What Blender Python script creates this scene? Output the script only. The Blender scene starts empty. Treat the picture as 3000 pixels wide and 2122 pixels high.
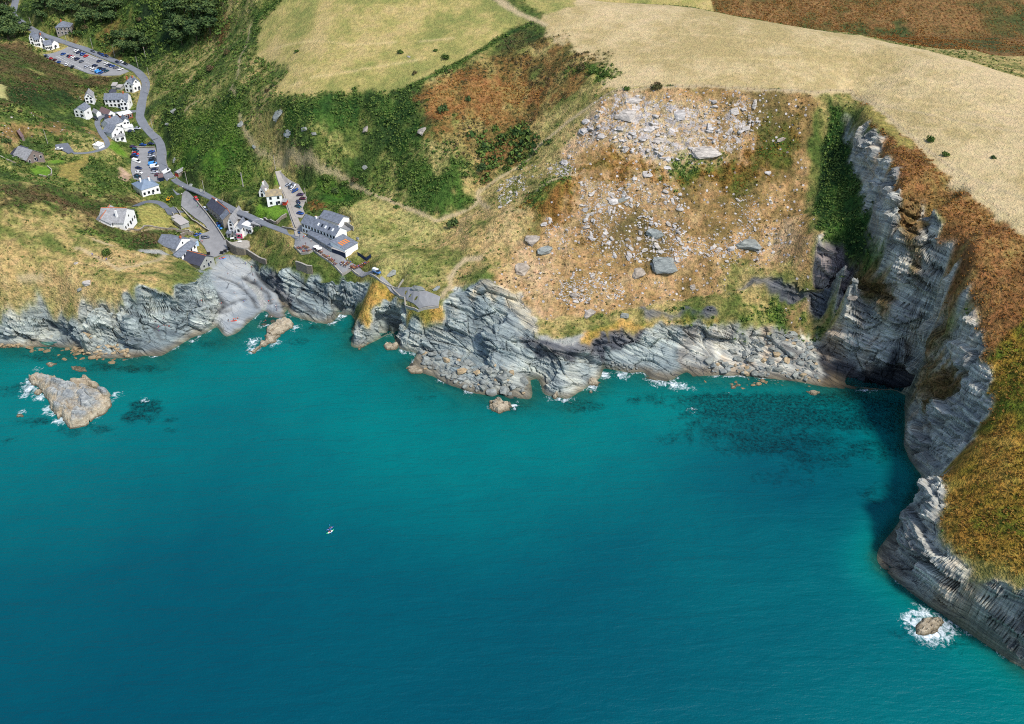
import bpy, bmesh, math, random
import numpy as np
from mathutils import Vector, Matrix
R = math.radians
random.seed(7)
scene = bpy.context.scene
col = scene.collection
# ---------------------------------------------------------------- camera, sky, sun, exposure
cam_d = bpy.data.cameras.new('camera'); cam = bpy.data.objects.new('camera', cam_d); col.objects.link(cam)
cam.location = (0, 0, 250); cam.rotation_euler = (R(90-36), 0, 0)
cam_d.sensor_width = 36; cam_d.lens = 36*2700/3000; cam_d.clip_start = 1; cam_d.clip_end = 8000
scene.camera = cam
SUN_EL, SUN_AZ = R(54), R(126)          # azimuth measured from +Y (inland) towards +X (right)
world = bpy.data.worlds.new('World'); scene.world = world; world.use_nodes = True
wn = world.node_tree; bg = wn.nodes['Background']
sky = wn.nodes.new('ShaderNodeTexSky'); sky.sky_type = 'NISHITA'; sky.sun_disc = False
sky.sun_elevation = SUN_EL; sky.sun_rotation = SUN_AZ
wn.links.new(sky.outputs[0], bg.inputs[0]); bg.inputs[1].default_value = 0.15
sun_d = bpy.data.lights.new('sun', 'SUN'); sun_d.energy = 3.3; sun_d.angle = R(8); sun_d.color = (1, .95, .88)
sun = bpy.data.objects.new('sun', sun_d); col.objects.link(sun)
sd = Vector((math.sin(SUN_AZ)*math.cos(SUN_EL), math.cos(SUN_AZ)*math.cos(SUN_EL), math.sin(SUN_EL)))
sun.rotation_euler = (-sd).to_track_quat('-Z', 'Y').to_euler()
vs = scene.view_settings; vs.view_transform = 'Standard'; vs.look = 'None'; vs.exposure = 0.35; vs.gamma = 1; vs.use_curve_mapping = False
scene.render.resolution_x, scene.render.resolution_y = 1024, 724
scene.cycles.use_denoising = False; scene.cycles.pixel_filter_type = 'BLACKMAN_HARRIS'; scene.cycles.filter_width = 1.05; scene.cycles.max_bounces = 5; scene.cycles.transparent_max_bounces = 12

# ---------------------------------------------------------------- noise and terrain helpers
def hsh(ix, iy, iz, seed=0):
    h = (ix.astype(np.int64)*374761393 + iy.astype(np.int64)*668265263 + iz.astype(np.int64)*2147483647 + seed*974634777) & 0xFFFFFFFF
    h = ((h ^ (h >> 13))*1274126177) & 0xFFFFFFFF
    h = ((h ^ (h >> 16))*2246822519) & 0xFFFFFFFF
    return ((h ^ (h >> 15)) & 0xFFFFFF)/float(0xFFFFFF)
def vnoise(x, y, z=None, seed=0):
    if z is None: z = np.zeros_like(x)
    ix, iy, iz = np.floor(x), np.floor(y), np.floor(z)
    fx, fy, fz = x-ix, y-iy, z-iz
    fx, fy, fz = [f*f*(3-2*f) for f in (fx, fy, fz)]
    r = 0
    for a in (0, 1):
        wa = fx if a else 1-fx
        for b in (0, 1):
            wb = fy if b else 1-fy
            for c in (0, 1):
                wc = fz if c else 1-fz
                r = r + wa*wb*wc*hsh(ix+a, iy+b, iz+c, seed)
    return r
def fbm(x, y, z=None, oct=4, seed=0, gain=.5):
    if z is None: z = np.zeros_like(x)
    s, a, t = 0, 1, 0
    for o in range(oct):
        s = s + a*vnoise(x, y, z, seed+o*17); t += a; a *= gain
        x, y, z = x*2.03+11.3, y*2.03+5.7, z*2.03+2.1
    return s/t-.5
def cells(x, y, z, seed=0):
    """random value of the nearest cell and distance to the second nearest minus nearest"""
    ix, iy, iz = np.floor(x), np.floor(y), np.floor(z)
    d1 = np.full(x.shape, 9.); d2 = d1.copy(); val = np.zeros_like(x)
    for a in (-1, 0, 1):
        for b in (-1, 0, 1):
            for c in (-1, 0, 1):
                cx, cy, cz = ix+a, iy+b, iz+c
                px = cx+hsh(cx, cy, cz, seed+1); py = cy+hsh(cx, cy, cz, seed+2); pz = cz+hsh(cx, cy, cz, seed+3)
                d = (px-x)**2+(py-y)**2+(pz-z)**2
                v = hsh(cx, cy, cz, seed+4)
                n = d < d1
                d2 = np.where(n, d1, np.minimum(d2, d)); val = np.where(n, v, val); d1 = np.where(n, d, d1)
    return val, np.sqrt(d2)-np.sqrt(d1)
def dens(pts, step):
    out = []
    for a, b in zip(pts[:-1], pts[1:]):
        a, b = np.array(a, float), np.array(b, float)
        n = max(1, int(np.linalg.norm((b-a)[:2])/step))
        for i in range(n): out.append(a+(b-a)*i/n)
    out.append(np.array(pts[-1], float))
    return np.array(out)
def inpoly(px, py, poly):
    r = np.zeros(px.shape, bool); poly = np.asarray(poly)
    x0, y0 = poly[:, 0].min(), poly[:, 1].min(); x1, y1 = poly[:, 0].max(), poly[:, 1].max()
    sel = (px >= x0) & (px <= x1) & (py >= y0) & (py <= y1)
    if not sel.any(): return r
    qx, qy = px[sel], py[sel]; c = np.zeros(qx.shape, bool)
    j = len(poly)-1
    for i in range(len(poly)):
        xi, yi = poly[i]; xj, yj = poly[j]
        if yi != yj:
            c ^= ((yi > qy) != (yj > qy)) & (qx < (xj-xi)*(qy-yi)/(yj-yi)+xi)
        j = i
    r[sel] = c
    return r
def blur(a, s, it=1):
    k = np.exp(-.5*(np.arange(-int(3*s), int(3*s)+1)/s)**2); k /= k.sum(); h = len(k)//2
    for _ in range(it):
        p = np.pad(a, ((h, h), (0, 0)), mode='edge'); a = sum(k[i]*p[i:i+a.shape[0]] for i in range(len(k)))
        p = np.pad(a, ((0, 0), (h, h)), mode='edge'); a = sum(k[i]*p[:, i:i+a.shape[1]] for i in range(len(k)))
    return a
def segdist(px, py, line):
    """distance from cells to a polyline and the interpolated extra column"""
    best = np.full(px.shape, 1e9); val = np.zeros(px.shape)
    for a, b in zip(line[:-1], line[1:]):
        dx, dy = b[0]-a[0], b[1]-a[1]; L = dx*dx+dy*dy+1e-9
        t = np.clip(((px-a[0])*dx+(py-a[1])*dy)/L, 0, 1)
        d = np.hypot(px-a[0]-t*dx, py-a[1]-t*dy)
        n = d < best; best = np.where(n, d, best)
        if len(a) > 2: val = np.where(n, a[2]+t*(b[2]-a[2]), val)
    return best, val
XS = np.concatenate([np.arange(-440, 300, .95), np.arange(300, 520, 3.0)])
YS = np.concatenate([np.arange(130, 480, .8), np.arange(480, 720, 1.25), np.arange(720, 900, 2.5)])
GX, GY = np.meshgrid(XS, YS)
def tin_raster(pts):
    from mathutils.geometry import delaunay_2d_cdt
    from mathutils import Vector
    P = np.array(pts)
    vs, _, fs, ov, _, _ = delaunay_2d_cdt([Vector((p[0], p[1])) for p in P], [], [], 0, 1e-3)
    zz = [np.mean([P[i][2] for i in o]) for o in ov]
    Z = np.full(GX.shape, np.nan)
    V = np.array([(v.x, v.y) for v in vs])
    for f in fs:
        (ax, ay), (bx, by), (cx, cy) = V[f[0]], V[f[1]], V[f[2]]
        i0, i1 = np.searchsorted(XS, [min(ax, bx, cx), max(ax, bx, cx)+1e-6]); j0, j1 = np.searchsorted(YS, [min(ay, by, cy), max(ay, by, cy)+1e-6])
        if i1 <= i0 or j1 <= j0: continue
        X, Y = GX[j0:j1, i0:i1], GY[j0:j1, i0:i1]
        D = (by-cy)*(ax-cx)+(cx-bx)*(ay-cy)
        if abs(D) < 1e-9: continue
        u = ((by-cy)*(X-cx)+(cx-bx)*(Y-cy))/D; v = ((cy-ay)*(X-cx)+(ax-cx)*(Y-cy))/D; w = 1-u-v
        m = (u >= -1e-6) & (v >= -1e-6) & (w >= -1e-6)
        Z[j0:j1, i0:i1][m] = (u*zz[f[0]]+v*zz[f[1]]+w*zz[f[2]])[m]
    return Z
def bilin(A, x, y):
    x = np.asarray(x, float); y = np.asarray(y, float)
    i = np.clip(np.searchsorted(XS, x)-1, 0, len(XS)-2); j = np.clip(np.searchsorted(YS, y)-1, 0, len(YS)-2)
    fx = np.clip((x-XS[i])/(XS[i+1]-XS[i]), 0, 1); fy = np.clip((y-YS[j])/(YS[j+1]-YS[j]), 0, 1)
    return (A[j, i]*(1-fx)+A[j, i+1]*fx)*(1-fy)+(A[j+1, i]*(1-fx)+A[j+1, i+1]*fx)*fy
def base_height(lines, coast):
    """smooth height grid from the surveyed break lines; the sea floor drops away from the coast"""
    pts = []
    for l in lines: pts += [tuple(q) for q in (dens(l, 3.0) if len(l) > 1 else l)]
    cd = dens([(x, y, 0) for x, y in coast], 1.5); pts += [tuple(q) for q in cd]
    far = [(-900, 330, 20), (-900, 1000, 95), (900, 1000, 110), (900, 100, 40)]; pts += far
    Z = tin_raster(pts)
    land = inpoly(GX, GY, list(coast)+[(900, 100), (900, 1100), (-900, 1100), (-900, 345)])
    Z = np.where(np.isnan(Z), 0, Z)
    sx, sy = GX[~land], GY[~land]; d = np.full(sx.shape, 1e9)
    for q in cd: d = np.minimum(d, (sx-q[0])**2+(sy-q[1])**2)
    d = np.sqrt(d)
    Z[~land] = -np.minimum(.15+d*.13, 13)+fbm(sx*.12, sy*.12, oct=3, seed=5)*2.4*np.clip(d/5, 0, 1)
    dl = np.full(GX.shape, 0.); dl[~land] = d
    return Z, land, dl

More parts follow.
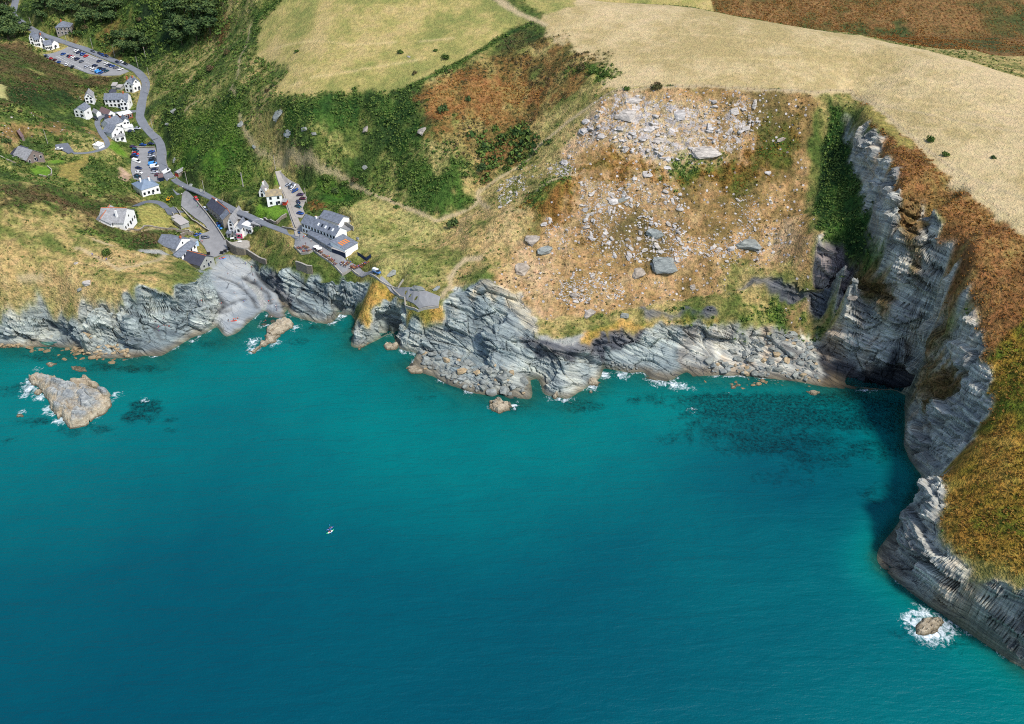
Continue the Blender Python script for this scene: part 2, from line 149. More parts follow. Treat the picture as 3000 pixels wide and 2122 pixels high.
# ---------------------------------------------------------------- survey data, metres (x right along the coast, y inland, z above the sea)
LINES = [[[-241.55,357.97,3.0],[-229.88,360.21,3.0],[-221.06,366.29,4.0],[-203.69,356.52,4.0],[-190.53,362.96,7.0],[-181.94,358.82,7.0],[-170.23,365.67,9.0],[-160.17,370.37,11.0],[-147.74,373.95,12.0]],[[-268.77,347.66,17.0],[-244.83,348.39,17.0],[-233.0,349.12,17.0],[-226.14,352.76,18.0],[-211.54,353.42,20.0],[-203.31,351.89,21.0],[-198.04,351.89,21.0],[-195.49,356.29,23.0],[-190.5,363.1,25.0],[-186.65,360.1,23.0],[-183.34,360.23,20.0],[-178.72,359.28,24.0],[-180.73,366.14,27.0],[-175.76,365.4,26.0],[-172.93,370.13,27.0],[-170.16,367.83,25.0],[-160.94,370.3,23.0],[-157.79,376.77,23.0],[-151.94,380.91,22.0],[-148.43,379.27,18.0]],[[-203.39,354.27,2.0],[-185.06,352.84,3.0],[-165.01,355.01,2.5],[-168.21,361.82,7.0],[-155.66,367.03,3.5],[-156.11,371.86,8.0]],[[-270.27,370.9,45.0],[-237.46,379.38,45.0]],[[-275.85,369.27,28.0],[-235.6,364.36,30.0]],[[-201.65,385.63,33.0],[-214.58,375.48,33.0],[-224.99,368.34,30.0]],[[-281.37,398.56,60.0],[-248.79,411.14,54.0]],[[-307.49,446.91,58.0],[-271.8,460.88,52.0]],[[-199.87,367.54,30.0]],[[-210.25,405.88,36.0]],[[-214.03,418.86,40.0]],[[-176.47,415.38,19.5]],[[-160.52,408.38,13.5]],[[-186.82,425.88,22.0]],[[-180.35,432.14,16.0],[-174.31,421.23,14.5],[-166.5,415.11,14.0],[-160.16,408.71,12.0]],[[-188.62,400.36,27.0]],[[-207.96,433.35,25.0],[-201.99,432.31,22.5],[-190.96,437.17,19.5],[-179.76,447.6,14.0]],[[-214.43,438.41,25.0],[-211.16,454.11,25.0],[-206.03,456.12,24.0],[-200.83,468.81,20.0],[-194.03,470.49,15.5],[-189.06,472.0,11.5]],[[-201.75,452.37,23.2],[-197.24,437.2,23.0],[-192.08,452.83,18.5],[-185.78,449.91,15.5]],[[-155.51,404.22,12.5],[-153.32,407.29,8.5],[-146.24,390.92,7.5],[-144.64,379.34,4.0],[-146.32,376.32,2.5]],[[-156.75,425.41,7.3],[-151.65,412.5,6.3],[-140.63,405.76,5.0],[-132.96,396.56,4.0],[-127.43,387.18,2.0],[-126.13,384.18,1.3]],[[-142.2,373.49,2.2],[-136.5,365.0,1.0],[-132.64,369.81,1.2],[-127.69,379.63,1.2]],[[-139.03,383.01,3.8],[-148.38,378.81,6.5],[-155.02,376.25,6.0],[-157.43,370.24,3.5],[-152.32,370.25,2.2]],[[-138.55,412.7,4.4],[-128.21,399.07,2.0],[-124.2,389.83,0.3]],[[-140.12,413.69,5.6],[-132.26,409.04,4.8],[-124.34,399.67,3.4],[-121.22,391.38,2.4]],[[-115.86,391.13,3.0],[-113.23,382.73,1.8],[-116.31,377.64,1.2],[-121.3,375.1,0.7]],[[-135.31,421.68,3.6],[-127.99,410.4,2.2],[-117.95,399.96,1.0],[-115.86,393.62,0.1]],[[-129.64,416.64,5.2],[-121.23,403.66,4.5],[-114.04,396.68,2.6],[-110.3,391.44,0.6]],[[-121.7,407.04,6.0],[-114.06,398.51,5.0],[-107.3,388.65,5.0],[-104.61,382.53,2.8],[-95.24,378.77,2.2],[-89.41,377.94,1.0],[-87.14,379.9,4.5],[-93.47,388.45,6.0],[-99.66,391.51,8.0],[-104.09,396.26,9.0]],[[-132.54,415.38,9.5],[-123.22,409.55,12.0],[-110.59,403.02,14.5],[-101.98,397.03,12.0],[-99.35,395.11,11.0]],[[-150.73,432.76,7.2],[-143.35,428.31,7.0],[-136.79,423.5,6.6]],[[-139.56,427.77,10.0],[-128.89,417.38,11.0],[-123.02,409.33,13.0],[-113.3,402.67,16.0],[-108.26,402.42,17.0],[-97.83,394.27,17.5],[-90.62,387.99,17.0],[-83.34,387.73,18.0]],[[-97.3,392.07,17.0],[-83.91,389.89,18.0],[-74.25,387.71,19.0],[-68.64,384.55,20.0],[-65.93,379.31,20.5]],[[-96.77,392.27,9.0],[-85.71,395.28,9.0],[-77.33,394.9,8.0],[-74.13,395.14,6.0]],[[-87.4,394.78,2.5],[-80.12,391.61,2.0],[-75.19,391.01,3.0]],[[-68.51,382.77,19.0],[-70.12,380.57,15.0],[-72.18,375.03,12.5],[-75.53,368.99,11.0],[-77.41,364.29,10.5]],[[-77.25,362.8,10.0],[-73.07,361.02,9.7],[-68.28,358.07,9.3],[-66.04,360.71,10.5],[-67.18,367.74,13.0],[-62.29,371.79,17.5],[-56.86,374.5,20.5]],[[-74.85,357.23,1.5],[-71.53,354.64,1.5],[-63.41,361.92,2.5],[-62.76,367.48,6.0]],[[-56.83,383.36,6.0],[-57.34,375.36,2.0],[-57.85,371.93,0.6]],[[-198.19,502.63,15.5],[-187.53,491.77,17.0],[-177.7,483.44,18.2],[-167.77,473.87,19.3],[-158.08,464.16,20.2],[-148.91,455.66,21.0]],[[-143.04,451.96,21.3],[-136.28,445.06,21.8],[-127.86,437.58,22.3],[-119.83,431.15,22.7],[-112.68,425.04,23.0],[-106.21,420.08,23.1],[-100.43,414.73,23.1],[-92.95,408.17,23.1],[-85.77,402.58,23.0],[-78.76,397.26,22.8],[-71.8,391.44,22.6]],[[-65.91,388.97,22.4],[-57.85,380.38,22.2],[-52.3,374.91,22.0],[-44.35,369.23,22.0],[-34.67,364.59,22.0]],[[-52.99,371.6,21.7],[-49.88,364.35,21.0],[-43.65,360.23,21.3],[-33.43,360.34,21.8]],[[-111.11,415.1,22.9],[-106.41,408.71,22.8],[-102.43,407.74,22.8],[-100.13,409.18,22.9],[-95.49,404.21,22.8],[-88.96,398.69,22.7],[-84.07,395.13,22.6],[-78.48,390.57,22.4],[-74.33,387.11,22.3]],[[-109.89,424.16,23.1],[-112.34,432.12,23.3],[-115.65,441.16,23.8],[-119.3,451.8,24.4],[-122.94,462.07,25.0],[-127.26,473.9,25.8],[-130.51,481.65,26.4],[-133.9,486.81,27.5]],[[-113.06,451.4,24.6],[-115.91,461.66,25.2],[-118.51,470.3,25.6],[-123.61,479.16,26.4]],[[-111.36,439.71,23.8],[-106.15,444.9,24.5],[-99.9,441.78,24.6],[-82.37,428.81,24.3],[-85.69,424.22,23.8],[-77.6,412.2,23.4],[-81.78,401.13,23.1]],[[-101.22,441.43,27.0],[-93.75,439.31,31.0],[-86.62,436.58,32.0],[-81.44,433.33,30.0],[-77.83,424.11,27.5],[-74.31,413.38,26.0],[-69.13,401.18,24.5],[-66.72,392.16,23.6]],[[-62.6,388.39,24.5],[-54.93,378.74,25.5],[-50.68,377.18,27.0],[-41.47,367.63,27.0],[-30.13,364.37,25.0]],[[-63.37,384.8,22.5],[-52.79,380.21,22.3],[-51.03,377.46,22.2],[-33.31,366.28,22.1]],[[-138.6,434.36,13.5],[-129.45,422.08,12.0],[-122.0,420.07,15.0],[-117.25,412.01,14.0],[-102.56,405.02,18.0],[-88.4,396.4,19.0]],[[-148.76,447.29,11.5],[-141.3,440.63,12.0],[-129.02,431.38,17.0],[-114.7,420.58,21.0]],[[-397.77,769.28,49.0],[-389.5,740.41,46.5],[-381.38,728.28,44.5],[-370.23,717.17,43.0],[-361.08,709.21,42.0],[-349.16,702.02,40.5],[-330.67,693.97,38.0],[-315.51,686.09,36.5],[-293.82,670.28,35.0],[-275.11,657.72,33.3],[-265.53,649.21,32.3],[-256.6,636.27,31.0],[-253.38,629.52,30.2],[-250.32,614.98,28.5],[-247.27,598.88,27.0],[-242.81,580.14,25.0],[-236.55,568.66,23.5],[-229.26,559.05,22.0],[-222.32,550.45,20.8]],[[-227.28,558.06,20.5],[-220.86,549.01,18.8],[-216.81,537.65,17.8],[-214.35,527.87,17.1],[-209.22,516.8,16.3],[-203.85,508.52,15.6],[-198.86,501.1,14.6],[-195.34,494.71,13.6],[-190.43,488.46,12.6],[-185.81,481.94,11.8],[-178.42,474.18,10.9],[-170.58,464.34,10.0],[-165.05,456.11,9.2],[-160.03,447.02,8.6]],[[-179.4,475.31,11.7],[-172.09,466.27,10.7]],[[-170.07,448.45,9.0],[-164.16,438.02,8.3],[-156.3,440.03,8.1],[-159.95,427.51,7.4],[-151.3,435.55,7.4],[-164.73,456.33,9.4]],[[-238.34,545.93,17.8],[-224.09,545.93,17.8],[-217.54,529.52,17.2],[-210.39,513.21,16.3],[-210.28,505.47,16.2],[-223.53,504.17,16.8],[-233.2,529.07,17.4],[-238.34,545.93,17.8]],[[-343.65,677.3,36.0],[-332.78,684.64,36.3],[-327.08,690.81,37.0],[-308.91,676.52,35.6],[-282.64,656.32,34.4],[-271.11,647.82,33.4],[-275.08,640.9,33.2],[-288.95,638.2,33.8],[-303.47,644.23,34.6],[-320.41,655.82,35.2],[-336.56,667.79,35.8]],[[-218.4,547.75,21.0],[-212.43,532.56,20.0],[-206.34,519.67,19.5],[-197.18,508.38,18.5],[-187.5,493.83,20.0],[-175.32,483.33,21.0],[-162.91,470.7,22.0],[-153.45,461.59,23.0]],[[-217.07,568.95,36.0]],[[-203.01,555.79,40.0]],[[-194.88,557.5,46.0]],[[-163.54,532.06,58.0]],[[-166.53,600.26,76.0]],[[-165.35,564.0,66.0]],[[-159.92,517.78,49.0]],[[-154.02,506.03,42.0]],[[-137.44,492.57,31.0]],[[-188.87,513.09,28.0]],[[-198.46,534.85,33.0]],[[-172.1,505.2,36.0]],[[-153.48,483.79,24.5]],[[-199.6,625.33,56.0]],[[-220.32,619.12,44.0]],[[-219.89,670.2,66.0]],[[-181.22,629.44,81.0]],[[-139.63,492.05,38.0]],[[-183.42,535.81,42.0]],[[-142.16,478.83,25.0]],[[-150.19,617.19,88.0],[-159.47,592.77,80.0],[-156.64,565.38,71.0],[-142.15,525.17,67.5],[-137.74,507.53,66.0],[-123.83,503.49,70.0],[-105.3,493.27,72.0],[-89.62,498.37,73.5],[-72.33,489.6,72.5],[-64.79,495.1,73.0],[-56.32,493.63,76.0],[-48.49,498.51,78.0],[-32.66,509.9,82.0],[-17.27,523.27,86.0],[-0.51,542.44,91.5]],[[-137.71,505.97,64.0],[-132.31,496.45,59.0],[-118.85,480.26,56.0],[-106.52,478.54,55.0],[-96.65,476.83,54.0],[-84.95,480.63,55.0],[-82.53,488.41,57.0]],[[-112.49,472.15,50.0],[-88.64,471.49,46.0],[-81.96,465.53,40.0]],[[-114.75,475.84,38.0],[-134.26,485.48,31.0]],[[-106.22,468.18,30.0],[-124.76,477.36,27.5]],[[-63.65,473.23,58.0]],[[-50.75,460.34,55.0]],[[-58.58,461.71,46.0]],[[-61.87,455.42,36.0]],[[-54.46,441.92,33.0]],[[-30.63,453.26,58.0]],[[-30.39,438.39,44.0]],[[-22.75,434.48,37.5]],[[-72.21,476.93,56.5]],[[-47.64,482.47,71.0]],[[-23.86,491.31,76.0]],[[-84.52,529.65,84.0]],[[-114.43,558.86,88.0]],[[-117.91,523.68,80.0]],[[-60.69,551.96,90.0]],[[-26.33,568.21,94.0]],[[-161.24,613.1,93.0],[-83.27,585.76,100.0],[-10.27,577.95,102.0]],[[-178.79,635.45,98.0],[-84.1,597.82,107.0],[-10.44,593.64,108.0],[31.02,585.58,106.0]],[[-18.23,471.74,62.0]],[[5.62,478.82,67.5]],[[-17.87,450.92,50.0]],[[-83.89,461.38,31.0],[-62.68,444.24,31.0],[-39.44,425.82,30.0],[-30.39,428.84,31.0],[-18.9,432.0,34.5],[-17.48,438.66,38.0]],[[-17.76,438.8,38.0],[-10.0,441.38,43.5],[8.54,449.76,53.0],[12.41,453.42,58.0],[28.45,457.69,70.0],[43.09,456.42,81.5],[52.75,459.01,87.5],[59.38,458.66,89.0],[64.29,455.94,89.5],[94.39,453.82,91.0],[122.93,448.77,91.5],[151.89,447.37,90.5]],[[-60.62,419.39,24.0],[-37.52,416.61,25.5]],[[-38.66,395.39,24.0],[-25.34,387.67,25.5],[-29.07,380.29,24.0],[-32.57,370.46,22.4]],[[-53.66,391.89,26.0],[-28.11,393.22,27.0]],[[158.45,450.15,90.0],[166.85,445.68,89.0],[174.39,436.95,88.5],[178.59,422.57,87.0],[184.83,393.43,84.5],[189.93,374.48,83.0],[194.85,355.24,81.0],[201.37,337.6,79.0],[203.62,328.07,78.0],[214.9,303.64,74.0]],[[15.81,540.67,97.5],[37.1,560.22,100.0],[66.6,568.09,102.0],[99.24,556.91,103.0],[136.51,525.1,103.0],[191.1,493.59,102.0],[223.68,467.4,100.5],[247.34,440.24,98.5],[277.97,402.76,95.0]],[[-19.81,549.41,96.0],[0.0,557.98,97.5]],[[19.43,409.67,56.0],[34.16,419.12,61.0],[47.13,429.53,65.0],[56.61,427.58,63.5],[78.14,421.34,60.0],[100.55,425.64,62.0],[111.84,428.88,64.5],[126.99,437.76,74.0],[141.24,440.05,80.0]],[[-5.86,411.35,40.0],[19.6,404.28,42.0],[62.68,402.53,44.5],[106.24,404.69,45.0],[141.67,402.72,46.0]],[[-9.25,386.37,29.0],[26.33,382.75,27.0],[68.31,377.72,27.5],[109.55,374.33,29.5],[135.37,369.88,34.5]],[[15.18,360.73,20.0],[53.82,367.49,19.0],[82.44,373.03,20.5],[109.78,371.85,24.5]],[[-12.71,372.0,29.5],[-16.6,368.33,26.0],[-12.11,360.46,20.0],[-10.71,358.97,14.0]],[[-27.3,374.22,23.0],[-20.6,367.24,21.5],[-17.18,364.12,16.5]],[[-4.85,367.86,24.0],[0.01,363.19,20.0]],[[-48.27,356.94,13.0],[-41.51,356.42,11.0],[-34.59,355.67,11.5],[-31.72,359.23,15.0],[-24.3,357.45,15.0],[-14.56,354.67,11.0]],[[-56.17,368.93,2.0],[-46.79,356.52,5.0],[-34.07,350.5,5.0],[-21.77,349.33,7.0],[-15.89,347.89,8.0],[-7.26,355.54,11.0]],[[-42.48,349.53,1.5],[-31.64,349.1,3.0],[-16.78,342.69,4.0],[-3.27,337.34,5.5]],[[-35.92,339.19,1.2],[-23.59,332.5,2.0],[-9.25,323.95,2.0]],[[-9.79,350.29,19.0],[-4.08,351.58,17.0],[0.25,346.83,15.0],[10.22,343.89,14.7]],[[10.23,344.18,14.5],[22.48,341.56,14.0],[29.77,344.91,14.0],[39.62,349.29,14.2],[52.21,355.36,14.5],[62.07,356.68,14.5],[94.53,355.8,14.5]],[[9.26,344.62,16.5],[24.89,343.56,15.5],[32.16,346.09,15.5],[41.92,349.74,16.5],[52.13,355.72,16.0],[62.01,357.61,16.5],[94.37,355.6,15.5]],[[61.68,357.67,20.5],[81.16,358.57,20.5],[93.81,355.78,20.0]],[[2.64,347.57,14.5],[11.09,339.26,13.3],[17.55,334.05,11.8],[24.54,333.14,11.3],[29.44,338.58,13.2],[41.76,344.98,12.8],[49.54,351.92,13.3],[64.3,354.23,13.5],[94.07,352.49,13.5]],[[12.51,336.24,8.5],[23.55,328.63,6.5],[31.86,336.24,8.5],[39.39,340.66,6.5]],[[14.6,322.25,2.0],[19.13,320.2,3.0],[24.55,316.89,1.5],[32.89,325.2,1.5]],[[41.57,340.89,2.2],[55.24,338.45,2.2],[56.15,349.72,6.0],[44.73,347.31,6.5]],[[66.32,346.73,7.5],[81.38,351.23,8.5],[93.07,351.65,8.8]],[[61.09,330.51,1.0],[69.37,328.95,1.0],[74.96,335.38,1.5],[65.84,341.11,5.0],[80.44,341.56,3.5],[93.15,340.32,3.8]],[[-3.55,339.96,10.5],[-10.67,340.9,11.0],[1.65,331.45,5.0],[-9.17,332.35,5.5],[3.48,323.23,3.0],[7.17,320.74,2.0],[7.13,317.53,1.0]],[[3.56,338.56,8.0],[11.03,329.65,4.0]],[[79.06,356.63,14.5],[102.22,355.88,15.0],[119.45,355.42,16.0],[126.91,358.14,17.0],[135.02,360.9,18.0]],[[98.56,363.93,23.0],[109.34,368.03,27.0],[126.18,367.24,27.0],[145.51,365.82,28.0]],[[100.04,366.52,20.0],[111.15,368.11,19.0],[121.35,365.27,18.0],[136.71,367.16,17.5],[150.32,368.11,19.0]],[[103.45,354.37,12.5],[119.81,353.77,11.5],[128.6,353.17,10.5],[144.12,354.76,8.0]],[[97.01,351.26,4.0],[118.84,344.78,5.0],[134.75,337.71,3.0],[141.96,348.21,4.0]],[[138.41,371.98,49.0],[140.93,370.52,40.0],[146.95,367.54,29.0],[154.53,360.6,14.0],[146.75,354.03,8.5]],[[149.33,357.64,53.0],[150.23,352.26,44.0]],[[157.69,341.69,21.0]],[[159.88,350.23,35.5]],[[154.36,338.45,6.0],[167.79,329.51,9.0],[175.59,328.86,6.0]],[[147.68,331.25,0.7],[160.16,325.78,0.6]],[[157.54,448.78,89.0],[158.3,445.34,80.5],[157.09,438.66,75.5],[152.86,428.29,66.0],[150.09,415.54,57.0],[143.51,399.36,48.5]],[[168.5,449.59,83.0],[165.67,434.41,65.0],[162.94,413.78,63.5],[165.04,400.94,61.5],[162.14,379.58,57.0],[160.85,363.65,53.5]],[[167.33,352.7,40.5]],[[165.83,441.11,87.7],[168.62,421.8,86.5],[170.13,405.87,85.0],[168.52,385.35,83.0],[163.81,355.68,79.5],[170.68,347.04,77.0],[174.86,339.74,74.0],[179.25,330.12,71.0],[174.75,311.85,66.0],[180.22,308.64,62.5],[178.72,302.03,58.5],[180.14,292.89,53.5],[176.08,281.93,48.5],[176.3,266.02,43.0],[170.95,257.01,38.0],[164.71,251.7,33.5],[161.62,247.35,31.0],[154.16,242.41,26.5],[148.17,242.1,23.5]],[[148.34,241.75,16.0],[145.61,239.11,11.0],[143.69,234.97,7.5],[135.34,229.54,3.5],[131.52,224.46,1.2]],[[148.19,241.73,23.0],[147.84,225.98,22.3],[144.48,215.04,21.8],[144.38,205.79,22.8],[146.78,203.27,23.8],[149.77,197.36,26.0],[156.97,188.68,29.0],[164.14,181.19,31.0]],[[142.37,205.97,3.0],[151.38,193.46,3.0],[162.54,182.44,3.0]],[[191.2,283.0,54.0]],[[177.59,245.46,44.0]],[[166.82,214.23,34.0]],[[160.28,196.42,29.5]],[[191.81,309.24,68.0]],[[211.3,227.3,52.0]],[[195.89,171.4,36.0]],[[249.43,314.61,80.0]],[[300.31,386.32,92.0]],[[165.31,237.87,35.0]],[[182.44,323.87,75.0]],[[179.41,377.64,83.0]],[[17.39,595.67,81.5],[40.81,615.22,84.0],[73.26,623.09,86.0],[109.16,611.91,87.0],[150.16,580.1,87.0],[210.21,548.59,86.0],[246.05,522.4,84.5],[272.08,495.24,82.5],[305.76,457.76,79.0]],[[24.71,677.74,48.0],[74.12,677.74,48.0],[123.53,677.74,48.0],[172.94,677.74,48.0],[222.35,677.74,48.0],[271.76,677.74,48.0],[321.17,677.74,48.0],[370.58,677.74,48.0],[419.99,677.74,48.0],[469.4,677.74,48.0]],[[0.0,724.49,62.0],[51.6,724.49,62.0],[103.2,724.49,62.0],[154.81,724.49,62.0],[206.41,724.49,62.0],[258.01,724.49,62.0],[309.61,724.49,62.0],[361.21,724.49,62.0],[412.82,724.49,62.0],[464.42,724.49,62.0],[516.02,724.49,62.0]],[[0.0,756.83,74.0],[53.02,756.83,74.0],[106.03,756.83,74.0],[159.05,756.83,74.0],[212.07,756.83,74.0],[265.09,756.83,74.0],[318.1,756.83,74.0],[371.12,756.83,74.0],[424.14,756.83,74.0],[477.16,756.83,74.0],[530.17,756.83,74.0]],[[-264.73,660.77,35.5]],[[-239.3,647.62,46.0]],[[-243.26,669.49,58.0]],[[-294.99,706.09,54.0]],[[-291.56,688.22,43.0]],[[-332.77,717.88,54.0]],[[-361.42,724.86,58.0]],[[-384.43,707.85,47.0]],[[-354.49,681.82,43.0]],[[-342.58,673.01,38.0]],[[-321.81,632.83,41.5]],[[-298.35,637.78,33.0]],[[-337.74,609.76,55.0]],[[-306.37,542.15,58.0]],[[-297.16,576.03,46.0]],[[-288.06,602.78,33.5]],[[-281.22,558.56,38.0]],[[-289.87,501.08,52.0]],[[-271.02,520.08,39.0]],[[-242.59,609.91,34.0]],[[-228.94,574.37,32.0]],[[-341.87,704.51,46.0]],[[-272.78,624.03,29.0]],[[-247.12,588.33,26.5],[-261.67,578.42,29.0],[-264.23,568.17,30.0],[-261.18,556.49,30.0],[-254.54,545.41,29.5],[-244.89,528.86,29.0],[-244.9,522.65,29.2],[-246.48,515.15,30.0],[-249.67,506.55,32.5],[-254.06,501.63,35.0]],[[-259.96,617.01,28.5],[-263.75,590.99,28.5],[-254.72,600.61,27.5],[-247.88,578.69,25.5],[-246.38,561.09,24.0],[-239.39,550.0,21.0],[-233.66,549.59,19.5]],[[-273.56,493.47,38.0],[-261.82,496.96,36.5],[-259.35,450.68,43.0],[-237.58,455.16,37.0],[-230.74,481.16,29.0]],[[-223.42,496.82,17.5],[-228.03,487.69,26.0]],[[-197.86,476.27,14.5],[-208.74,470.21,17.5]],[[-424.74,808.43,62.0],[-318.1,756.83,74.0],[-211.73,668.89,90.0]],[[-476.39,752.5,70.0],[-359.82,537.81,72.0],[-332.65,483.09,66.0]],[[-700.0,380.0,50.0],[-700.0,500.0,75.0],[-700.0,650.0,90.0],[-700.0,900.0,95.0]],[[-400.0,900.0,95.0],[-100.0,850.0,105.0],[200.0,900.0,108.0],[600.0,950.0,110.0]],[[500.0,200.0,40.0],[500.0,350.0,80.0],[500.0,500.0,95.0],[560.0,700.0,70.0]]]
COAST = [[-276.34,349.87],[-253.42,354.2],[-241.65,356.02],[-233.23,356.02],[-222.71,356.02],[-212.19,356.02],[-204.19,354.93],[-197.27,349.87],[-192.21,347.38],[-177.59,347.02],[-169.99,349.15],[-162.82,348.8],[-159.97,354.56],[-153.45,364.2],[-148.28,367.24],[-146.91,371.27],[-144.61,373.54],[-143.84,376.15],[-139.68,368.38],[-136.85,364.26],[-132.66,369.02],[-126.12,384.83],[-124.27,388.23],[-121.09,385.5],[-122.77,375.5],[-120.78,373.86],[-116.45,377.47],[-112.64,382.13],[-113.77,386.87],[-114.78,390.99],[-112.78,390.3],[-108.72,382.8],[-104.42,381.46],[-96.39,377.47],[-88.78,375.5],[-86.89,382.13],[-86.34,388.23],[-85.0,384.06],[-79.46,385.5],[-76.14,380.26],[-75.06,357.65],[-72.17,354.63],[-63.44,364.69],[-58.79,368.27],[-57.64,371.91],[-56.41,367.37],[-53.99,355.92],[-43.69,351.21],[-46.02,344.11],[-47.58,340.01],[-35.54,332.8],[-28.07,326.56],[-16.16,320.46],[-9.64,318.96],[-4.11,320.46],[-3.45,317.31],[8.05,316.57],[8.4,324.09],[7.35,331.84],[12.56,331.84],[14.57,319.55],[19.16,318.8],[24.13,316.57],[33.46,325.62],[39.08,331.84],[41.19,340.64],[53.7,335.8],[60.0,336.6],[60.3,331.05],[69.44,328.71],[76.01,335.01],[80.2,337.41],[81.04,332.65],[94.39,334.08],[105.62,333.12],[127.48,329.35],[137.79,325.64],[148.48,323.8],[156.45,322.43],[168.07,323.8],[175.59,319.72],[169.76,306.13],[162.16,287.28],[161.88,288.28],[160.93,276.7],[162.68,267.84],[158.0,258.0],[150.0,247.0],[141.0,238.0],[133.0,229.5],[130.85,224.65],[130.44,220.27],[138.56,209.29],[141.97,204.42],[150.4,195.04],[154.47,189.78],[160.21,181.8],[162.71,180.38],[169.66,170.12],[185.32,156.07]]
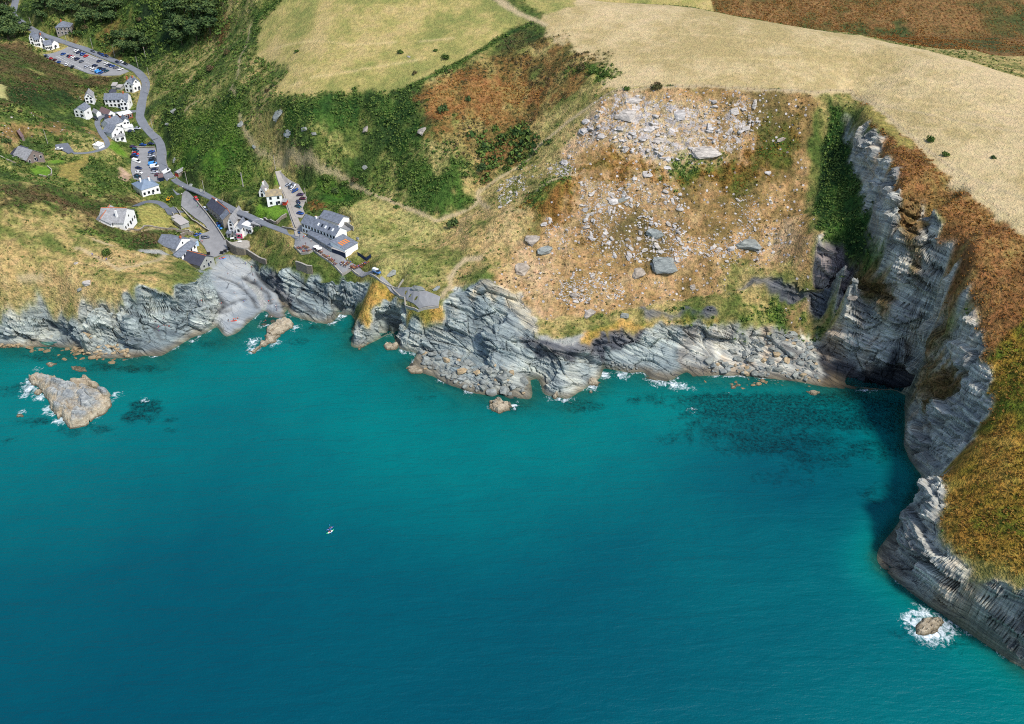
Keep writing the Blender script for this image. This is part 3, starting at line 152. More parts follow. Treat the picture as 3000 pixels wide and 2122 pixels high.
COVER = [["scrubmix",[[-437.5,712.8],[-209.2,708.8],[-192.2,620.0],[-256.4,657.6],[-274.6,660.8],[-330.7,694.0],[-361.1,709.2],[-384.6,730.0],[-415.5,655.2]]],["heath",[[-415.5,655.2],[-364.7,665.2],[-354.0,680.4],[-337.6,667.6],[-298.3,637.6],[-270.6,637.6],[-272.8,624.0],[-284.2,607.6],[-277.8,570.4],[-287.7,551.2],[-300.1,526.4],[-336.6,504.4]]],["heath",[[-255.0,419.2],[-231.0,459.2],[-215.3,475.2],[-212.1,478.8],[-212.1,466.0],[-213.3,459.6],[-218.7,449.2],[-213.7,417.6],[-244.2,393.2]]],["headgrass",[[-276.2,388.8],[-276.5,357.6],[-240.2,360.0],[-232.0,362.0],[-219.8,367.2],[-203.7,362.0],[-199.5,363.6],[-190.8,363.6],[-188.5,363.6],[-185.2,364.0],[-180.3,362.4],[-180.9,366.4],[-176.1,366.0],[-173.1,370.4],[-170.4,368.4],[-161.2,370.8],[-158.0,377.2],[-154.4,387.2],[-152.6,393.2],[-160.5,413.6],[-176.2,417.6],[-187.4,401.6],[-206.7,400.4],[-221.4,397.6],[-242.7,394.0]]],["heath",[[-213.8,418.0],[-205.0,420.4],[-196.7,420.8],[-190.8,436.8],[-180.7,445.6],[-177.7,432.8],[-176.6,415.6],[-183.9,404.4],[-201.4,408.4],[-209.5,403.6]]],["green",[[-209.5,403.6],[-205.9,407.2],[-194.0,406.4],[-183.8,406.0],[-188.6,400.4],[-199.6,403.6],[-207.9,398.8]]],["green",[[-224.0,570.4],[-202.8,554.8],[-167.6,536.0],[-157.9,524.8],[-159.9,510.0],[-153.5,500.8],[-146.6,488.4],[-158.9,477.2],[-179.6,492.0],[-194.7,516.4],[-209.7,535.2]]],["rough",[[-161.6,565.2],[-146.2,525.2],[-138.8,506.0],[-154.2,508.0],[-147.7,498.4],[-134.9,490.4],[-114.1,473.2],[-117.8,479.6],[-136.7,504.4],[-147.0,530.4],[-159.7,576.8]]],["goldfield",[[16.8,574.7],[39.3,594.2],[70.6,602.1],[105.2,590.9],[144.7,559.1],[202.6,527.6],[237.1,501.4],[262.2,474.2],[294.6,436.8],[202.3,324.0],[183.5,380.8],[178.6,413.2],[174.3,430.8],[169.9,456.0],[152.1,448.0],[108.9,452.4],[63.8,459.2],[52.1,461.6],[45.5,464.8],[44.8,482.4],[36.8,498.8],[19.2,525.6]]],["palefield",[[-152.2,650.4],[-146.4,606.4],[-158.8,594.4],[-156.0,564.8],[-126.8,527.6],[-132.1,516.0],[-133.1,506.4],[-105.8,496.0],[-77.4,498.8],[-70.1,490.8],[-53.5,499.2],[-45.6,504.4],[-32.9,514.4],[-19.0,524.4],[-6.5,540.0],[0.0,545.6],[11.5,545.6],[0.3,558.4],[-12.1,574.4],[-22.7,761.2]]],["palefield",[[0.0,748.8],[8.1,564.4],[19.8,551.6],[36.2,562.0],[67.3,728.8],[68.5,748.8]]],["brackenhill",[[-59.6,491.6],[-52.3,494.8],[-28.5,507.6],[-12.2,521.6],[13.1,542.4],[36.7,505.6],[47.5,487.6],[31.4,470.8],[15.9,464.4],[-7.4,447.2],[-17.5,439.2],[-30.7,453.6],[-44.0,471.2],[-47.6,481.2]]],["bracken",[[-54.5,489.6],[-48.2,492.8],[-28.3,504.0],[0.0,508.8],[6.8,498.8],[0.0,484.8],[-7.7,479.2],[-31.6,478.8],[-42.4,472.8]]],["bracken",[[-18.5,491.6],[1.7,504.0],[13.8,494.4],[19.8,478.8],[13.5,475.2],[-2.4,476.8],[-10.3,471.2],[-18.2,472.0]]],["scrub",[[-138.3,510.0],[-118.1,498.8],[-101.4,493.6],[-85.5,498.0],[-72.9,495.2],[-66.2,492.8],[-72.3,486.4],[-82.0,486.0],[-86.6,480.8],[-104.9,477.6],[-119.1,481.2],[-128.3,492.8]]],["scrub",[[-78.5,484.0],[-72.3,486.4],[-66.4,495.2],[-56.3,493.2],[-47.7,482.8],[-44.0,471.2],[-50.8,460.8],[-58.6,465.2],[-67.8,470.4],[-76.3,473.6]]],["scrub",[[-60.3,462.4],[-50.8,460.0],[-34.6,454.8],[-22.9,444.0],[-17.5,439.2],[-18.9,432.0],[-38.0,427.2],[-54.4,440.4],[-63.3,453.2]]],["scrubmix",[[-18.1,466.0],[5.6,470.0],[14.8,457.2],[7.8,450.0],[-10.0,441.6],[-17.8,440.0]]],["green",[[24.8,492.4],[37.1,486.8],[48.6,484.4],[53.3,476.4],[48.2,468.0],[36.8,480.4]]],["green",[[-113.3,470.0],[-105.9,469.2],[-90.5,465.6],[-83.9,461.6],[-79.3,451.2],[-81.3,436.4],[-93.8,437.6],[-103.6,449.6]]],["bracken",[[-114.0,454.4],[-110.7,456.0],[-105.2,450.0],[-106.3,445.6],[-111.1,447.6]]],["grassy",[[-72.4,400.8],[-83.8,422.4],[-45.8,422.8],[-25.5,390.8],[-30.9,386.8],[-30.9,376.0],[-42.3,375.2],[-51.5,383.6],[-62.7,388.8]]],["grassy",[[-79.6,453.2],[-62.3,440.0],[-39.5,426.0],[-30.2,424.8],[-21.8,404.8],[-81.6,405.6],[-89.4,434.4]]],["rough",[[-139.4,437.6],[-112.3,417.2],[-102.5,407.6],[-89.1,398.8],[-76.7,395.6],[-74.6,386.4],[-108.9,399.2],[-127.2,415.6],[-138.9,427.2]]],["tan",[[57.9,458.4],[152.3,447.6],[148.7,441.6],[142.1,407.2],[136.5,368.8],[102.8,370.4],[53.3,360.4],[15.0,353.6],[-5.5,362.8],[-9.3,390.8],[16.0,405.2],[31.3,419.6],[24.9,440.8],[43.1,456.0]]],["headgrass",[[-26.7,427.6],[-2.2,415.6],[16.0,404.0],[1.5,398.0],[-3.5,377.2],[-15.9,369.6],[-29.9,368.0],[-35.7,407.2]]],["whitecliff",[[57.8,455.2],[72.2,451.6],[90.6,449.2],[108.6,446.4],[126.8,444.4],[130.5,441.6],[119.6,438.4],[109.7,431.6],[100.6,427.2],[82.0,423.6],[74.7,424.8],[53.8,429.6],[46.5,431.6],[31.5,439.2],[34.9,450.0],[43.0,454.0]]],["brackenmix",[[-2.2,415.6],[7.5,421.6],[19.6,413.2],[34.3,420.8],[46.4,428.8],[56.6,427.6],[74.6,422.4],[84.2,423.6],[100.5,425.6],[109.6,428.8],[123.3,437.6],[134.1,440.0],[144.8,436.8],[140.8,430.4],[125.6,420.8],[102.4,410.8],[88.8,415.2],[67.1,418.8],[52.8,422.8],[37.9,418.8],[29.7,411.6],[31.2,404.8],[19.6,404.4]]],["green",[[70.9,422.4],[85.7,424.4],[111.1,428.8],[100.4,422.8],[78.0,418.4]]],["green",[[0.8,418.0],[8.2,420.8],[27.0,419.2],[26.8,414.0],[16.0,412.0],[5.2,414.4]]],["brackenmix",[[28.1,396.0],[37.4,398.0],[48.1,394.8],[51.5,392.0],[33.7,390.8]]],["scree",[[32.7,416.8],[62.1,419.2],[81.5,415.2],[84.4,403.2],[86.5,385.6],[75.4,379.2],[47.7,387.6],[32.5,399.6]]],["rough",[[103.9,384.4],[117.5,382.8],[136.5,368.8],[136.0,365.6],[112.0,365.2],[99.5,370.8]]],["bracken",[[171.7,452.8],[178.6,413.2],[183.5,380.8],[202.3,324.0],[232.1,274.8],[188.5,173.6],[157.6,190.0],[145.5,208.4],[148.1,226.4],[162.1,264.8],[165.2,252.4],[176.3,266.0],[176.4,282.4],[179.2,302.8],[175.7,313.6],[177.5,360.8],[166.4,361.2],[170.5,406.8]]],["brackengreen",[[175.2,276.4],[194.3,295.2],[229.0,267.6],[188.5,173.6],[157.6,190.0],[145.9,209.6],[148.1,226.4],[161.1,260.0],[164.9,250.4],[176.6,264.4]]],["straw",[[169.3,457.6],[176.5,427.2],[180.7,390.4],[175.8,394.0],[171.4,420.8],[169.6,450.8]]],["scrub",[[158.4,449.2],[164.7,441.6],[165.3,433.2],[164.8,400.4],[161.3,370.4],[161.0,353.6],[156.4,371.6],[140.5,373.2],[143.6,399.6],[150.6,416.4],[152.9,428.4],[157.5,438.8]]],["rock",[[-276.5,357.6],[-240.3,360.0],[-232.1,362.0],[-219.9,367.2],[-203.8,362.0],[-199.6,363.6],[-190.8,363.6],[-188.3,363.2],[-185.3,364.0],[-180.3,362.4],[-180.7,366.0],[-175.9,365.6],[-172.9,370.0],[-170.5,368.4],[-161.2,370.8],[-158.0,377.2],[-154.2,386.4],[-152.0,391.2],[-139.6,336.0],[-262.3,322.8]]],["rock",[[-157.9,408.8],[-154.7,412.4],[-155.3,422.8],[-156.8,425.6],[-154.1,430.4],[-150.7,432.8],[-143.4,428.4],[-136.8,423.6],[-134.5,421.6],[-123.4,410.0],[-119.2,406.8],[-110.6,403.2],[-102.0,397.2],[-98.7,397.6],[-90.7,388.4],[-83.6,388.8],[-79.3,372.4],[-109.1,342.0],[-139.4,353.6],[-162.6,368.8],[-160.7,371.2],[-152.2,381.2]]],["slab",[[-156.8,425.6],[-154.1,430.4],[-150.7,432.8],[-141.2,425.6],[-133.3,414.8],[-127.9,410.0],[-118.0,400.0],[-114.6,390.4],[-112.5,381.6],[-120.7,373.6],[-126.1,384.8],[-136.8,364.0],[-143.8,376.0],[-144.7,379.6],[-146.1,390.4],[-153.4,407.6]]],["rock",[[-99.9,396.4],[-90.2,390.4],[-85.1,395.2],[-69.2,384.8],[-70.8,382.0],[-73.4,381.6],[-78.7,384.4],[-83.4,366.8],[-99.4,371.2],[-102.3,398.8]]],["rock",[[-81.0,378.0],[-74.6,368.4],[-69.1,362.0],[-65.5,366.0],[-67.3,368.4],[-65.4,371.2],[-57.6,374.0],[-54.2,372.8],[-50.1,365.6],[-48.9,361.6],[-42.0,356.4],[-34.6,355.6],[-32.7,358.4],[-32.6,360.8],[-29.2,363.2],[-28.2,372.8],[-22.2,370.0],[-12.7,372.4],[-4.4,368.4],[0.5,364.4],[0.5,292.8],[-78.9,336.8]]],["goldmoss",[[-67.6,384.0],[-57.2,380.4],[-57.6,374.0],[-66.5,372.0],[-67.2,366.4],[-65.5,366.0],[-69.1,362.0],[-74.6,368.4],[-81.1,378.4],[-72.1,374.4],[-70.2,380.8],[-69.1,383.2]]],["goldmoss",[[-50.1,364.8],[-43.7,360.0],[-34.0,360.4],[-32.7,358.8],[-34.6,356.0],[-41.0,356.4],[-47.7,360.4]]],["paleblock",[[-12.7,372.4],[-7.3,370.8],[0.0,363.2],[1.5,352.4],[-7.3,360.4],[-12.1,360.8],[-19.1,366.4],[-20.6,367.6],[-17.1,368.8]]],["rock",[[-15.9,367.6],[-13.0,372.4],[-7.1,368.4],[-1.2,362.4],[3.6,355.2],[9.3,344.0],[11.1,339.6],[17.6,334.4],[24.5,333.2],[29.5,338.8],[32.4,340.0],[49.5,352.0],[64.3,354.4],[95.6,354.4],[89.1,309.6],[-14.5,302.4]]],["paleblock",[[-16.0,372.4],[-13.0,372.4],[-7.1,368.4],[3.7,368.4],[11.3,353.6],[11.2,344.0],[7.4,346.0],[3.6,354.4],[-3.7,364.8],[-11.0,365.2]]],["rockdark",[[-3.6,352.0],[0.2,347.2],[11.1,342.0],[17.7,338.8],[27.1,339.2],[49.6,352.0],[63.8,354.4],[57.1,351.2],[42.0,343.2],[26.9,331.6],[17.6,333.2],[11.1,337.6],[2.6,344.4]]],["gravel",[[10.2,344.0],[22.5,341.6],[29.7,344.8],[32.1,345.6],[30.0,339.6],[26.2,338.4],[17.7,338.8],[11.1,342.0]]],["goldmoss",[[32.1,345.6],[49.7,354.8],[62.0,356.0],[95.6,355.6],[95.6,354.4],[64.3,354.4],[49.6,352.4],[32.4,340.0],[28.5,338.8]]],["green",[[42.3,353.6],[62.0,357.2],[95.6,356.8],[95.5,355.6],[62.1,356.4],[52.2,355.2]]],["rockdark",[[57.6,362.4],[64.4,359.6],[76.4,358.8],[95.7,359.2],[95.6,356.8],[76.6,357.2],[60.0,357.2]]],["cliff",[[139.3,375.2],[152.0,374.8],[156.2,366.0],[163.4,342.0],[160.7,356.4],[162.0,378.4],[165.2,432.8],[165.4,442.0],[168.9,422.4],[170.5,406.8],[169.0,386.4],[166.4,361.2],[177.5,360.8],[175.2,340.4],[179.4,330.4],[175.7,313.6],[180.3,308.8],[179.2,302.8],[180.1,292.8],[176.4,282.4],[176.3,266.0],[171.3,257.6],[165.2,252.4],[159.7,251.2],[162.1,264.8],[141.6,248.0],[150.9,298.0],[117.8,309.6],[75.4,321.6],[78.7,352.8],[103.5,354.4],[120.1,353.6],[128.9,353.6],[142.9,354.0],[149.4,347.2],[145.9,364.4]]],["scrub",[[159.7,447.2],[164.0,439.2],[164.1,430.4],[163.1,398.4],[161.2,368.0],[162.7,350.0],[160.2,353.2],[156.7,370.0],[141.7,373.2],[143.8,392.0],[148.9,410.0],[153.3,428.4],[157.3,444.4]]],["browngrass",[[167.0,361.6],[175.1,360.4],[171.0,343.2],[173.5,336.4],[174.2,334.0],[170.8,338.4],[166.9,346.4],[165.0,352.8]]],["browngrass",[[175.7,316.0],[178.8,307.2],[178.6,298.4],[177.1,305.6],[175.7,307.2],[173.8,311.2]]],["green",[[175.3,311.2],[178.6,306.4],[178.1,301.6],[177.3,307.2]]],["browngrass",[[175.1,324.0],[174.5,309.2],[175.2,295.2],[170.9,282.4],[169.1,288.4],[165.9,282.8],[170.0,302.0],[174.6,321.6]]],["browngrass",[[156.7,370.0],[160.2,353.2],[163.2,342.4],[166.6,336.4],[161.6,338.8],[154.6,347.2]]],["browngrass",[[163.5,368.4],[163.2,354.4],[165.5,348.0],[163.9,351.6]]],["purplerock",[[138.6,372.4],[152.3,373.6],[156.2,366.0],[150.1,350.8],[146.1,364.4]]],["green",[[110.3,364.8],[121.3,364.8],[137.9,362.8],[146.4,356.4],[148.2,348.4],[144.0,355.2],[128.7,353.2],[103.5,354.4],[104.0,356.0],[120.0,358.0]]],["scree",[[127.2,359.2],[138.0,361.6],[145.0,358.0],[142.8,356.4],[131.7,354.4]]],["rockdark",[[99.7,368.0],[110.4,371.6],[126.3,367.6],[145.8,365.2],[146.0,357.6],[135.2,362.8],[121.3,364.8],[111.0,369.6]]],["rockblackshade",[[141.7,347.2],[146.6,340.4],[156.3,334.4],[160.0,332.0],[173.4,329.6],[175.0,317.6],[172.2,308.4],[174.8,319.2],[156.2,321.6],[137.6,324.8]]],["cliff",[[161.6,266.8],[161.6,263.6],[148.1,226.4],[144.9,215.6],[144.8,206.4],[147.0,203.6],[150.0,197.6],[157.4,189.2],[182.9,175.2],[176.0,138.8],[120.0,197.6],[132.0,235.6]]],["straw",[[143.9,212.4],[146.4,208.0],[151.3,200.8],[158.6,192.4],[176.6,184.4],[174.7,180.8],[157.3,189.2],[150.1,198.0],[147.2,204.0],[145.0,206.8]]],["tan",[[-286.9,493.2],[-281.9,508.0],[-277.4,516.4],[-273.7,519.2],[-281.0,502.0],[-280.2,483.6],[-281.8,480.0]]],["tan",[[-277.4,515.6],[-280.6,540.0],[-274.4,540.8],[-268.5,534.4],[-265.5,523.2],[-273.3,513.6]]],["tan",[[-290.7,516.0],[-280.1,508.4],[-281.2,498.8],[-286.3,491.6],[-288.2,496.8]]],["pale",[[-316.9,557.2],[-312.0,559.6],[-303.8,545.6],[-301.0,536.4],[-304.7,530.8]]],["lawn",[[-259.4,464.4],[-259.1,473.2],[-255.0,474.8],[-252.2,470.0],[-251.2,462.0],[-255.6,459.6]]],["lawn",[[-259.6,486.8],[-256.4,492.4],[-253.8,489.2],[-254.5,482.8],[-256.6,478.8]]],["straw",[[-251.9,480.8],[-248.1,505.2],[-242.8,487.2],[-234.1,461.6],[-242.7,463.6],[-249.3,468.8]]],["lawn",[[-140.0,460.8],[-137.9,462.8],[-133.9,455.2],[-125.2,455.6],[-123.8,451.6],[-120.2,450.8],[-119.4,446.8],[-125.8,442.4],[-138.2,453.6]]],["lawn",[[-132.1,474.8],[-132.2,482.4],[-130.8,480.4],[-129.5,475.2]]],["strawlawn",[[-204.6,454.0],[-201.6,465.2],[-196.1,467.6],[-191.9,462.4],[-180.6,449.2],[-191.3,438.4],[-196.5,436.4],[-199.5,444.0]]],["tan",[[-282.6,586.4],[-286.9,604.0],[-280.8,595.6],[-276.8,584.0]]],["tan",[[-262.2,544.8],[-255.4,538.0],[-251.1,535.2],[-249.0,530.4],[-253.3,534.4]]],["lawn",[[-246.0,536.0],[-243.2,539.6],[-235.5,531.2],[-236.2,528.4],[-242.7,523.6]]],["tan",[[-264.2,545.2],[-260.1,546.4],[-251.1,535.6],[-246.4,526.8],[-250.2,526.4],[-259.1,536.8]]],["rockpink",[[-233.8,512.4],[-231.5,511.6],[-226.4,508.8],[-223.5,498.8],[-223.9,490.0],[-227.1,493.6]]]]
PATHS = [["path",0.9,[[-209.0,390.0],[-197.8,386.0],[-185.8,377.6]]],["path",0.8,[[-186.0,378.4],[-181.5,384.8],[-175.2,396.0],[-175.8,410.0],[-174.0,414.8]]],["gravel",2.2,[[-184.0,403.6],[-174.5,412.4]]],["path",0.7,[[-228.8,368.8],[-219.5,372.4]]],["path",0.7,[[-204.0,399.2],[-195.7,399.2]]],["path",0.8,[[-83.9,461.6],[-62.7,444.4],[-39.5,426.0],[-30.4,428.8],[-18.9,432.0],[-17.5,438.8],[-16.7,440.0]]],["path",0.7,[[-17.8,438.8],[-10.0,441.6],[8.5,449.6],[12.4,453.6],[28.4,457.6],[43.2,457.6],[52.8,459.6],[59.4,458.8]]],["path",1.0,[[-17.8,438.8],[-16.1,432.8],[-12.0,424.4]]],["path",0.9,[[59.3,458.0],[64.4,457.2],[94.6,454.8],[123.1,449.6],[152.3,448.8]]],["path",0.9,[[152.3,449.2],[170.8,456.4],[175.0,438.8],[178.9,423.6],[184.9,393.6],[189.4,378.4],[197.6,362.8],[211.0,346.8]]],["path",0.7,[[175.0,438.8],[192.3,423.2],[210.6,408.0],[230.1,396.0]]],["path",0.6,[[-166.7,601.6],[-166.6,584.8],[-168.6,574.8],[-166.4,554.0],[-169.9,546.0],[-162.4,530.8]]],["path",0.7,[[-159.2,519.2],[-154.2,508.0],[-143.5,494.4],[-136.2,490.8]]],["path",0.8,[[-135.3,489.2],[-105.4,470.0],[-96.4,468.0],[-83.9,461.6]]],["path",0.7,[[-204.7,556.8],[-201.9,558.8],[-194.6,558.4]]],["path",1.4,[[-15.2,389.6],[-22.4,391.2],[-26.3,387.2],[-29.1,380.4],[-29.2,372.8],[-32.2,364.8]]],["path",1.0,[[-6.1,573.6],[0.0,563.6],[16.6,542.4]]],["path",1.6,[[-14.4,581.6],[-4.0,566.0],[16.6,542.4],[19.5,538.4]]],["scrub",1.6,[[-64.8,495.6],[-56.6,496.0],[-48.6,500.0],[-32.7,511.6],[-17.3,524.0],[-0.5,542.4],[11.5,543.6]]],["scrub",1.8,[[-150.7,607.6],[-160.5,603.6],[-163.5,596.0]]],["path",0.6,[[-196.7,420.8],[-191.0,437.2],[-180.8,446.0]]],["path",0.7,[[11.1,418.8],[34.2,419.6]]],["crack",0.95,[[-133.0,414.4],[-131.1,413.6],[-127.9,410.0],[-122.3,402.4],[-118.0,400.0],[-115.6,392.8]]],["gravel",1.6,[[-138.3,411.6],[-128.3,399.2],[-124.3,389.6]]],["rockdark",1.2,[[-123.7,408.8],[-117.8,402.0],[-110.2,391.6]]],["crack",0.75,[[-139.9,412.0],[-132.0,407.2],[-123.5,398.8],[-121.4,392.0]]],["crack",0.6,[[-151.3,410.0],[-140.7,406.0],[-130.9,394.8],[-127.2,387.6]]],["crack",0.6,[[-146.1,390.4],[-143.0,384.8],[-144.7,379.6]]],["crack",0.55,[[-144.1,380.8],[-139.9,386.8],[-134.1,393.2]]],["track",0.5,[[168.5,460.8],[195.1,432.4],[233.6,408.4]]],["track",0.5,[[184.2,465.6],[211.9,442.0],[240.3,421.6]]],["track",0.5,[[-125.0,511.2],[-91.3,513.6],[-49.9,519.6]]],["track",0.5,[[-143.3,561.6],[-94.2,539.2],[-33.8,537.2]]],["track",0.5,[[29.0,533.6],[93.8,516.0],[178.1,482.4],[222.6,415.6]]],["track",0.5,[[36.4,492.4],[107.1,483.2],[158.1,473.6],[185.4,447.6],[213.2,390.0]]],["crack",0.6,[[-169.7,362.8],[-165.4,356.8]]],["crack",0.55,[[-146.1,390.4],[-141.0,385.6],[-138.4,388.4]]],["crack",0.5,[[-148.1,378.0],[-144.0,379.6],[-139.0,382.8]]],["crack",0.6,[[-107.4,389.2],[-100.6,383.2],[-92.8,379.2]]],["crack",0.6,[[-104.1,396.4],[-107.6,392.8],[-107.4,389.2]]],["crack",0.5,[[-99.7,391.6],[-93.8,388.0],[-88.3,385.2]]],["crack",0.5,[[-132.7,409.2],[-129.1,404.4],[-123.0,398.0]]]]
ROADS = [["road","grey tarmac valley road winding down past the car parks to the beach",2.7,[[-399.9,776.8],[-397.5,768.8],[-389.5,740.4],[-381.2,728.0],[-370.0,716.8],[-361.1,709.2],[-349.0,701.6],[-330.7,694.0],[-315.5,686.0],[-293.9,670.4],[-275.1,657.6],[-265.5,649.2],[-256.7,636.4],[-253.2,629.2],[-250.2,614.8],[-247.2,598.8],[-242.8,580.0],[-236.6,568.8],[-229.5,559.6],[-223.3,552.8],[-225.4,555.6],[-220.8,548.8],[-216.8,537.6],[-214.4,528.0],[-209.2,516.8],[-203.8,508.4],[-198.9,501.2],[-195.2,494.4],[-191.4,489.6]]],["road","narrow grey lane climbing behind the cottages to the pub terrace",1.9,[[-200.3,505.6],[-198.1,502.4],[-187.6,492.0],[-177.8,483.6],[-167.8,474.0],[-158.2,464.4],[-149.0,456.0],[-143.2,452.4],[-136.4,445.6],[-128.0,438.0],[-120.0,431.6],[-112.7,425.2],[-109.6,422.4]]],["track","pale gravel track beside the pub running up to its parking strip",2.0,[[-109.8,423.6],[-112.4,432.4],[-115.7,441.2],[-119.4,452.0],[-123.0,462.4],[-127.3,474.0],[-130.9,482.0]]],["road","thin tarmac lane looping past the small white houses on the left bank",1.5,[[-246.5,588.8],[-254.2,586.8],[-261.7,578.4],[-263.8,571.2],[-264.0,566.0],[-261.1,556.8],[-254.6,545.6],[-248.6,536.8],[-245.2,529.6],[-245.2,523.2],[-246.7,515.6],[-249.8,506.8],[-254.2,502.0]]],["driveway","dark curved driveway round the straw lawn of the gabled house",1.7,[[-205.9,456.8],[-207.5,474.4],[-204.3,476.8],[-199.3,476.4],[-194.2,470.8],[-191.1,468.0],[-187.3,473.2]]]]
AREAS = [["beach_square","open grey concrete square at the head of the slipway",[[-191.5,490.8],[-189.2,478.8],[-185.8,475.2],[-177.3,464.8],[-171.2,459.6],[-166.8,453.6],[-171.0,449.2],[-169.4,442.0],[-165.5,437.2],[-162.6,432.0],[-159.6,426.4],[-151.3,435.6],[-155.7,444.4],[-164.0,457.2],[-171.6,468.4],[-177.7,476.4],[-184.1,485.2],[-188.6,490.8]]],["car_park","large sloping upper car park with rows of painted bays",[[-340.8,672.8],[-332.6,684.0],[-327.8,691.2],[-322.2,686.4],[-309.0,676.8],[-283.1,657.6],[-270.7,648.4],[-275.2,641.2],[-286.0,638.4],[-296.1,640.8],[-311.9,650.0],[-332.3,663.6]]],["car_park","lower car park between the valley road and the cottage gardens",[[-238.0,546.4],[-223.6,546.4],[-219.8,535.6],[-216.0,525.6],[-209.3,512.0],[-206.7,505.6],[-209.0,503.6],[-223.2,503.2],[-228.3,514.0],[-233.4,530.8]]],["parking_strip","pale gravel parking strip on the slope above the pub",[[-130.4,481.6],[-126.0,477.6],[-118.3,471.6],[-112.1,460.8],[-113.1,451.6],[-110.7,445.6],[-111.6,441.2],[-115.3,442.8],[-119.0,452.0],[-123.2,463.6],[-128.1,474.4]]],["pub_terrace","grey paved terrace in front of the long white pub",[[-112.7,428.4],[-108.5,425.6],[-97.2,414.8],[-90.3,407.6],[-82.3,400.4],[-75.9,398.0],[-66.5,389.2],[-68.4,388.0],[-75.8,394.8],[-79.8,397.2],[-84.3,396.0],[-89.1,399.2],[-95.6,404.8],[-100.1,409.2],[-102.6,408.4],[-106.5,409.2],[-111.2,415.6]]],["stone_platform","rough paved platform at the cliff edge beyond the terrace",[[-70.2,389.6],[-62.4,384.8],[-50.7,374.8],[-33.2,364.8],[-34.0,361.2],[-43.2,361.2],[-49.7,368.4],[-53.1,372.8],[-60.0,380.0]]],["courtyard","dark tarmac yard beside the wooden gabled house",[[-265.4,507.2],[-260.9,513.6],[-254.3,504.4],[-255.7,500.0],[-264.0,504.4]]],["turning_area","dark tarmac forecourt at the end of the driveway",[[-194.6,467.6],[-192.6,476.4],[-189.3,471.6],[-188.8,462.8],[-191.0,461.6]]],["pub_yard","concrete service yard behind the pub",[[-106.9,440.0],[-98.0,440.8],[-82.5,426.0],[-87.4,424.4],[-97.0,434.0]]]]
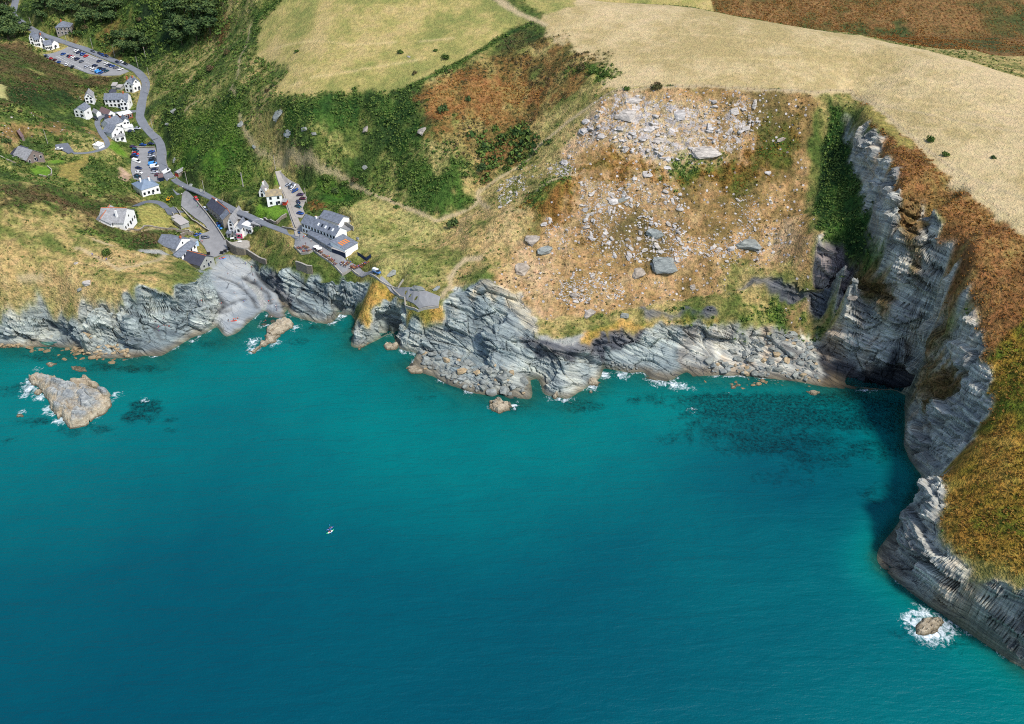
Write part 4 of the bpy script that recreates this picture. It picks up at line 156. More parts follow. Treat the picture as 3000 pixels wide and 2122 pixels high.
BUILDINGS = [["stone_house","grey stone house with hipped slate roof above the valley road",[[[-340.12,701.6],[-329.72,703.2],9,5.4,3.0,"hip","stone","slate",{"rows":2,"cols":4,"chim":[[0.35,0.6]]}]]],["white_cottage","tall white cottage with stepped gables beside the top of upper car park",[[[-352.24,682.4],[-349.41,682.8],8,5.0,2.6,"across","white","slate",{"rows":2,"cols":1}],[[-349.34,682.8],[-346.1,684.0],7,5.0,2.4,"along","white","slate",{"rows":2,"cols":3}],[[-346.12,684.4],[-342.91,686.0],11,5.6,3.0,"across","white","slate",{"rows":2,"cols":1,"chim":[[0.5,0.1]]}]]],["white_bungalow","low white building with a row of dark windows above the upper car park",[[[-342.21,682.0],[-338.07,684.4],7,3.9,2.2,"along","white","slate",{"rows":1,"cols":4}],[[-338.25,685.2],[-334.94,688.8],7,3.9,2.2,"across","white","slate",{"rows":1,"cols":1}]]],["white_house","white house with twin front gables on the inside of the road bend",[[[-264.22,618.8],[-258.22,617.6],8,5.6,2.8,"across","white","slate",{"rows":2,"cols":2,"chim":[[0.1,0.5]]}],[[-258.23,618.4],[-254.33,622.0],7,5.4,2.6,"across","white","slate",{"rows":1,"cols":2,"chim":[[0.5,0.6]]}]]],["white_house","small white house with grey gable and balcony above the left lane",[[[-276.38,582.4],[-271.72,583.6],8,4.2,2.8,"across","white","greyslate",{"rows":2,"cols":2}]]],["white_house","square white house standing lowest on the left bank slope",[[[-274.7,560.0],[-267.94,558.8],7.5,4.6,2.0,"across","white","slate",{"rows":2,"cols":2}]]],["long_white_house","long white house with orange chimney facing the garden steps",[[[-267.86,590.8],[-252.73,591.6],7,5.2,2.8,"along","white","slate",{"rows":2,"cols":6,"chim":[[0.8,0.5]]}],[[-257.43,588.8],[-253.05,589.6],8.5,5.4,2.8,"across","white","slate",{"rows":2,"cols":2}]]],["garden_studio","flat white-roofed garden studio with red brown end wall",[[[-252.93,574.4],[-246.66,579.2],6,2.7,0.2,"flat","brick","whiteroof",{"rows":1,"cols":3}]]],["brown_roofed_cottage","cottage with purple brown roof behind the garden studio",[[[-259.27,571.2],[-256.03,575.2],10,2.8,2.2,"across","white","brownroof",{"rows":1,"cols":1}]]],["slate_cottage","large slate roofed cottage with white walls in the hamlet",[[[-251.78,554.4],[-247.0,562.4],9,4.4,3.0,"along","white","slate",{"rows":1,"cols":3,"chim":[[0.45,0.5]]}],[[-248.38,545.6],[-244.24,554.8],7,4.0,3.0,"across","white","slate",{"rows":1,"cols":2}],[[-246.87,544.8],[-241.56,548.4],4,2.6,0.2,"flat","white","greyslate",{"rows":1,"cols":2}],[[-255.14,564.4],[-252.84,567.6],7,3.6,2.4,"across","white","darkslate",{"rows":1,"cols":1}]]],["white_cottage","small white gabled cottage squeezed between slate cottage and valley road",[[[-247.77,564.4],[-244.42,566.4],7,4.2,2.2,"across","white","slate",{"rows":2,"cols":2}]]],["garage","white flat garage with parked cars beside the slate cottage",[[[-246.06,560.0],[-241.17,562.8],4.5,2.5,0.15,"flat","white","whiteroof",{"rows":0,"cols":0}]]],["hut","tiny white gabled hut above the bend of left lane",[[[-266.45,571.2],[-264.28,573.6],5,2.6,1.6,"across","white","greyslate",{"rows":0,"cols":0}]]],["timber_house","timber clad house with wide gable and terrace on the left bank",[[[-264.73,470.8],[-259.62,480.4],11,2.9,3.8,"across","timber","greyslate",{"rows":1,"cols":3}],[[-270.62,476.4],[-272.09,489.6],7,2.7,1.6,"along","timber","darkslate",{"rows":1,"cols":2}]]],["long_shed","brown flat roofed shed in the dry garden above timber house",[[[-279.34,499.6],[-278.21,500.4],11,2.2,0.15,"flat","timber","brownroof",{"rows":0,"cols":0}]]],["hipped_house","hipped blue slate house at the foot of lower car park",[[[-210.88,481.6],[-203.25,488.8],12,4.4,3.2,"hip","white","blueslate",{"rows":1,"cols":4,"chim":[[0.3,0.55],[0.7,0.35]]}]]],["gabled_house","cream gabled house with red ridge tiles above the straw lawn",[[[-198.74,422.8],[-198.06,437.6],13,5.0,4.6,"across","white","greyslate",{"rows":1,"cols":5,"chim":[[0.2,0.3]],"ridge":1}],[[-204.07,420.4],[-204.65,435.6],9,3.0,3.0,"along","white","greyslate",{"rows":1,"cols":4,"ridge":1}]]],["beach_cafe","white house with dark slate roof left of the beach square",[[[-174.16,420.4],[-169.96,431.6],12,3.4,3.2,"across","white","slate",{"rows":1,"cols":2,"chim":[[0.5,0.05]]}],[[-170.41,412.4],[-165.8,427.6],5,2.7,1.4,"along","white","slate",{"rows":1,"cols":5}]]],["beach_shop","small pale blue flat roofed shop beside the beach square",[[[-170.0,431.2],[-167.69,436.4],5,2.8,0.2,"flat","paleblue","greyslate",{"rows":1,"cols":1}]]],["boat_house","dark roofed boat house with orange ridge beside the slipway rocks",[[[-159.52,410.0],[-155.0,419.2],13,3.4,3.2,"across","greywall","darkslate",{"rows":1,"cols":2,"ridge":1}],[[-164.11,412.8],[-160.16,412.8],7,2.6,2.0,"along","greywall","darkslate",{"rows":0,"cols":0}]]],["slate_row_house","long slate house with orange ridge tiles along the square",[[[-170.9,469.2],[-160.34,456.4],8,4.4,3.0,"along","stone","darkslate",{"rows":2,"cols":5,"ridge":1,"chim":[[0.3,0.5]]}]]],["stone_cottage","narrow stone cottage with orange edged twin gables in the row",[[[-160.34,456.4],[-157.72,452.0],9,5.0,3.0,"along","stone","slate",{"rows":2,"cols":2,"ridge":1}]]],["gabled_cottage","tall white gable end cottage in the middle of the row",[[[-153.92,447.6],[-150.71,447.2],14,6.6,3.4,"across","white","greyslate",{"rows":3,"cols":1}]]],["pink_shop","white gabled house with a bright pink shop front",[[[-148.63,442.8],[-145.55,442.4],8,6.4,2.2,"across","white","slate",{"rows":2,"cols":1,"pink":1}]]],["shed","grey shed with slate lean-to roof nearest the square wall",[[[-155.25,446.0],[-152.5,445.6],7,2.6,1.2,"mono","greywall","slate",{"rows":1,"cols":1}]]],["shed","lower grey shed beside the pink shop front",[[[-150.68,442.8],[-148.36,442.8],6,2.6,1.4,"across","greywall","slate",{"rows":1,"cols":1}]]],["white_annexe","white flat roofed annexe with glass doors right of pink shop",[[[-145.92,445.2],[-139.81,442.0],10,4.3,0.2,"flat","white","whiteroof",{"rows":1,"cols":3}]]],["stone_annexe","grey stone single storey annexe below the lane",[[[-139.95,443.2],[-134.53,440.4],5,2.9,0.2,"flat","stone","greyslate",{"rows":1,"cols":2}]]],["white_villa","two storey white house with four windows on the green lawn",[[[-132.97,456.0],[-125.03,458.0],6.5,5.7,2.2,"along","white","lichen",{"rows":2,"cols":2,"chim":[[0.96,0.5],[0.04,0.5]]}],[[-139.86,466.8],[-136.65,466.8],9,3.0,3.2,"across","white","greyslate",{"rows":1,"cols":1,"chim":[[0.6,0.5]]}]]],["garden_shed","small red shed at the corner of the white villa",[[[-124.81,456.0],[-122.58,455.6],2.6,2.1,0.5,"mono","red","greyslate",{"rows":0,"cols":0}]]],["pub","long white pub with slate roof and row of upper windows",[[[-108.8,427.2],[-89.06,412.8],8,5.6,3.0,"along","white","slate",{"rows":2,"cols":11,"chim":[[0.3,0.5],[0.97,0.5]],"sky":5}],[[-105.12,422.0],[-90.53,406.8],3.0,2.7,1.0,"mono","glazed","slate",{"rows":1,"cols":22}],[[-90.13,406.0],[-83.0,401.6],4,2.9,0.25,"flat","navy","lead",{"rows":0,"cols":0}]]],["pub_extension","slate roofed pub extension with four orange roof lights",[[[-82.76,402.0],[-77.48,409.2],10,3.6,1.6,"mono","white","slate",{"rows":0,"cols":0,"orange":4}]]],["pub_outbuilding","slate roofed outbuilding behind the pub",[[[-100.71,435.2],[-89.66,428.0],8,3.6,2.2,"along","white","slate",{"rows":0,"cols":0}]]],["roadside_garage","small stone garage with red door against the road bank",[[[-200.91,509.6],[-198.05,508.4],6,2.5,0.8,"across","stone","greyslate",{"rows":0,"cols":0,"door":"red"}]]],["kiosk","dark blue kiosk at the corner of lower car park",[[[-208.7,504.0],[-206.26,504.8],5,2.3,0.15,"flat","navy","brownroof",{"rows":0,"cols":0}]]],["greenhouse","small glass and timber shed in the garden left of twin gabled house",[[[-274.99,623.2],[-271.91,623.2],4,2.0,0.8,"mono","greywall","lead",{"rows":0,"cols":0}]]],["greenhouse","low grey shed right of the small glass one",[[[-271.49,622.0],[-268.22,621.2],4,1.8,0.6,"mono","greywall","lead",{"rows":0,"cols":0}]]],["outhouse","small dark roofed outhouse behind the long white house",[[[-270.83,608.0],[-266.91,609.6],5,2.4,1.8,"hip","white","darkslate",{"rows":0,"cols":0}]]],["yard_shed","lean-to shed with pale grey roof in the builders yard",[[[-180.26,449.2],[-176.86,452.8],7,2.4,0.8,"mono","greywall","lead",{"rows":0,"cols":0}]]],["pump_house","tiny white pump house beside left lane hairpin",[[[-246.99,521.2],[-245.64,526.0],4,2.2,0.6,"mono","white","whiteroof",{"rows":0,"cols":0}]]],["yard_store","white walled store between the yard and the stream",[[[-184.63,456.0],[-182.49,459.2],4,2.2,0.15,"flat","white","lead",{"rows":0,"cols":0}]]],["cottage_extension","grey roofed extension behind the row below the lane",[[[-150.97,453.2],[-146.2,452.0],6,4.6,1.6,"mono","stone","greyslate",{"rows":1,"cols":2}]]]]
WALLS = [["stone_wall","low pale wall edging the pub terrace above the grass slope",1.0,0.4,"palestone",[[-111.3,415.6],[-106.6,409.2],[-102.5,408.0],[-100.2,409.2],[-95.6,404.4],[-89.1,399.2],[-84.2,395.6],[-79.8,397.2],[-75.8,394.8]]],["stone_wall","low wall continuing from the terrace to the cliff platform",1.0,0.4,"palestone",[[-68.9,387.6],[-63.1,381.6],[-58.1,380.0],[-53.1,372.4],[-50.6,370.0],[-50.1,365.6],[-43.7,360.4],[-33.9,360.4]]],["sea_wall","stone box wall with pale coping on the rocks below the grass slope",4.5,0.7,"stonewall",[[-108.3,402.8],[-101.9,398.4],[-99.2,397.6]]],["retaining_wall","long dark retaining wall beside the stream above the slab beach",2.6,0.7,"stonewall",[[-142.5,431.2],[-136.7,425.2],[-131.5,420.0],[-126.8,415.2]]],["garden_wall","stone wall below the lawn of the white villa",1.5,0.5,"stonewall",[[-137.2,451.6],[-131.6,446.0],[-126.8,440.8],[-125.3,440.0]]],["garden_wall","brown stone wall closing the corner of the villa garden",1.8,0.5,"stonewall",[[-125.2,440.0],[-122.4,441.6],[-120.2,443.6]]],["track_wall","low mossy wall along the left side of pub track",0.9,0.4,"stonewall",[[-128.4,472.8],[-124.4,464.0],[-121.9,455.6],[-117.1,442.0],[-113.0,431.2]]],["lane_wall","high rough stone wall between the lane and the slate row",2.2,0.5,"stonewall",[[-162.4,468.4],[-158.3,464.0],[-152.4,457.2]]],["lane_wall","stone wall on the bend where the lane meets the pub track",1.0,0.4,"stonewall",[[-121.3,435.2],[-116.9,431.6],[-112.7,428.4]]],["car_park_wall","low pale wall between lower car park and valley road",0.8,0.35,"palestone",[[-222.3,542.8],[-218.9,534.0],[-216.3,526.4],[-212.6,518.0],[-209.7,513.2]]],["car_park_wall","stone wall along the top of lower car park",0.9,0.4,"stonewall",[[-236.1,546.8],[-230.5,546.8],[-223.8,546.4]]],["garden_wall","pale wall and gate at the end of the driveway",1.4,0.4,"palestone",[[-189.5,465.2],[-183.9,455.2],[-180.1,448.8]]],["garden_wall","white concrete wall beside the builders yard on the square",1.3,0.3,"palestone",[[-191.4,475.6],[-185.2,465.6]]],["garden_wall","stone wall below the straw lawn",0.8,0.4,"stonewall",[[-196.5,421.2],[-194.4,436.4],[-188.2,440.0],[-180.0,447.2]]],["retaining_wall","curved stone wall stepping down towards the square",1.8,0.5,"stonewall",[[-180.3,441.6],[-176.3,448.4],[-173.8,446.0]]],["retaining_wall","lower stone wall behind the blue pickup",2.0,0.5,"stonewall",[[-177.3,438.8],[-173.6,448.0]]],["stream_wall","dark stream wall along the left edge of the square",0.9,0.5,"stonewall",[[-188.1,476.0],[-179.1,464.4],[-172.5,458.8],[-167.0,453.6]]],["square_wall","stone wall along the right edge of the square",1.1,0.4,"stonewall",[[-180.4,480.4],[-171.5,468.0],[-163.9,456.8],[-156.1,444.4]]],["screen_fence","navy blue screen fence standing on the grass by the pub",1.9,0.12,"navy",[[-76.9,402.4],[-72.2,399.6],[-69.9,400.4]]],["yard_wall","pale rendered wall enclosing the yard behind the pub",2.4,0.3,"palestone",[[-94.3,437.6],[-90.9,436.0],[-81.7,424.8]]],["garden_wall","round dry stone wall of the timber house lawn",0.9,0.4,"stonewall",[[-253.6,458.8],[-250.3,460.0],[-250.6,466.0],[-253.1,472.0],[-256.1,474.4]]],["garden_wall","dry stone wall winding along the bank by timber house",0.7,0.4,"stonewall",[[-271.7,460.4],[-269.2,460.0],[-267.3,460.0],[-265.9,462.4]]],["platform_wall","cross wall with gap on the cliff platform",1.1,0.4,"palestone",[[-58.1,380.0],[-54.6,377.6],[-52.0,380.0]]]]
CARS = [[-319.9,681.6,1.17,"suv","white","white estate car nearest the white sign in the upper car park","cars in the upper car park"],[-317.3,679.2,1.17,"car","navy","navy car right beside white estate at top row of upper car park","cars in the upper car park"],[-313.1,676.0,1.17,"suv","blue","dark blue car next to lone red car in top row of upper car park","cars in the upper car park"],[-309.7,672.8,1.17,"car","red","red car alone at the end of the top row of upper car park","cars in the upper car park"],[-327.3,676.0,1.18,"car","blue","blue car alone at the upper left of upper car park","cars in the upper car park"],[-321.7,672.4,1.18,"car","navy","navy car left of the middle row red car in upper car park","cars in the upper car park"],[-319.9,670.8,1.18,"car","red","red car between navy and white cars in middle row of upper car park","cars in the upper car park"],[-318.2,669.2,1.18,"car","white","white car right of the middle row red car in upper car park","cars in the upper car park"],[-313.7,666.4,1.24,"suv","navy","navy car by itself in the centre of upper car park","cars in the upper car park"],[-308.9,662.0,1.18,"car","grey","grey car just below the central navy car in upper car park","cars in the upper car park"],[-336.7,669.2,1.65,"car","navy","navy car leftmost against the bank of upper car park","cars in the upper car park"],[-334.4,667.2,1.63,"car","silver","silver blue car second from left on bank edge of upper car park","cars in the upper car park"],[-331.5,664.4,1.63,"car","red","red car third from left on bank edge of upper car park","cars in the upper car park"],[-328.1,662.4,1.57,"car","maroon","maroon car fourth from left on bank edge of upper car park","cars in the upper car park"],[-323.4,658.0,1.64,"car","blue","blue car fifth from left on bank edge of upper car park","cars in the upper car park"],[-316.2,653.2,1.62,"car","white","white car on the lower bank edge of upper car park","cars in the upper car park"],[-310.7,649.6,1.58,"car","black","black car last on the lower bank edge of upper car park","cars in the upper car park"],[-301.7,651.6,1.24,"car","silver","silver car at left end of lower block in upper car park","cars in the upper car park"],[-296.9,648.4,1.19,"car","white","white car in front row of lower block in upper car park","cars in the upper car park"],[-296.4,653.6,1.18,"suv","navy","tall navy car at back of lower block in upper car park","cars in the upper car park"],[-294.4,646.0,1.13,"car","silver","silver car right of white car in lower block of upper car park","cars in the upper car park"],[-291.6,649.2,1.18,"car","black","black car in the back row middle of lower block of upper car park","cars in the upper car park"],[-288.3,647.6,1.12,"car","navy","navy car second from right in back row of upper car park","cars in the upper car park"],[-290.5,643.2,1.19,"van","lightblue","bright blue van in front row of upper car park","cars in the upper car park"],[-288.1,641.6,1.19,"car","blue","blue car tucked right of the bright blue van","cars in the upper car park"],[-285.4,645.2,1.12,"car","teal","dark teal car at the lower right of upper car park","cars in the upper car park"],[-296.7,663.2,1.17,"car","navy","navy car below the small green tree in upper car park","cars in the upper car park"],[-290.3,658.4,1.17,"car","white","white car at the head of the right roadside row of upper car park","cars in the upper car park"],[-287.7,656.0,0.97,"car","navy","navy car second in the right roadside row of upper car park","cars in the upper car park"],[-284.6,654.4,0.97,"car","blue","blue car third in the right roadside row of upper car park","cars in the upper car park"],[-281.2,652.0,0.97,"car","grey","dark grey car fourth in the right roadside row of upper car park","cars in the upper car park"],[-277.2,649.6,0.97,"car","white","white car last in right corner of upper car park","cars in the upper car park"],[-307.0,680.0,-0.65,"car","grey","grey car first parked along the road above upper car park","cars parked on the valley road"],[-300.6,676.0,-0.65,"car","navy","navy car second parked along the road above upper car park","cars parked on the valley road"],[-297.3,673.2,-0.65,"car","blue","bright blue car third parked along the road above upper car park","cars parked on the valley road"],[-294.2,671.6,-0.66,"car","navy","dark blue car fourth parked along the road above upper car park","cars parked on the valley road"],[-283.2,661.6,-0.66,"car","navy","navy car parked on road verge left of the white one","cars parked on the valley road"],[-280.3,662.0,-0.59,"car","white","white car parked on road verge above upper car park corner","cars parked on the valley road"],[-276.7,659.2,-0.59,"car","black","black car parked on road verge right of the white one","cars parked on the valley road"],[-237.0,545.6,0.12,"car","purple","purple car topmost on left side of lower car park","cars in the lower car park"],[-234.7,542.0,-0.21,"suv","teal","dark teal car second on left side of lower car park","cars in the lower car park"],[-233.3,538.0,-0.21,"car","red","red car third on left side of lower car park","cars in the lower car park"],[-232.8,535.6,-0.11,"car","blue","blue car fourth on left side of lower car park","cars in the lower car park"],[-232.5,532.0,0.0,"suv","black","black car just above the white van in lower car park","cars in the lower car park"],[-229.3,527.2,-0.22,"van","white","long white van on left side of lower car park","cars in the lower car park"],[-225.2,518.4,-0.12,"car","navy","navy car below the white van in lower car park","cars in the lower car park"],[-223.1,512.4,-0.0,"car","white","white hatchback on lower left side of lower car park","cars in the lower car park"],[-222.4,507.6,-0.12,"car","black","black car above lowest one on left side of lower car park","cars in the lower car park"],[-221.5,505.6,-0.12,"car","teal","dark car lowest beside the hipped roof in lower car park","cars in the lower car park"],[-224.3,541.2,0.25,"car","blue","blue car topmost on right side of lower car park","cars in the lower car park"],[-223.5,538.0,0.25,"car","grey","grey car second on right side of lower car park","cars in the lower car park"],[-222.9,535.6,0.25,"car","silver","silver car third on right side of lower car park","cars in the lower car park"],[-221.3,532.4,0.25,"car","black","black car fourth on right side of lower car park","cars in the lower car park"],[-220.4,530.0,0.25,"suv","black","black car just above the bright blue van in lower car park","cars in the lower car park"],[-218.6,524.8,0.39,"van","lightblue","bright blue van on right side of lower car park","cars in the lower car park"],[-216.4,521.2,0.26,"van","white","short white van on right side of lower car park","cars in the lower car park"],[-215.6,518.0,0.26,"car","navy","navy car below the short white van in lower car park","cars in the lower car park"],[-214.3,514.0,0.26,"car","silver","silver coupe near the bottom of right side of lower car park","cars in the lower car park"],[-211.3,510.8,0.4,"car","maroon","dark maroon car by the navy kiosk","cars in the lower car park"],[-206.3,513.2,0.56,"van","white","white van driving up the road junction","moving vehicles"],[-232.0,549.2,0.0,"car","blue","blue car in the garden above lower car park wall","garden cars"],[-226.9,549.2,-0.11,"car","navy","dark blue car beside the road above lower car park wall","garden cars"],[-180.3,480.8,-0.91,"car","red","red car parked on the verge at the top of the square","cars round the square"],[-173.3,472.0,-0.88,"car","silver","silver car in front of the long slate house","cars round the square"],[-167.1,446.0,0.62,"suv","grey","blue grey car parked near the beach shop","cars round the square"],[-171.8,448.4,0.83,"car","blue","blue pickup behind the yard wall","cars round the square"],[-162.3,456.8,-0.68,"car","blue","blue car upper one of two beside stone cottage","cars round the square"],[-160.8,454.0,-0.69,"car","lightblue","bright blue car lower one of two beside stone cottage","cars round the square"],[-155.6,461.6,-0.78,"car","black","black car parked on the lane above slate row","cars on the lane"],[-153.6,459.2,-0.83,"car","teal","teal car just below the black one on the lane","cars on the lane"],[-148.2,460.0,-1.02,"suv","navy","navy off-road car in the bay beside the lane","cars on the lane"],[-140.4,448.0,-0.74,"suv","teal","teal off-road car by the white annexe","cars on the lane"],[-137.5,445.2,-0.72,"car","black","black car beside the teal off-road car","cars on the lane"],[-124.7,474.0,0.12,"car","silver","pale silver car uppermost in pub parking strip","cars in the pub parking strip"],[-122.6,472.8,0.48,"car","grey","grey car second from the top in pub parking strip","cars in the pub parking strip"],[-121.4,471.6,0.6,"car","white","white car third from the top in pub parking strip","cars in the pub parking strip"],[-119.8,468.8,0.37,"car","blue","bright blue car fourth in pub parking strip","cars in the pub parking strip"],[-116.3,464.0,-0.22,"car","purple","dark purple car in the middle of pub parking strip","cars in the pub parking strip"],[-114.1,459.6,-0.32,"car","maroon","maroon car half behind the lean-to in pub parking strip","cars in the pub parking strip"],[-116.2,456.8,-1.12,"car","navy","navy car turned downhill in pub parking strip","cars in the pub parking strip"],[-115.5,452.4,-0.62,"car","teal","blue grey car below the downhill navy one","cars in the pub parking strip"],[-113.1,445.2,-0.45,"car","blue","grey blue car alone nearest the pub","cars in the pub parking strip"],[-65.6,387.6,-0.72,"van","camper","blue camper van with pale roof on the cliff terrace","vehicles on the terrace"],[-239.3,564.4,0.1,"car","silver","silver car on the drive beside slate cottage","garden cars"],[-241.7,559.2,0.33,"car","navy","navy car below the white garage","garden cars"],[-264.4,564.4,-0.67,"car","black","black car where left lane bends","garden cars"],[-261.2,502.4,0.23,"car","white","white car in the yard of timber house","garden cars"]]
PEOPLE = [[-200.56,386.4,"s","blue","person in blue top first on the headland path"],[-197.09,385.2,"s","dark","person in dark clothes second on the headland path"],[-195.29,384.8,"s","dark","person in dark clothes third on headland path behind blue top"],[-192.86,383.2,"s","blue","person in blue top last on the headland path"],[-168.81,467.6,"s","dark","person in dark clothes on the square by the silver car"],[-178.42,475.2,"s","green","person in green top crossing the square"],[-176.76,474.4,"s","dark","person in dark top crossing the square beside green top"],[-194.52,495.2,"s","red","person in red top walking up the road"],[-196.2,497.2,"s","green","person in green top ahead on the road"],[-191.4,493.2,"s","white","person in white top walking on the road edge"],[-189.46,491.2,"s","dark","person in dark clothes at the road edge"],[-190.8,488.0,"s","white","person in white standing by the road bend"],[-167.13,440.4,"s","red","person in red shorts by the beach shop"],[-168.2,440.8,"s","blue","person in blue by the beach shop"],[-178.3,464.8,"s","dark","person standing beside the stream wall"],[-167.51,445.6,"s","red","person in red at the top of the square"],[-139.65,421.6,"s","blue","person in blue on the slab by the stream"],[-136.9,421.6,"s","red","person in red by the stream crack"],[-133.94,412.0,"s","dark","person in black standing on the slab"],[-132.55,409.2,"s","navy","person in navy shorts on the slab"],[-127.69,402.4,"s","red","person in red and white on the rock strip"],[-139.48,395.6,"l","white","person lying with white towel on the slab"],[-133.97,390.4,"l","blue","person sitting with blue towel on the big slab"],[-147.36,414.0,"l","white","person lying on pale towel below the boat house"],[-143.92,386.0,"l","red","person in red sitting on the ledge"],[-150.49,378.4,"l","red","person in red on the upper ledge"],[-117.87,389.6,"s","dark","person in dark top on the rock strip edge"],[-117.86,388.4,"s","white","person in white top on the rock strip edge"],[-116.87,386.0,"s","navy","person in navy on the rock strip edge"],[-122.57,393.6,"l","red","person sitting by the channel"],[-120.62,395.6,"l","white","person in white sitting by the channel"],[-118.86,382.0,"l","white","person in white sitting near the water"],[-121.25,378.4,"l","red","person in red and white at the water edge"],[-138.19,375.2,"s","dark","person in dark wetsuit beside the orange kayaks"],[-136.19,376.8,"l","orange","person in orange sitting left on the big slab"],[-135.35,377.2,"l","orange","person in orange sitting middle on the big slab"],[-134.46,378.0,"l","orange","person in orange sitting right on the big slab"],[-176.48,360.4,"l","yellow","person in yellow leftmost on the ledge group"],[-176.29,362.4,"l","red","person in red in the ledge group"],[-175.02,363.2,"l","white","person in white in the ledge group"],[-168.81,364.4,"l","dark","person in dark sitting right of the ledge group"],[-165.57,366.4,"l","navy","person in navy on upper ledge by the pale mat"],[-165.06,364.0,"l","red","person in red left in the lower row"],[-164.16,364.4,"l","white","person in white in the lower row"],[-163.25,364.8,"l","red","person in orange red right in the lower row"],[-167.31,362.4,"l","pink","person in pink below the lower row"],[-166.6,360.8,"l","blue","person in blue lowest on the ledge"],[-191.31,327.6,"l","dark","person sitting on the islet rock"],[-182.45,322.4,"s","skin","person bathing at the islet edge"],[-200.83,506.8,"s","white","person in white on the road junction"],[-197.91,504.0,"s","white","person in white and navy by the lane start"],[-203.08,504.4,"s","white","person in white at the wall by the kiosk"],[-106.14,421.2,"s","white","person in white by the pub door"],[-106.92,420.4,"s","red","person in red left of the pub door"],[-102.5,416.8,"s","white","person in white walking on pub terrace"],[-104.78,414.0,"s","navy","person in navy standing by the tables"],[-90.91,408.4,"s","red","person in red at the glazed front corner"],[-84.77,398.4,"s","white","person in white at the terrace end"],[-83.09,398.4,"s","white","person in white beside dark tables"],[-81.65,400.0,"s","white","person in white behind the dark tables"],[-77.37,397.2,"s","red","person in red on the far terrace"],[-76.12,397.6,"s","blue","person in blue on the far terrace"],[-78.45,397.2,"s","navy","person in navy on the far terrace"]]
TABLES = [[-108.68,413.2],[-106.77,412.4],[-105.25,412.8],[-103.66,411.6],[-104.96,410.0],[-102.48,409.2],[-99.35,410.4],[-97.45,408.4],[-96.04,406.8],[-94.54,404.8],[-93.18,403.6],[-91.89,402.8],[-90.48,401.2],[-89.22,400.4],[-87.88,399.2],[-84.25,399.2],[-82.69,398.4],[-81.02,399.2],[-79.33,398.0],[-77.98,397.6],[-76.58,398.0],[-75.01,398.4],[-73.4,398.8],[-79.82,397.6],[-74.62,398.0],[-72.12,398.8]]
POLES = [[-390.9,738.4],[-362.3,711.2],[-331.7,695.6],[-309.1,685.6],[-288.5,672.0],[-266.3,654.4],[-261.6,660.4],[-252.5,635.6],[-246.6,612.8],[-228.7,562.0],[-208.5,520.8],[-189.6,496.8],[-175.0,481.2],[-161.3,468.4],[-152.1,480.8],[-111.5,455.6],[-133.4,484.8],[-246.9,518.4],[-269.4,507.2],[-152.4,480.8]]
BUSHES = [[-319.2,703.6,6],[-311.1,716.4,7],[-305.4,716.0,7],[-271.4,689.6,5],[-287.4,691.6,5],[-213.7,649.6,9],[-210.3,652.8,9],[-230.3,672.4,9],[-223.9,654.4,8],[-234.3,662.0,8],[-212.9,639.2,7],[-200.7,646.0,7],[-239.7,671.6,9],[-181.1,588.8,6],[-191.3,582.0,6],[-199.0,578.8,6],[-54.0,506.8,3.5],[-126.0,544.0,3],[-63.4,526.8,4],[-43.5,526.4,2.6],[-23.8,486.0,4.5],[-37.2,479.2,7],[-37.2,518.0,5],[-16.0,447.6,7],[-24.4,444.0,5],[-30.1,422.0,7],[-135.3,518.8,4],[-139.6,516.8,4],[-85.5,464.0,5],[-101.8,467.6,5],[-96.2,461.6,5],[-90.6,464.0,5],[-58.2,450.4,5],[-143.5,460.4,4],[-136.3,439.6,3.6],[-127.2,426.8,4],[-261.5,581.2,2.6],[-280.4,630.4,4],[-284.4,614.8,4],[-286.9,611.6,4],[-136.4,439.2,3.4],[-213.8,485.6,3.4],[-215.5,481.6,3],[-282.8,487.2,4.5],[-281.6,489.2,4.5],[-264.4,462.8,3],[-263.0,460.0,3],[-264.5,457.6,2.6],[-277.3,479.2,3.4],[-270.8,472.0,3],[-266.7,513.6,3.4],[-264.8,514.4,3],[-261.7,519.6,2.6],[-277.2,508.0,1.8],[-195.5,390.4,5],[191.7,383.2,4],[189.5,396.8,4.5],[210.2,378.0,2.6],[57.9,457.6,3.5],[72.4,455.2,6],[47.9,475.2,5],[42.8,478.8,5],[37.0,484.8,5],[-289.8,526.0,3],[-294.1,523.6,3.6],[-281.7,538.4,3.6],[-261.6,581.6,2.2]]
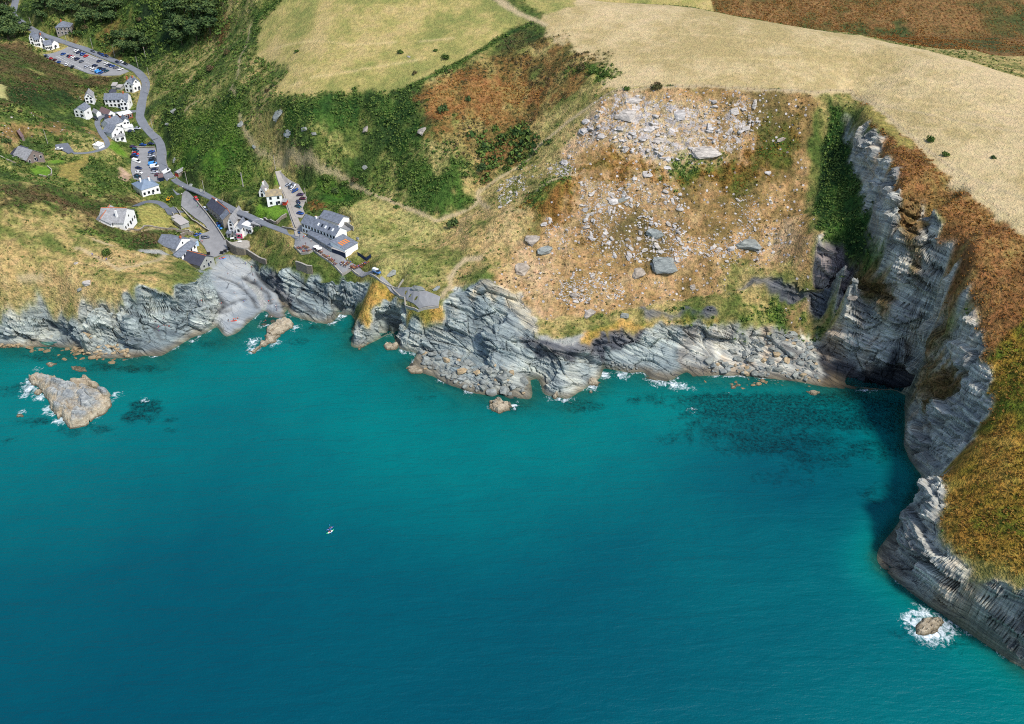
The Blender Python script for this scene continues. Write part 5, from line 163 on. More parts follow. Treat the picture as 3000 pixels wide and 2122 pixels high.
BOULDERS = [[-130.4,496.8,5.8,1.5,"blue grey crag at the left rim of the pasture scarp","grey"],[-124.0,486.4,4.9,1.2,"lower blue grey crag below the pasture rim","grey"],[-113.1,481.2,4.1,0.7,"small crag in the dark scrub scarp","grey"],[-107.6,478.8,3.2,0.7,"crag right of the small one in the scarp","grey"],[-157.3,512.4,3.9,1.3,"grey crag beside the stony ridge path","grey"],[-147.6,498.8,3.4,0.7,"low crag on the stony ridge path","grey"],[-79.9,480.4,3.6,1.4,"tan and grey crag on the rib of the hollow","pale"],[-79.8,466.4,3.2,1.0,"dark crag in the hollow floor","grey"],[-214.6,565.6,4.4,0.9,"dark crag on the bank right of the valley road","grey"],[-217.7,559.6,4.0,0.6,"lower dark crag on the bank right of the valley road","grey"],[-204.1,522.8,4.6,0.8,"grey crag above the lower car park road","grey"],[-187.1,494.8,3.3,1.0,"blue crag at the lane start","grey"],[-178.6,486.0,4.0,0.6,"long low crag beside the lane","grey"],[-94.6,439.2,5.6,0.5,"grey crag above the pub yard","grey"],[-85.9,435.2,4.9,0.7,"grey crag uphill right of the pub yard","grey"],[-78.8,418.0,2.9,0.6,"small crag right of the pub","grey"],[-58.5,387.2,5.6,0.5,"dark crag behind the camper van","grey"],[-44.2,370.8,7.4,0.45,"dark crag behind the cliff platform","grey"],[-35.5,370.8,5.4,0.4,"low crag at the path foot","grey"],[72.8,381.2,12.8,0.9,"huge layered grey boulder with orange turf on top low on the scree","grey"],[59.9,378.4,7.0,0.9,"big split pale boulder left of the layered one","pale"],[85.4,372.8,2.9,1,"lone round pale boulder above the dark rock wall","pale"],[69.4,393.6,7.4,0.6,"broad flat grey boulder above the layered one","grey"],[5.0,382.4,7.8,1.1,"tall brown topped boulder on the left of the scree","pale"],[9.7,396.0,6.8,1.0,"cream boulder above the brown topped one","pale"],[15.8,390.8,7.9,0.7,"blocky grey outcrop right of the cream boulder","grey"],[54.0,410.8,5.8,0.5,"long dark slab boulder in the upper scree","grey"],[66.8,420.8,5.5,0.8,"white upright boulder below the white cliff","white"],[112.2,388.0,12.0,0.55,"low layered grey outcrop right of the scree","grey"],[49.6,408.8,5.1,0.8,"grey white boulder beside the long dark slab","white"],[36.0,399.6,4.0,0.7,"white boulder on the left edge of the scree","white"],[68.6,394.8,8.6,0.6,"wide grey white boulder at the foot of the white stone heap","grey"],[125.3,419.6,3.3,0.8,"white boulder alone in the bracken on the right","white"],[132.9,432.4,4.8,0.3,"thin flat slab in the bracken on the right","pale"],[52.2,357.2,4.1,0.9,"dark faced boulder beside the ledge path","grey"],[29.0,367.2,3.9,0.9,"cracked cream boulder above the ledge path","pale"],[35.7,357.6,7.3,0.6,"pale angular outcrop above the green plants","pale"],[-197.6,368.0,4.5,0.7,"white flat boulder on the grassy headland","white"],[-201.4,366.8,2.9,0.7,"dark boulder below the white flat one on the headland","grey"],[-205.0,378.0,2.5,0.6,"small pale rocks on the headland crest","white"],[-47.8,467.6,4.7,1.2,"pale crag in the dark scrub slope","pale"],[-58.4,522.8,2.5,0.6,"cream boulder in the pasture","white"],[57.1,445.2,11.1,0.9,"largest white slab of the white cliff","white"],[96.2,428.8,15.3,0.55,"broad white outcrop low on right of white cliff","white"],[73.0,434.4,5.7,1.7,"tall white rib in the centre of the white cliff","white"],[83.5,443.2,6.7,1.1,"white outcrop high on the right of the white cliff","white"],[68.9,438.8,5.8,0.8,"white blocks left of the central rib","white"],[37.6,450.8,4.4,0.9,"white knob at left edge of the white cliff","white"],[36.3,446.4,5.4,0.9,"white outcrop below the knob at left edge","white"],[60.9,451.2,8.7,0.5,"white ledge near the top of the white cliff","white"],[110.5,442.4,4.3,1.3,"white crooked outcrop at the top right of the white cliff","white"],[76.8,423.2,5.2,0.6,"white slab at the foot of white cliff","white"],[25.9,431.6,4.4,1,"white outcrop beside the stepped path","white"],[104.2,385.6,3.6,0.8,"white boulder on grass above the alcove","white"],[114.1,387.2,10.2,0.45,"dark layered outcrop above the alcove","grey"],[85.4,372.4,2.7,1,"round grey boulder above the ledge","pale"],[151.5,348.4,4.5,0.5,"pale ledge block on the shaded cliff","pale"]]
SEAROCKS = [["islet","large tan and grey islet rock ringed with foam",[[-216.2,330.1],[-214.0,333.5],[-207.3,330.8],[-202.7,329.5],[-197.2,325.5],[-191.4,324.9],[-185.7,322.3],[-176.7,317.8],[-173.7,311.5],[-174.6,306.6],[-178.2,303.0],[-180.1,298.9],[-185.2,296.6],[-188.8,300.1],[-192.3,306.0],[-193.0,303.0],[-195.4,307.3],[-199.7,312.2],[-204.5,319.1],[-210.3,325.5],[-215.0,328.1]],5.5],["islet","small twin rock behind the large islet",[[-197.9,329.5],[-194.8,330.8],[-191.8,331.5],[-184.9,326.8],[-184.6,324.9],[-189.7,324.9],[-194.6,325.2],[-197.5,327.5]],2.6],["skerry","brown rock in the foam on the left of the islet",[[-211.4,322.9],[-209.9,324.5],[-207.4,322.3],[-207.7,319.1],[-210.6,320.4]],1.2],["skerry","round pale rock awash off the boulder beach",[[-215.6,343.1],[-213.3,344.5],[-209.4,343.1],[-210.0,340.3],[-212.5,339.6]],1.1],["skerry","long submerged brown rock off the boulder beach",[[-203.5,340.3],[-201.3,341.9],[-195.4,339.3],[-191.6,335.9],[-196.9,335.9],[-202.0,338.6]],0.35],["skerry","thin brown rock between the islet and boulder beach",[[-208.8,336.2],[-207.3,338.6],[-205.4,338.9],[-205.1,337.2],[-208.0,335.3]],0.5],["skerry","low rock with foam left of the islet",[[-213.1,305.4],[-211.6,307.2],[-209.2,306.9],[-208.1,303.9],[-210.9,303.9]],0.7],["sea_stack","flat topped pale block standing off the slab beach",[[-118.5,371.8],[-115.9,375.7],[-111.5,379.0],[-107.3,376.3],[-107.1,372.4],[-111.2,366.6],[-115.4,364.7],[-117.6,368.5]],3.4],["skerry","brown weedy rock tail running from the pale block",[[-118.0,367.8],[-115.7,365.6],[-111.1,365.9],[-112.8,360.3],[-117.2,356.0],[-120.3,351.1],[-123.3,352.3],[-120.0,357.8]],1.1],["skerry","orange topped square boulder in the water below the boulder point",[[-10.0,314.5],[-6.6,316.0],[-1.1,311.6],[-0.9,308.7],[-5.6,307.3],[-9.5,310.1]],3.0],["skerry","tan boulder at the tip of the central promontory",[[34.4,330.0],[37.5,330.8],[39.0,328.5],[37.7,326.2],[34.5,327.3]],2.2],["skerry","small orange rock off the central promontory",[[33.7,322.2],[35.6,322.9],[35.4,320.6],[33.8,320.3]],0.9],["skerry","white upright rock against the central promontory",[[18.1,321.6],[20.0,322.7],[20.0,317.8],[18.4,317.4]],2.2],["skerry","brown rock surrounded by surf off the right headland",[[133.5,195.4],[137.1,198.4],[142.3,198.8],[143.4,196.9],[140.4,193.8],[135.2,191.6],[132.6,192.0]],1.6],["skerry","rock ledge at the foot of the arch",[[-60.7,356.8],[-58.4,360.3],[-54.2,358.6],[-54.3,354.3],[-58.7,353.8]],1.6],["skerry","pale rock platform at the tip of the grassy spur",[[-75.0,357.8],[-71.6,362.2],[-63.6,366.7],[-63.3,363.5],[-72.0,353.7]],1.4],["skerry","low brown rocks awash at the boulder point",[[-48.0,339.2],[-44.8,341.7],[-40.3,338.8],[-41.0,335.6],[-45.7,335.6]],0.8],["skerry","dark rock off the cove boulders",[[97.4,326.3],[100.1,328.1],[102.7,327.2],[101.1,324.9],[97.6,324.4]],0.6],["skerry","orange rock at the edge of the cove shadow",[[130.0,321.6],[133.7,323.0],[135.7,321.2],[133.1,318.9],[129.9,319.4]],0.8]]
APRONS = [["shore",[[-42.0,349.2],[-31.7,349.6],[-21.6,343.6],[-14.2,336.8],[-3.2,334.0],[0.0,324.8],[-0.9,319.2],[-9.2,319.6],[-20.9,323.6],[-33.2,333.2],[-39.7,338.0]],120,[1.4,4.4]],["cove",[[103.5,348.4],[119.7,351.6],[131.6,352.8],[142.2,349.6],[137.5,332.0],[138.2,327.2],[127.6,330.0],[105.8,334.0],[88.8,335.2],[86.6,341.2],[97.2,342.4]],190,[1.1,4.2]],["beach",[[-203.0,354.8],[-185.2,353.6],[-179.2,353.6],[-177.8,347.6],[-192.6,348.4],[-204.5,349.2],[-211.9,355.2]],50,[1.2,3.2]],["beach",[[-241.8,356.8],[-231.9,357.2],[-231.2,356.0],[-241.5,355.6]],12,[1.2,2.6]],["shallows",[[-230.8,355.2],[-203.0,354.4],[-187.7,346.4],[-177.4,346.4],[-182.5,343.2],[-203.5,344.4],[-222.7,350.8]],70,[1.0,3.2]],["promontory",[[41.1,341.2],[53.9,339.2],[59.2,338.4],[53.7,336.0],[41.9,337.6]],16,[1.0,3.0]],["promontory",[[-8.2,333.2],[0.2,330.0],[6.8,326.4],[7.6,317.6],[-2.1,318.4],[-9.6,327.6]],18,[1.6,4.5]],["shallows",[[80.3,331.6],[105.3,331.6],[137.6,324.8],[130.1,317.6],[103.2,321.2],[81.5,324.8]],110,[0.9,2.6]]]
SCREES = [[[[32.7,416.8],[62.1,419.2],[81.5,415.2],[85.9,403.2],[86.5,385.6],[75.4,379.2],[47.7,387.6],[32.5,399.6]],260,[0.6,2.8]],[[[16.0,405.2],[33.9,398.4],[47.7,387.6],[53.8,367.6],[25.6,361.6],[8.5,378.4]],130,[0.5,2.2]],[[[88.6,412.4],[135.5,411.2],[132.2,374.8],[96.1,377.6],[83.2,389.2]],110,[0.5,2.2]],[[[-8.4,438.0],[13.1,447.6],[30.7,437.2],[31.3,419.6],[12.6,421.2],[-5.9,420.0]],80,[0.6,2.4]],[[[34.9,450.0],[43.0,454.0],[57.8,455.2],[126.8,444.4],[130.5,441.6],[109.7,431.6],[82.0,423.6],[46.5,431.6],[31.5,439.2]],150,[0.8,3.6]],[[[58.9,402.8],[66.9,403.6],[67.6,399.2],[61.9,398.0]],30,[0.8,2.0]]]
FOAM = [[-215.7,329.4,6,1],[-214.0,323.5,6,1],[-206.7,318.4,5,1],[-213.9,319.6,5,0.9],[-216.7,338.4,3.5,0.9],[-200.0,309.6,4.5,1],[-196.7,307.2,4,1],[-191.2,301.8,5,1],[-178.9,305.4,6,1],[-182.1,301.8,4,1],[-174.4,319.0,4.5,0.9],[-160.6,316.1,3.5,0.9],[-175.2,314.6,3,0.8],[-210.8,307.8,4,0.8],[-159.0,355.4,3.0,1],[-166.6,350.4,4,1],[-152.5,361.0,3.5,0.8],[-148.0,370.0,4,0.9],[-150.5,365.8,3.5,0.8],[-123.1,360.2,5.5,1],[-121.9,353.5,5,1],[-112.7,359.6,5,0.9],[-105.2,372.2,4.5,0.9],[-122.0,372.9,2.5,0.7],[-102.5,380.8,4,0.8],[-85.9,382.8,6,1],[-87.9,376.8,4,0.8],[-84.7,382.2,4,1],[-88.5,376.5,4,0.9],[-97.6,378.4,4,0.7],[-59.0,365.1,2.5,0.8],[-55.6,357.2,4,0.9],[-50.7,352.9,4,0.9],[-46.1,350.8,3.5,0.9],[-43.6,344.1,5,1],[-41.7,339.2,4,0.9],[-33.4,336.8,4,0.9],[-30.6,330.4,4.5,1],[-18.6,322.7,4.5,0.9],[-0.9,311.6,3.5,0.9],[-9.0,310.9,3,0.9],[0.7,311.4,3.5,0.9],[-7.9,310.0,4,0.8],[2.5,317.3,3,0.7],[21.0,317.7,5,1],[17.3,318.1,4,0.8],[25.5,316.6,3.5,0.9],[35.3,324.9,5,1],[41.6,334.2,5,1],[50.2,334.2,6,0.9],[57.7,337.0,4,0.9],[65.7,328.7,6,1],[71.6,327.2,6,1],[76.0,325.6,5,0.9],[80.4,323.7,3,0.8],[74.7,332.6,3,0.8],[78.0,308.5,4,0.7],[94.5,319.7,3,0.7],[78.3,308.7,3,0.7],[80.2,323.8,3,0.6],[138.0,200.5,6,1],[133.1,197.3,6,1],[136.2,190.5,6,1],[143.5,195.0,6,1],[139.9,192.0,6,1],[133.7,192.0,5,1],[150.1,194.3,4,0.8],[158.4,184.7,4,0.7],[161.3,181.4,3.5,0.7],[153.5,189.0,3,0.6]]
REEF = [[-161.5,304.8,9,6,1.2],[-159.3,312.1,10,7,1.2],[-154.6,309.6,8,5,1.1],[-200.0,301.2,9,5,0.9],[156.7,311.7,26,10,1],[161.7,300.1,20,14,0.9],[119.9,289.1,30,10,0.9],[89.5,316.4,30,8,1],[59.7,316.4,20,7,0.7],[111.4,314.0,60,12,1],[145.0,302.4,34,14,1],[100.1,295.7,52,16,0.8],[95.6,309.3,38,16,1],[123.9,304.7,30,16,1],[105.3,287.0,40,14,0.9],[79.0,297.9,14,10,0.7],[141.8,316.4,30,10,1],[124.1,278.6,30,14,0.7],[146.1,282.8,26,12,0.7],[144.6,257.1,22,10,0.6],[69.1,289.1,16,8,0.6],[107.5,266.6,26,8,0.5],[29.6,311.7,16,7,0.8],[-3.0,311.7,14,7,0.8],[-22.7,323.7,12,6,0.6],[-37.3,316.4,14,5,0.5],[-171.6,339.1,20,5,0.9],[-187.7,340.4,14,6,0.8],[-214.4,348.4,26,7,0.7],[-218.1,323.7,18,9,0.7],[-178.8,295.7,24,8,0.6],[-157.0,303.5,14,7,0.6],[-145.0,302.4,5,3,0.8],[-143.0,295.7,6,3,0.8],[-205.0,300.1,14,5,0.6],[-207.4,289.1,6,3,0.7],[139.9,191.9,22,12,0.6],[135.7,222.7,14,10,0.6],[-94.7,372.6,10,5,0.7],[-145.6,358.1,14,5,0.7],[-119.1,355.3,12,6,0.5],[-102.4,361.0,10,6,0.6]]
FENCES = [["field edge fence of thin posts along the top of the quarry slope",[[64.4,457.2],[79.9,456.0],[94.6,454.8],[108.9,452.0],[123.1,449.6],[137.8,448.8],[152.3,448.8]],26],["field fence of thin posts following the right cliff bracken",[[158.7,451.2],[170.8,456.4],[175.3,443.6],[178.9,423.6],[184.9,393.6],[189.8,374.0],[194.7,354.8],[201.2,337.2],[203.8,328.4]],34],["short post fence beside the stepped path",[[43.1,456.4],[47.6,458.0],[52.0,458.8]],8]]
KAYAKS = [[-66.91,237.57,[-68.1,236.6],[-65.7,238.6]],[-67.28,238.35]]
BASTION = [[-153.6,438.6],[-149.9,433.4],[-146.3,430.5],[-141.6,428.4],[-139.5,428.6],[-138.9,431.9],[-140.4,437.3],[-142.3,438.8],[-146.1,438.3],[-149.8,436.2]]
WOODS = [[[[-407.9,763.6],[-401.8,769.6],[-392.2,742.4],[-381.2,722.0],[-363.4,707.2],[-357.3,688.4],[-364.7,665.2]],16],[[[-359.6,725.2],[-297.5,720.0],[-293.7,699.2],[-315.4,702.0],[-328.7,715.2],[-342.9,716.0],[-356.4,713.6]],22],[[[-243.4,683.6],[-196.5,644.4],[-200.2,634.8],[-208.5,632.4],[-239.1,651.2]],16],[[[-291.6,688.4],[-253.8,664.0],[-267.6,661.6],[-280.1,669.2]],6]]
BAYS = [[[-332.2,673.2],[-302.0,646.0]],[[-327.0,679.2],[-295.6,653.2]],[[-318.1,680.4],[-287.0,657.6]]]
BAYDIR = [[-315.5,665.6],[-313.7,671.2]]
CAVES = [[172.7,327.3,15,9,13],[158.1,326.8,9,6,6],[-219.2,365.2,8,7,6],[-57.7,369.7,7,9,7],[-87.4,392.8,8,7,8],[138.7,364.3,10,26,5]]
DIGGER = [-198.5,485.6]
SIGN = [-108.5,418.4]
PARASOLS = [[-98.6,409.2],[-96.8,407.6]]
SLIPBOATS = [[[-153.8,427.6],"orange"],[[-153.0,426.8],"lightblue"],[[-135.9,376.0],"red"]]
BINS = [[-154.8,432.0],[-153.4,433.6],[-151.6,435.6],[-161.1,429.6]]
BENCHES = [[-150.3,439.6],[-145.4,436.0]]

# ---------------------------------------------------------------- small helpers
def lin(*c): return tuple(((v/255)/12.92 if v <= 10 else (((v/255)+.055)/1.055)**2.4) for v in c)
def tag(o, label=None, cat=None, group=None, kind=None):
    if label: o['label'] = label
    if cat: o['category'] = cat
    if group: o['group'] = group
    if kind or cat: o['kind'] = kind or 'thing'
    return o
class NT:
    """tiny node-tree writer"""
    def __init__(s, name):
        s.m = bpy.data.materials.new(name); s.m.use_nodes = True; s.t = s.m.node_tree; s.t.nodes.clear()
        s.out = s.t.nodes.new('ShaderNodeOutputMaterial')
    def n(s, typ, inp=None, **kw):
        nd = s.t.nodes.new('ShaderNode'+typ)
        for k, v in kw.items(): setattr(nd, k, v)
        for k, v in (inp or {}).items():
            if isinstance(v, bpy.types.NodeSocket): s.t.links.new(v, nd.inputs[k])
            else: nd.inputs[k].default_value = v
        return nd
    def math(s, op, a, b=0.0, clamp=False):
        return s.n('Math', {0: a, 1: b}, operation=op, use_clamp=clamp).outputs[0]
    def mix(s, f, a, b, bt='MIX'):
        nd = s.n('Mix', data_type='RGBA', blend_type=bt); nd.clamp_factor = True
        for i, v in ((0, f), (6, a), (7, b)):
            if isinstance(v, bpy.types.NodeSocket): s.t.links.new(v, nd.inputs[i])
            else: nd.inputs[i].default_value = v if i == 0 or len(v) == 4 else (*v, 1)
        return nd.outputs[2]
    def noise(s, vec, scale, detail=4, rough=.6, dist=0):
        return s.n('TexNoise', {'Vector': vec, 'Scale': scale, 'Detail': detail, 'Roughness': rough, 'Distortion': dist}).outputs[0]
    def ramp(s, f, lo, hi, a=0.0, b=1.0):
        return s.n('MapRange', {0: f, 1: lo, 2: hi, 3: a, 4: b}).outputs[0]
    def done(s, sh):
        s.t.links.new(sh, s.out.inputs[0]); return s.m
def mesh_from(name, V, F, mat=None, smooth=False):
    me = bpy.data.meshes.new(name); me.from_pydata(V, [], F); me.update()
    if mat: me.materials.append(mat)
    if smooth: me.polygons.foreach_set('use_smooth', np.ones(len(me.polygons), bool))
    o = bpy.data.objects.new(name, me); col.objects.link(o); return o
def grid_mesh(name, X, Y, Z, keep=None, mat=None, attrs=None, smooth=True):
    """mesh of a rectilinear grid, only the quads in keep"""
    ny, nx = X.shape
    idx = np.arange(nx*ny).reshape(ny, nx)
    q = np.stack([idx[:-1, :-1], idx[:-1, 1:], idx[1:, 1:], idx[1:, :-1]], -1).reshape(-1, 4)
    if keep is not None: q = q[keep.reshape(-1)]
    used = np.unique(q); remap = np.full(nx*ny, -1); remap[used] = np.arange(len(used)); q = remap[q]
    P = np.stack([X.ravel()[used], Y.ravel()[used], Z.ravel()[used]], -1)
    me = bpy.data.meshes.new(name)
    me.vertices.add(len(P)); me.vertices.foreach_set('co', P.ravel().astype(np.float32))
    me.loops.add(q.size); me.loops.foreach_set('vertex_index', q.ravel().astype(np.int32))
    me.polygons.add(len(q)); me.polygons.foreach_set('loop_start', np.arange(0, q.size, 4, dtype=np.int32))
    me.polygons.foreach_set('use_smooth', np.full(len(q), smooth))
    me.update(calc_edges=True)
    for k, (typ, A) in (attrs or {}).items():
        at = me.attributes.new(k, typ, 'POINT')
        if typ == 'FLOAT': at.data.foreach_set('value', A.ravel()[used].astype(np.float32))
        else: at.data.foreach_set('color', A.reshape(-1, 4)[used].ravel().astype(np.float32))
    if mat: me.materials.append(mat)
    o = bpy.data.objects.new(name, me); col.objects.link(o); return o

# ---------------------------------------------------------------- the lie of the land
Z0, LAND, DSEA = base_height(LINES, COAST)
CLS = {}
CLASSES = {  # mean colour of the cover, rockiness, speckle strength, white stone litter
 'rough': ((140, 136, 84), 0, 1.0, 0), 'valley': ((112, 118, 62), 0, 1.2, 0), 'scrubmix': ((66, 90, 44), 0, 1.2, 0), 'heath': ((86, 92, 52), 0, 1.2, 0), 'headgrass': ((162, 148, 98), 0, .9, .0),
 'green': ((76, 112, 38), 0, 1.1, 0), 'goldfield': ((212, 184, 126), 0, .35, 0), 'palefield': ((190, 174, 108), 0, .45, 0), 'brackenhill': ((112, 102, 54), 0, 1.1, 0),
 'bracken': ((156, 100, 50), 0, 1.0, 0), 'scrub': ((52, 84, 38), 0, 1.1, 0), 'grassy': ((144, 146, 82), 0, .9, 0), 'tan': ((192, 154, 104), 0, .8, .25), 'whitecliff': ((192, 160, 112), .05, .8, .62),
 'brackenmix': ((136, 104, 48), 0, 1.2, .08), 'scree': ((188, 152, 106), 0, .8, .4), 'brackengreen': ((148, 118, 44), 0, 1.2, 0), 'straw': ((156, 142, 80), 0, .8, 0), 'farbrown': ((124, 96, 58), 0, 1.1, 0),
 'rock': ((168, 176, 174), 1, 1, 0), 'goldmoss': ((190, 152, 78), 0, 1.0, 0), 'paleblock': ((190, 184, 166), .9, 1, 0), 'rockdark': ((100, 102, 108), 1, 1, 0), 'gravel': ((172, 172, 168), 0, .4, 0),
 'cliff': ((150, 154, 152), 1, 1, 0), 'browngrass': ((124, 96, 60), .1, 1, 0), 'lawn': ((110, 148, 50), 0, .5, 0), 'strawlawn': ((168, 160, 92), 0, .8, 0), 'pale': ((186, 180, 120), 0, .5, 0), 'rockpink': ((188, 160, 138), .6, .8, 0), 'path': ((196, 176, 138), 0, .3, 0), 'track': ((218, 194, 142), 0, .4, 0), 'slab': ((160, 163, 162), .8, .4, 0), 'crack': ((34, 38, 44), .9, .1, 0), 'purplerock': ((136, 124, 126), 1, 1, 0), 'rockblackshade': ((58, 60, 66), 1, 1, 0)}  # last class: wet black rock at the cove base, with its shade painted in
names = list(CLASSES)
wx = GX+fbm(GX*.22, GY*.22, oct=3, seed=21)*6; wy = GY+fbm(GX*.22+50, GY*.22, oct=3, seed=22)*6
CL = np.full(GX.shape, names.index('rough'))
CL[(GX < -25) & (GY > 440)] = names.index('valley')
CL[(GY > 600+.12*np.abs(GX)) & (GX > 40)] = names.index('palefield')
wx2 = wx+fbm(GX*.06, GY*.06, oct=5, seed=25, gain=.65)*26; wy2 = wy+fbm(GX*.06+70, GY*.06, oct=5, seed=26, gain=.65)*20
def rank0(f): q = np.quantile(f[::7, ::7], np.linspace(0, 1, 41)); return np.interp(f, q, np.linspace(0, 1, 41))
hole = [rank0(fbm(GX*.075+9*i, GY*.075, oct=5, seed=120+i, gain=.62)) for i in range(3)]
jx = (hsh(np.round(GX*1.3), np.round(GY*1.3), GX*0, 3)-.5)*7; jy = (hsh(np.round(GX*1.3), np.round(GY*1.3), GX*0, 4)-.5)*7
SOFT = ('scrubmix', 'heath', 'headgrass', 'green', 'rough', 'brackenhill', 'bracken', 'scrub', 'grassy', 'brackenmix', 'scree', 'brackengreen', 'tan', 'whitecliff')
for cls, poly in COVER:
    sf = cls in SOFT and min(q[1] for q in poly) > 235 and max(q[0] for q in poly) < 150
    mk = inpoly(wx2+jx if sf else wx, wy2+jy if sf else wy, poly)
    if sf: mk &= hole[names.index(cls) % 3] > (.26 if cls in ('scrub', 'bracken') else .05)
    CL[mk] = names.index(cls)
farm = (GX > 150) & (GY > 575); CL[farm] = names.index('farbrown')
for cls, hw, pts in PATHS:
    xs = [q[0] for q in pts]; ys = [q[1] for q in pts]
    i0, i1 = np.searchsorted(XS, [min(xs)-4, max(xs)+4]); j0, j1 = np.searchsorted(YS, [min(ys)-4, max(ys)+4])
    if i1 <= i0 or j1 <= j0: continue
    d, _ = segdist(GX[j0:j1, i0:i1], GY[j0:j1, i0:i1], pts)
    CL[j0:j1, i0:i1][d < hw+.35*fbm(GX[j0:j1, i0:i1]*.4, GY[j0:j1, i0:i1]*.4, oct=2)] = names.index(cls)
PAL = np.array([lin(*CLASSES[n][0]) for n in names]); ROCK = np.array([CLASSES[n][1] for n in names], float); SPK = np.array([CLASSES[n][2] for n in names]); LIT = np.array([CLASSES[n][3] for n in names], float)
rock = ROCK[CL]; rock[~LAND] = 1
rockb = blur(rock, 1.2)
fieldm = blur(np.isin(CL, [names.index('goldfield'), names.index('palefield')]).astype(float), 6.0)**2
zs = blur(Z0, 3.0); zs = zs*(1-fieldm)+blur(blur(Z0, 8.0), 8.0)*fieldm
Z = blur(Z0, 1.0)*rockb+zs*(1-rockb)
Z = np.where(LAND, np.maximum(Z, .02), Z)
PADM = np.ones(GX.shape)
padz = blur(Z0, 4.0)
def sub(xs, ys, m): 
    i0, i1 = np.searchsorted(XS, [min(xs)-m, max(xs)+m]); j0, j1 = np.searchsorted(YS, [min(ys)-m, max(ys)+m]); return slice(j0, j1), slice(i0, i1)
ROADZ = []
for nm, lb, hw, pts in ROADS:
    d = dens(pts, 2.5); d = np.array([d[0]]+[(d[max(0, i-1)]+2*d[i]+d[min(len(d)-1, i+1)])/4 for i in range(1, len(d)-1)]+[d[-1]])
    z = bilin(padz, d[:, 0], d[:, 1])
    for _ in range(6): z = np.concatenate([z[:1], (z[:-2]+2*z[1:-1]+z[2:])/4, z[-1:]])
    ln = np.column_stack([d, z]); ROADZ.append(ln)
    S_ = sub(d[:, 0], d[:, 1], hw+6); dd, vv = segdist(GX[S_], GY[S_], ln)
    w = np.clip((hw+4-dd)/3, 0, 1); Z[S_] = Z[S_]*(1-w)+(vv-.25)*w; PADM[S_] = np.minimum(PADM[S_], 1-w)
for nm, lb, poly in AREAS:
    S_ = sub([q[0] for q in poly], [q[1] for q in poly], 8)
    m = inpoly(GX[S_], GY[S_], poly).astype(float); w = np.clip(blur(m, 2.0)*2.2, 0, 1)
    Z[S_] = Z[S_]*(1-w)+(padz[S_]-.3)*w; PADM[S_] = np.minimum(PADM[S_], 1-w)
FLOORZ = []
for nm, lb, ws in BUILDINGS:
    fz = []
    for w_ in ws:
        a, b2, dep = np.array(w_[0]), np.array(w_[1]), w_[2]
        zz = float(np.mean([bilin(Z, *a), bilin(Z, *b2)])); fz.append(zz)
        e = (b2-a)/np.linalg.norm(b2-a); n_ = np.array([-e[1], e[0]])
        poly = [a-e-n_*.6, b2+e-n_*.6, b2+e+n_*(dep+1), a-e+n_*(dep+1)]
        S_ = sub([q[0] for q in poly], [q[1] for q in poly], 5)
        m = inpoly(GX[S_], GY[S_], poly).astype(float); w = np.clip(blur(m, 1.0)*1.6, 0, 1)
        Z[S_] = Z[S_]*(1-w)+np.minimum(Z[S_], zz-.05)*w; PADM[S_] = np.minimum(PADM[S_], 1-w)
    FLOORZ.append(fz)

soft = 1-rockb
flatv = np.isin(CL, [names.index(n) for n in ('goldfield', 'palefield', 'path', 'gravel', 'lawn')])
relief = blur(np.isin(CL, [names.index(n) for n in ('valley', 'scrub', 'scrubmix', 'brackenhill', 'green', 'heath')]).astype(float), 4.0)
relief2 = blur(np.isin(CL, [names.index(n) for n in ('tan', 'scree', 'brackenmix', 'whitecliff', 'headgrass')]).astype(float), 3.0)
rough_amp = blur(np.where(flatv, .25, 1.0), 2.0)*soft*PADM
Z = Z+rough_amp*(fbm(GX*.06, GY*.06, oct=4, seed=3)*3.0+fbm(GX*.4, GY*.4, oct=2, seed=9)*.9+relief2*((cells(GX/7., GY/7., GX*0, 71)[0]-.5)*1.1+np.abs(fbm(GX*.08, GY*.05, oct=3, seed=15))*-6+.8)+relief*(np.abs(fbm(GX*.035, GY*.035, oct=4, seed=14))*-11+1.2))
wm = blur((CL == names.index('whitecliff')).astype(float), 2.0); ws_ = wm > .05
c1, k1 = cells(GX[ws_]/5.0, GY[ws_]/5.0, Z[ws_]/3.0, 91); c2, k2 = cells(GX[ws_]/2.0, GY[ws_]/2.0, Z[ws_]/1.4, 92)
Z[ws_] += wm[ws_]*((c1-.5)*2.2+(c2-.5)*.9)
Z = Z-.7*blur((CL == names.index('crack')).astype(float), .7)
# rock: bedded blocks pushed in and out along the slope normal
gy, gx = np.gradient(blur(Z, 1.5), YS, XS)
nn = np.sqrt(gx*gx+gy*gy+1); NX, NY, NZ = -gx/nn, -gy/nn, 1/nn
STEEP = np.clip((np.hypot(gx, gy)-.35)/.9, 0, 1)
def rock_push(px, py, pz, steep, land, fine=True):
    wv = fbm(px*.04, py*.04, pz*.04, oct=2, seed=31)*7
    s1 = px*.35+py*.3+pz*.89+wv*.5; s2 = px*.80-py*.58+wv; s3 = px*.5+py*.75-pz*.42
    v0, e0 = cells(s1/6.5, s2/17, s3/15, 37); v1, e1 = cells(s1/2.6, s2/8, s3/7, 41); v2, e2 = cells(s1/.9, s2/3.2, s3/3.0, 47)
    led = (s1/2.3+.3*vnoise(s2*.2, s3*.2, s1*0, 5)) % 1.0
    d = (v0-.5)*(1.5+4.6*steep)+(v1-.5)*(.6+1.2*steep)+(v2-.5)*(.22+.3*steep)+(led**2-.33)*(.55+.1*steep)-np.clip(.10-e1, 0, 1)*6*(.3+steep)-np.clip(.06-e0, 0, 1)*22*(.3+steep)
    return d*np.where(land, np.clip(.3+pz/4, .3, 1), .5)
rk_ids = [names.index(n) for n in ('rock', 'cliff', 'rockdark', 'paleblock', 'slab', 'crack', 'purplerock', 'rockblackshade')]
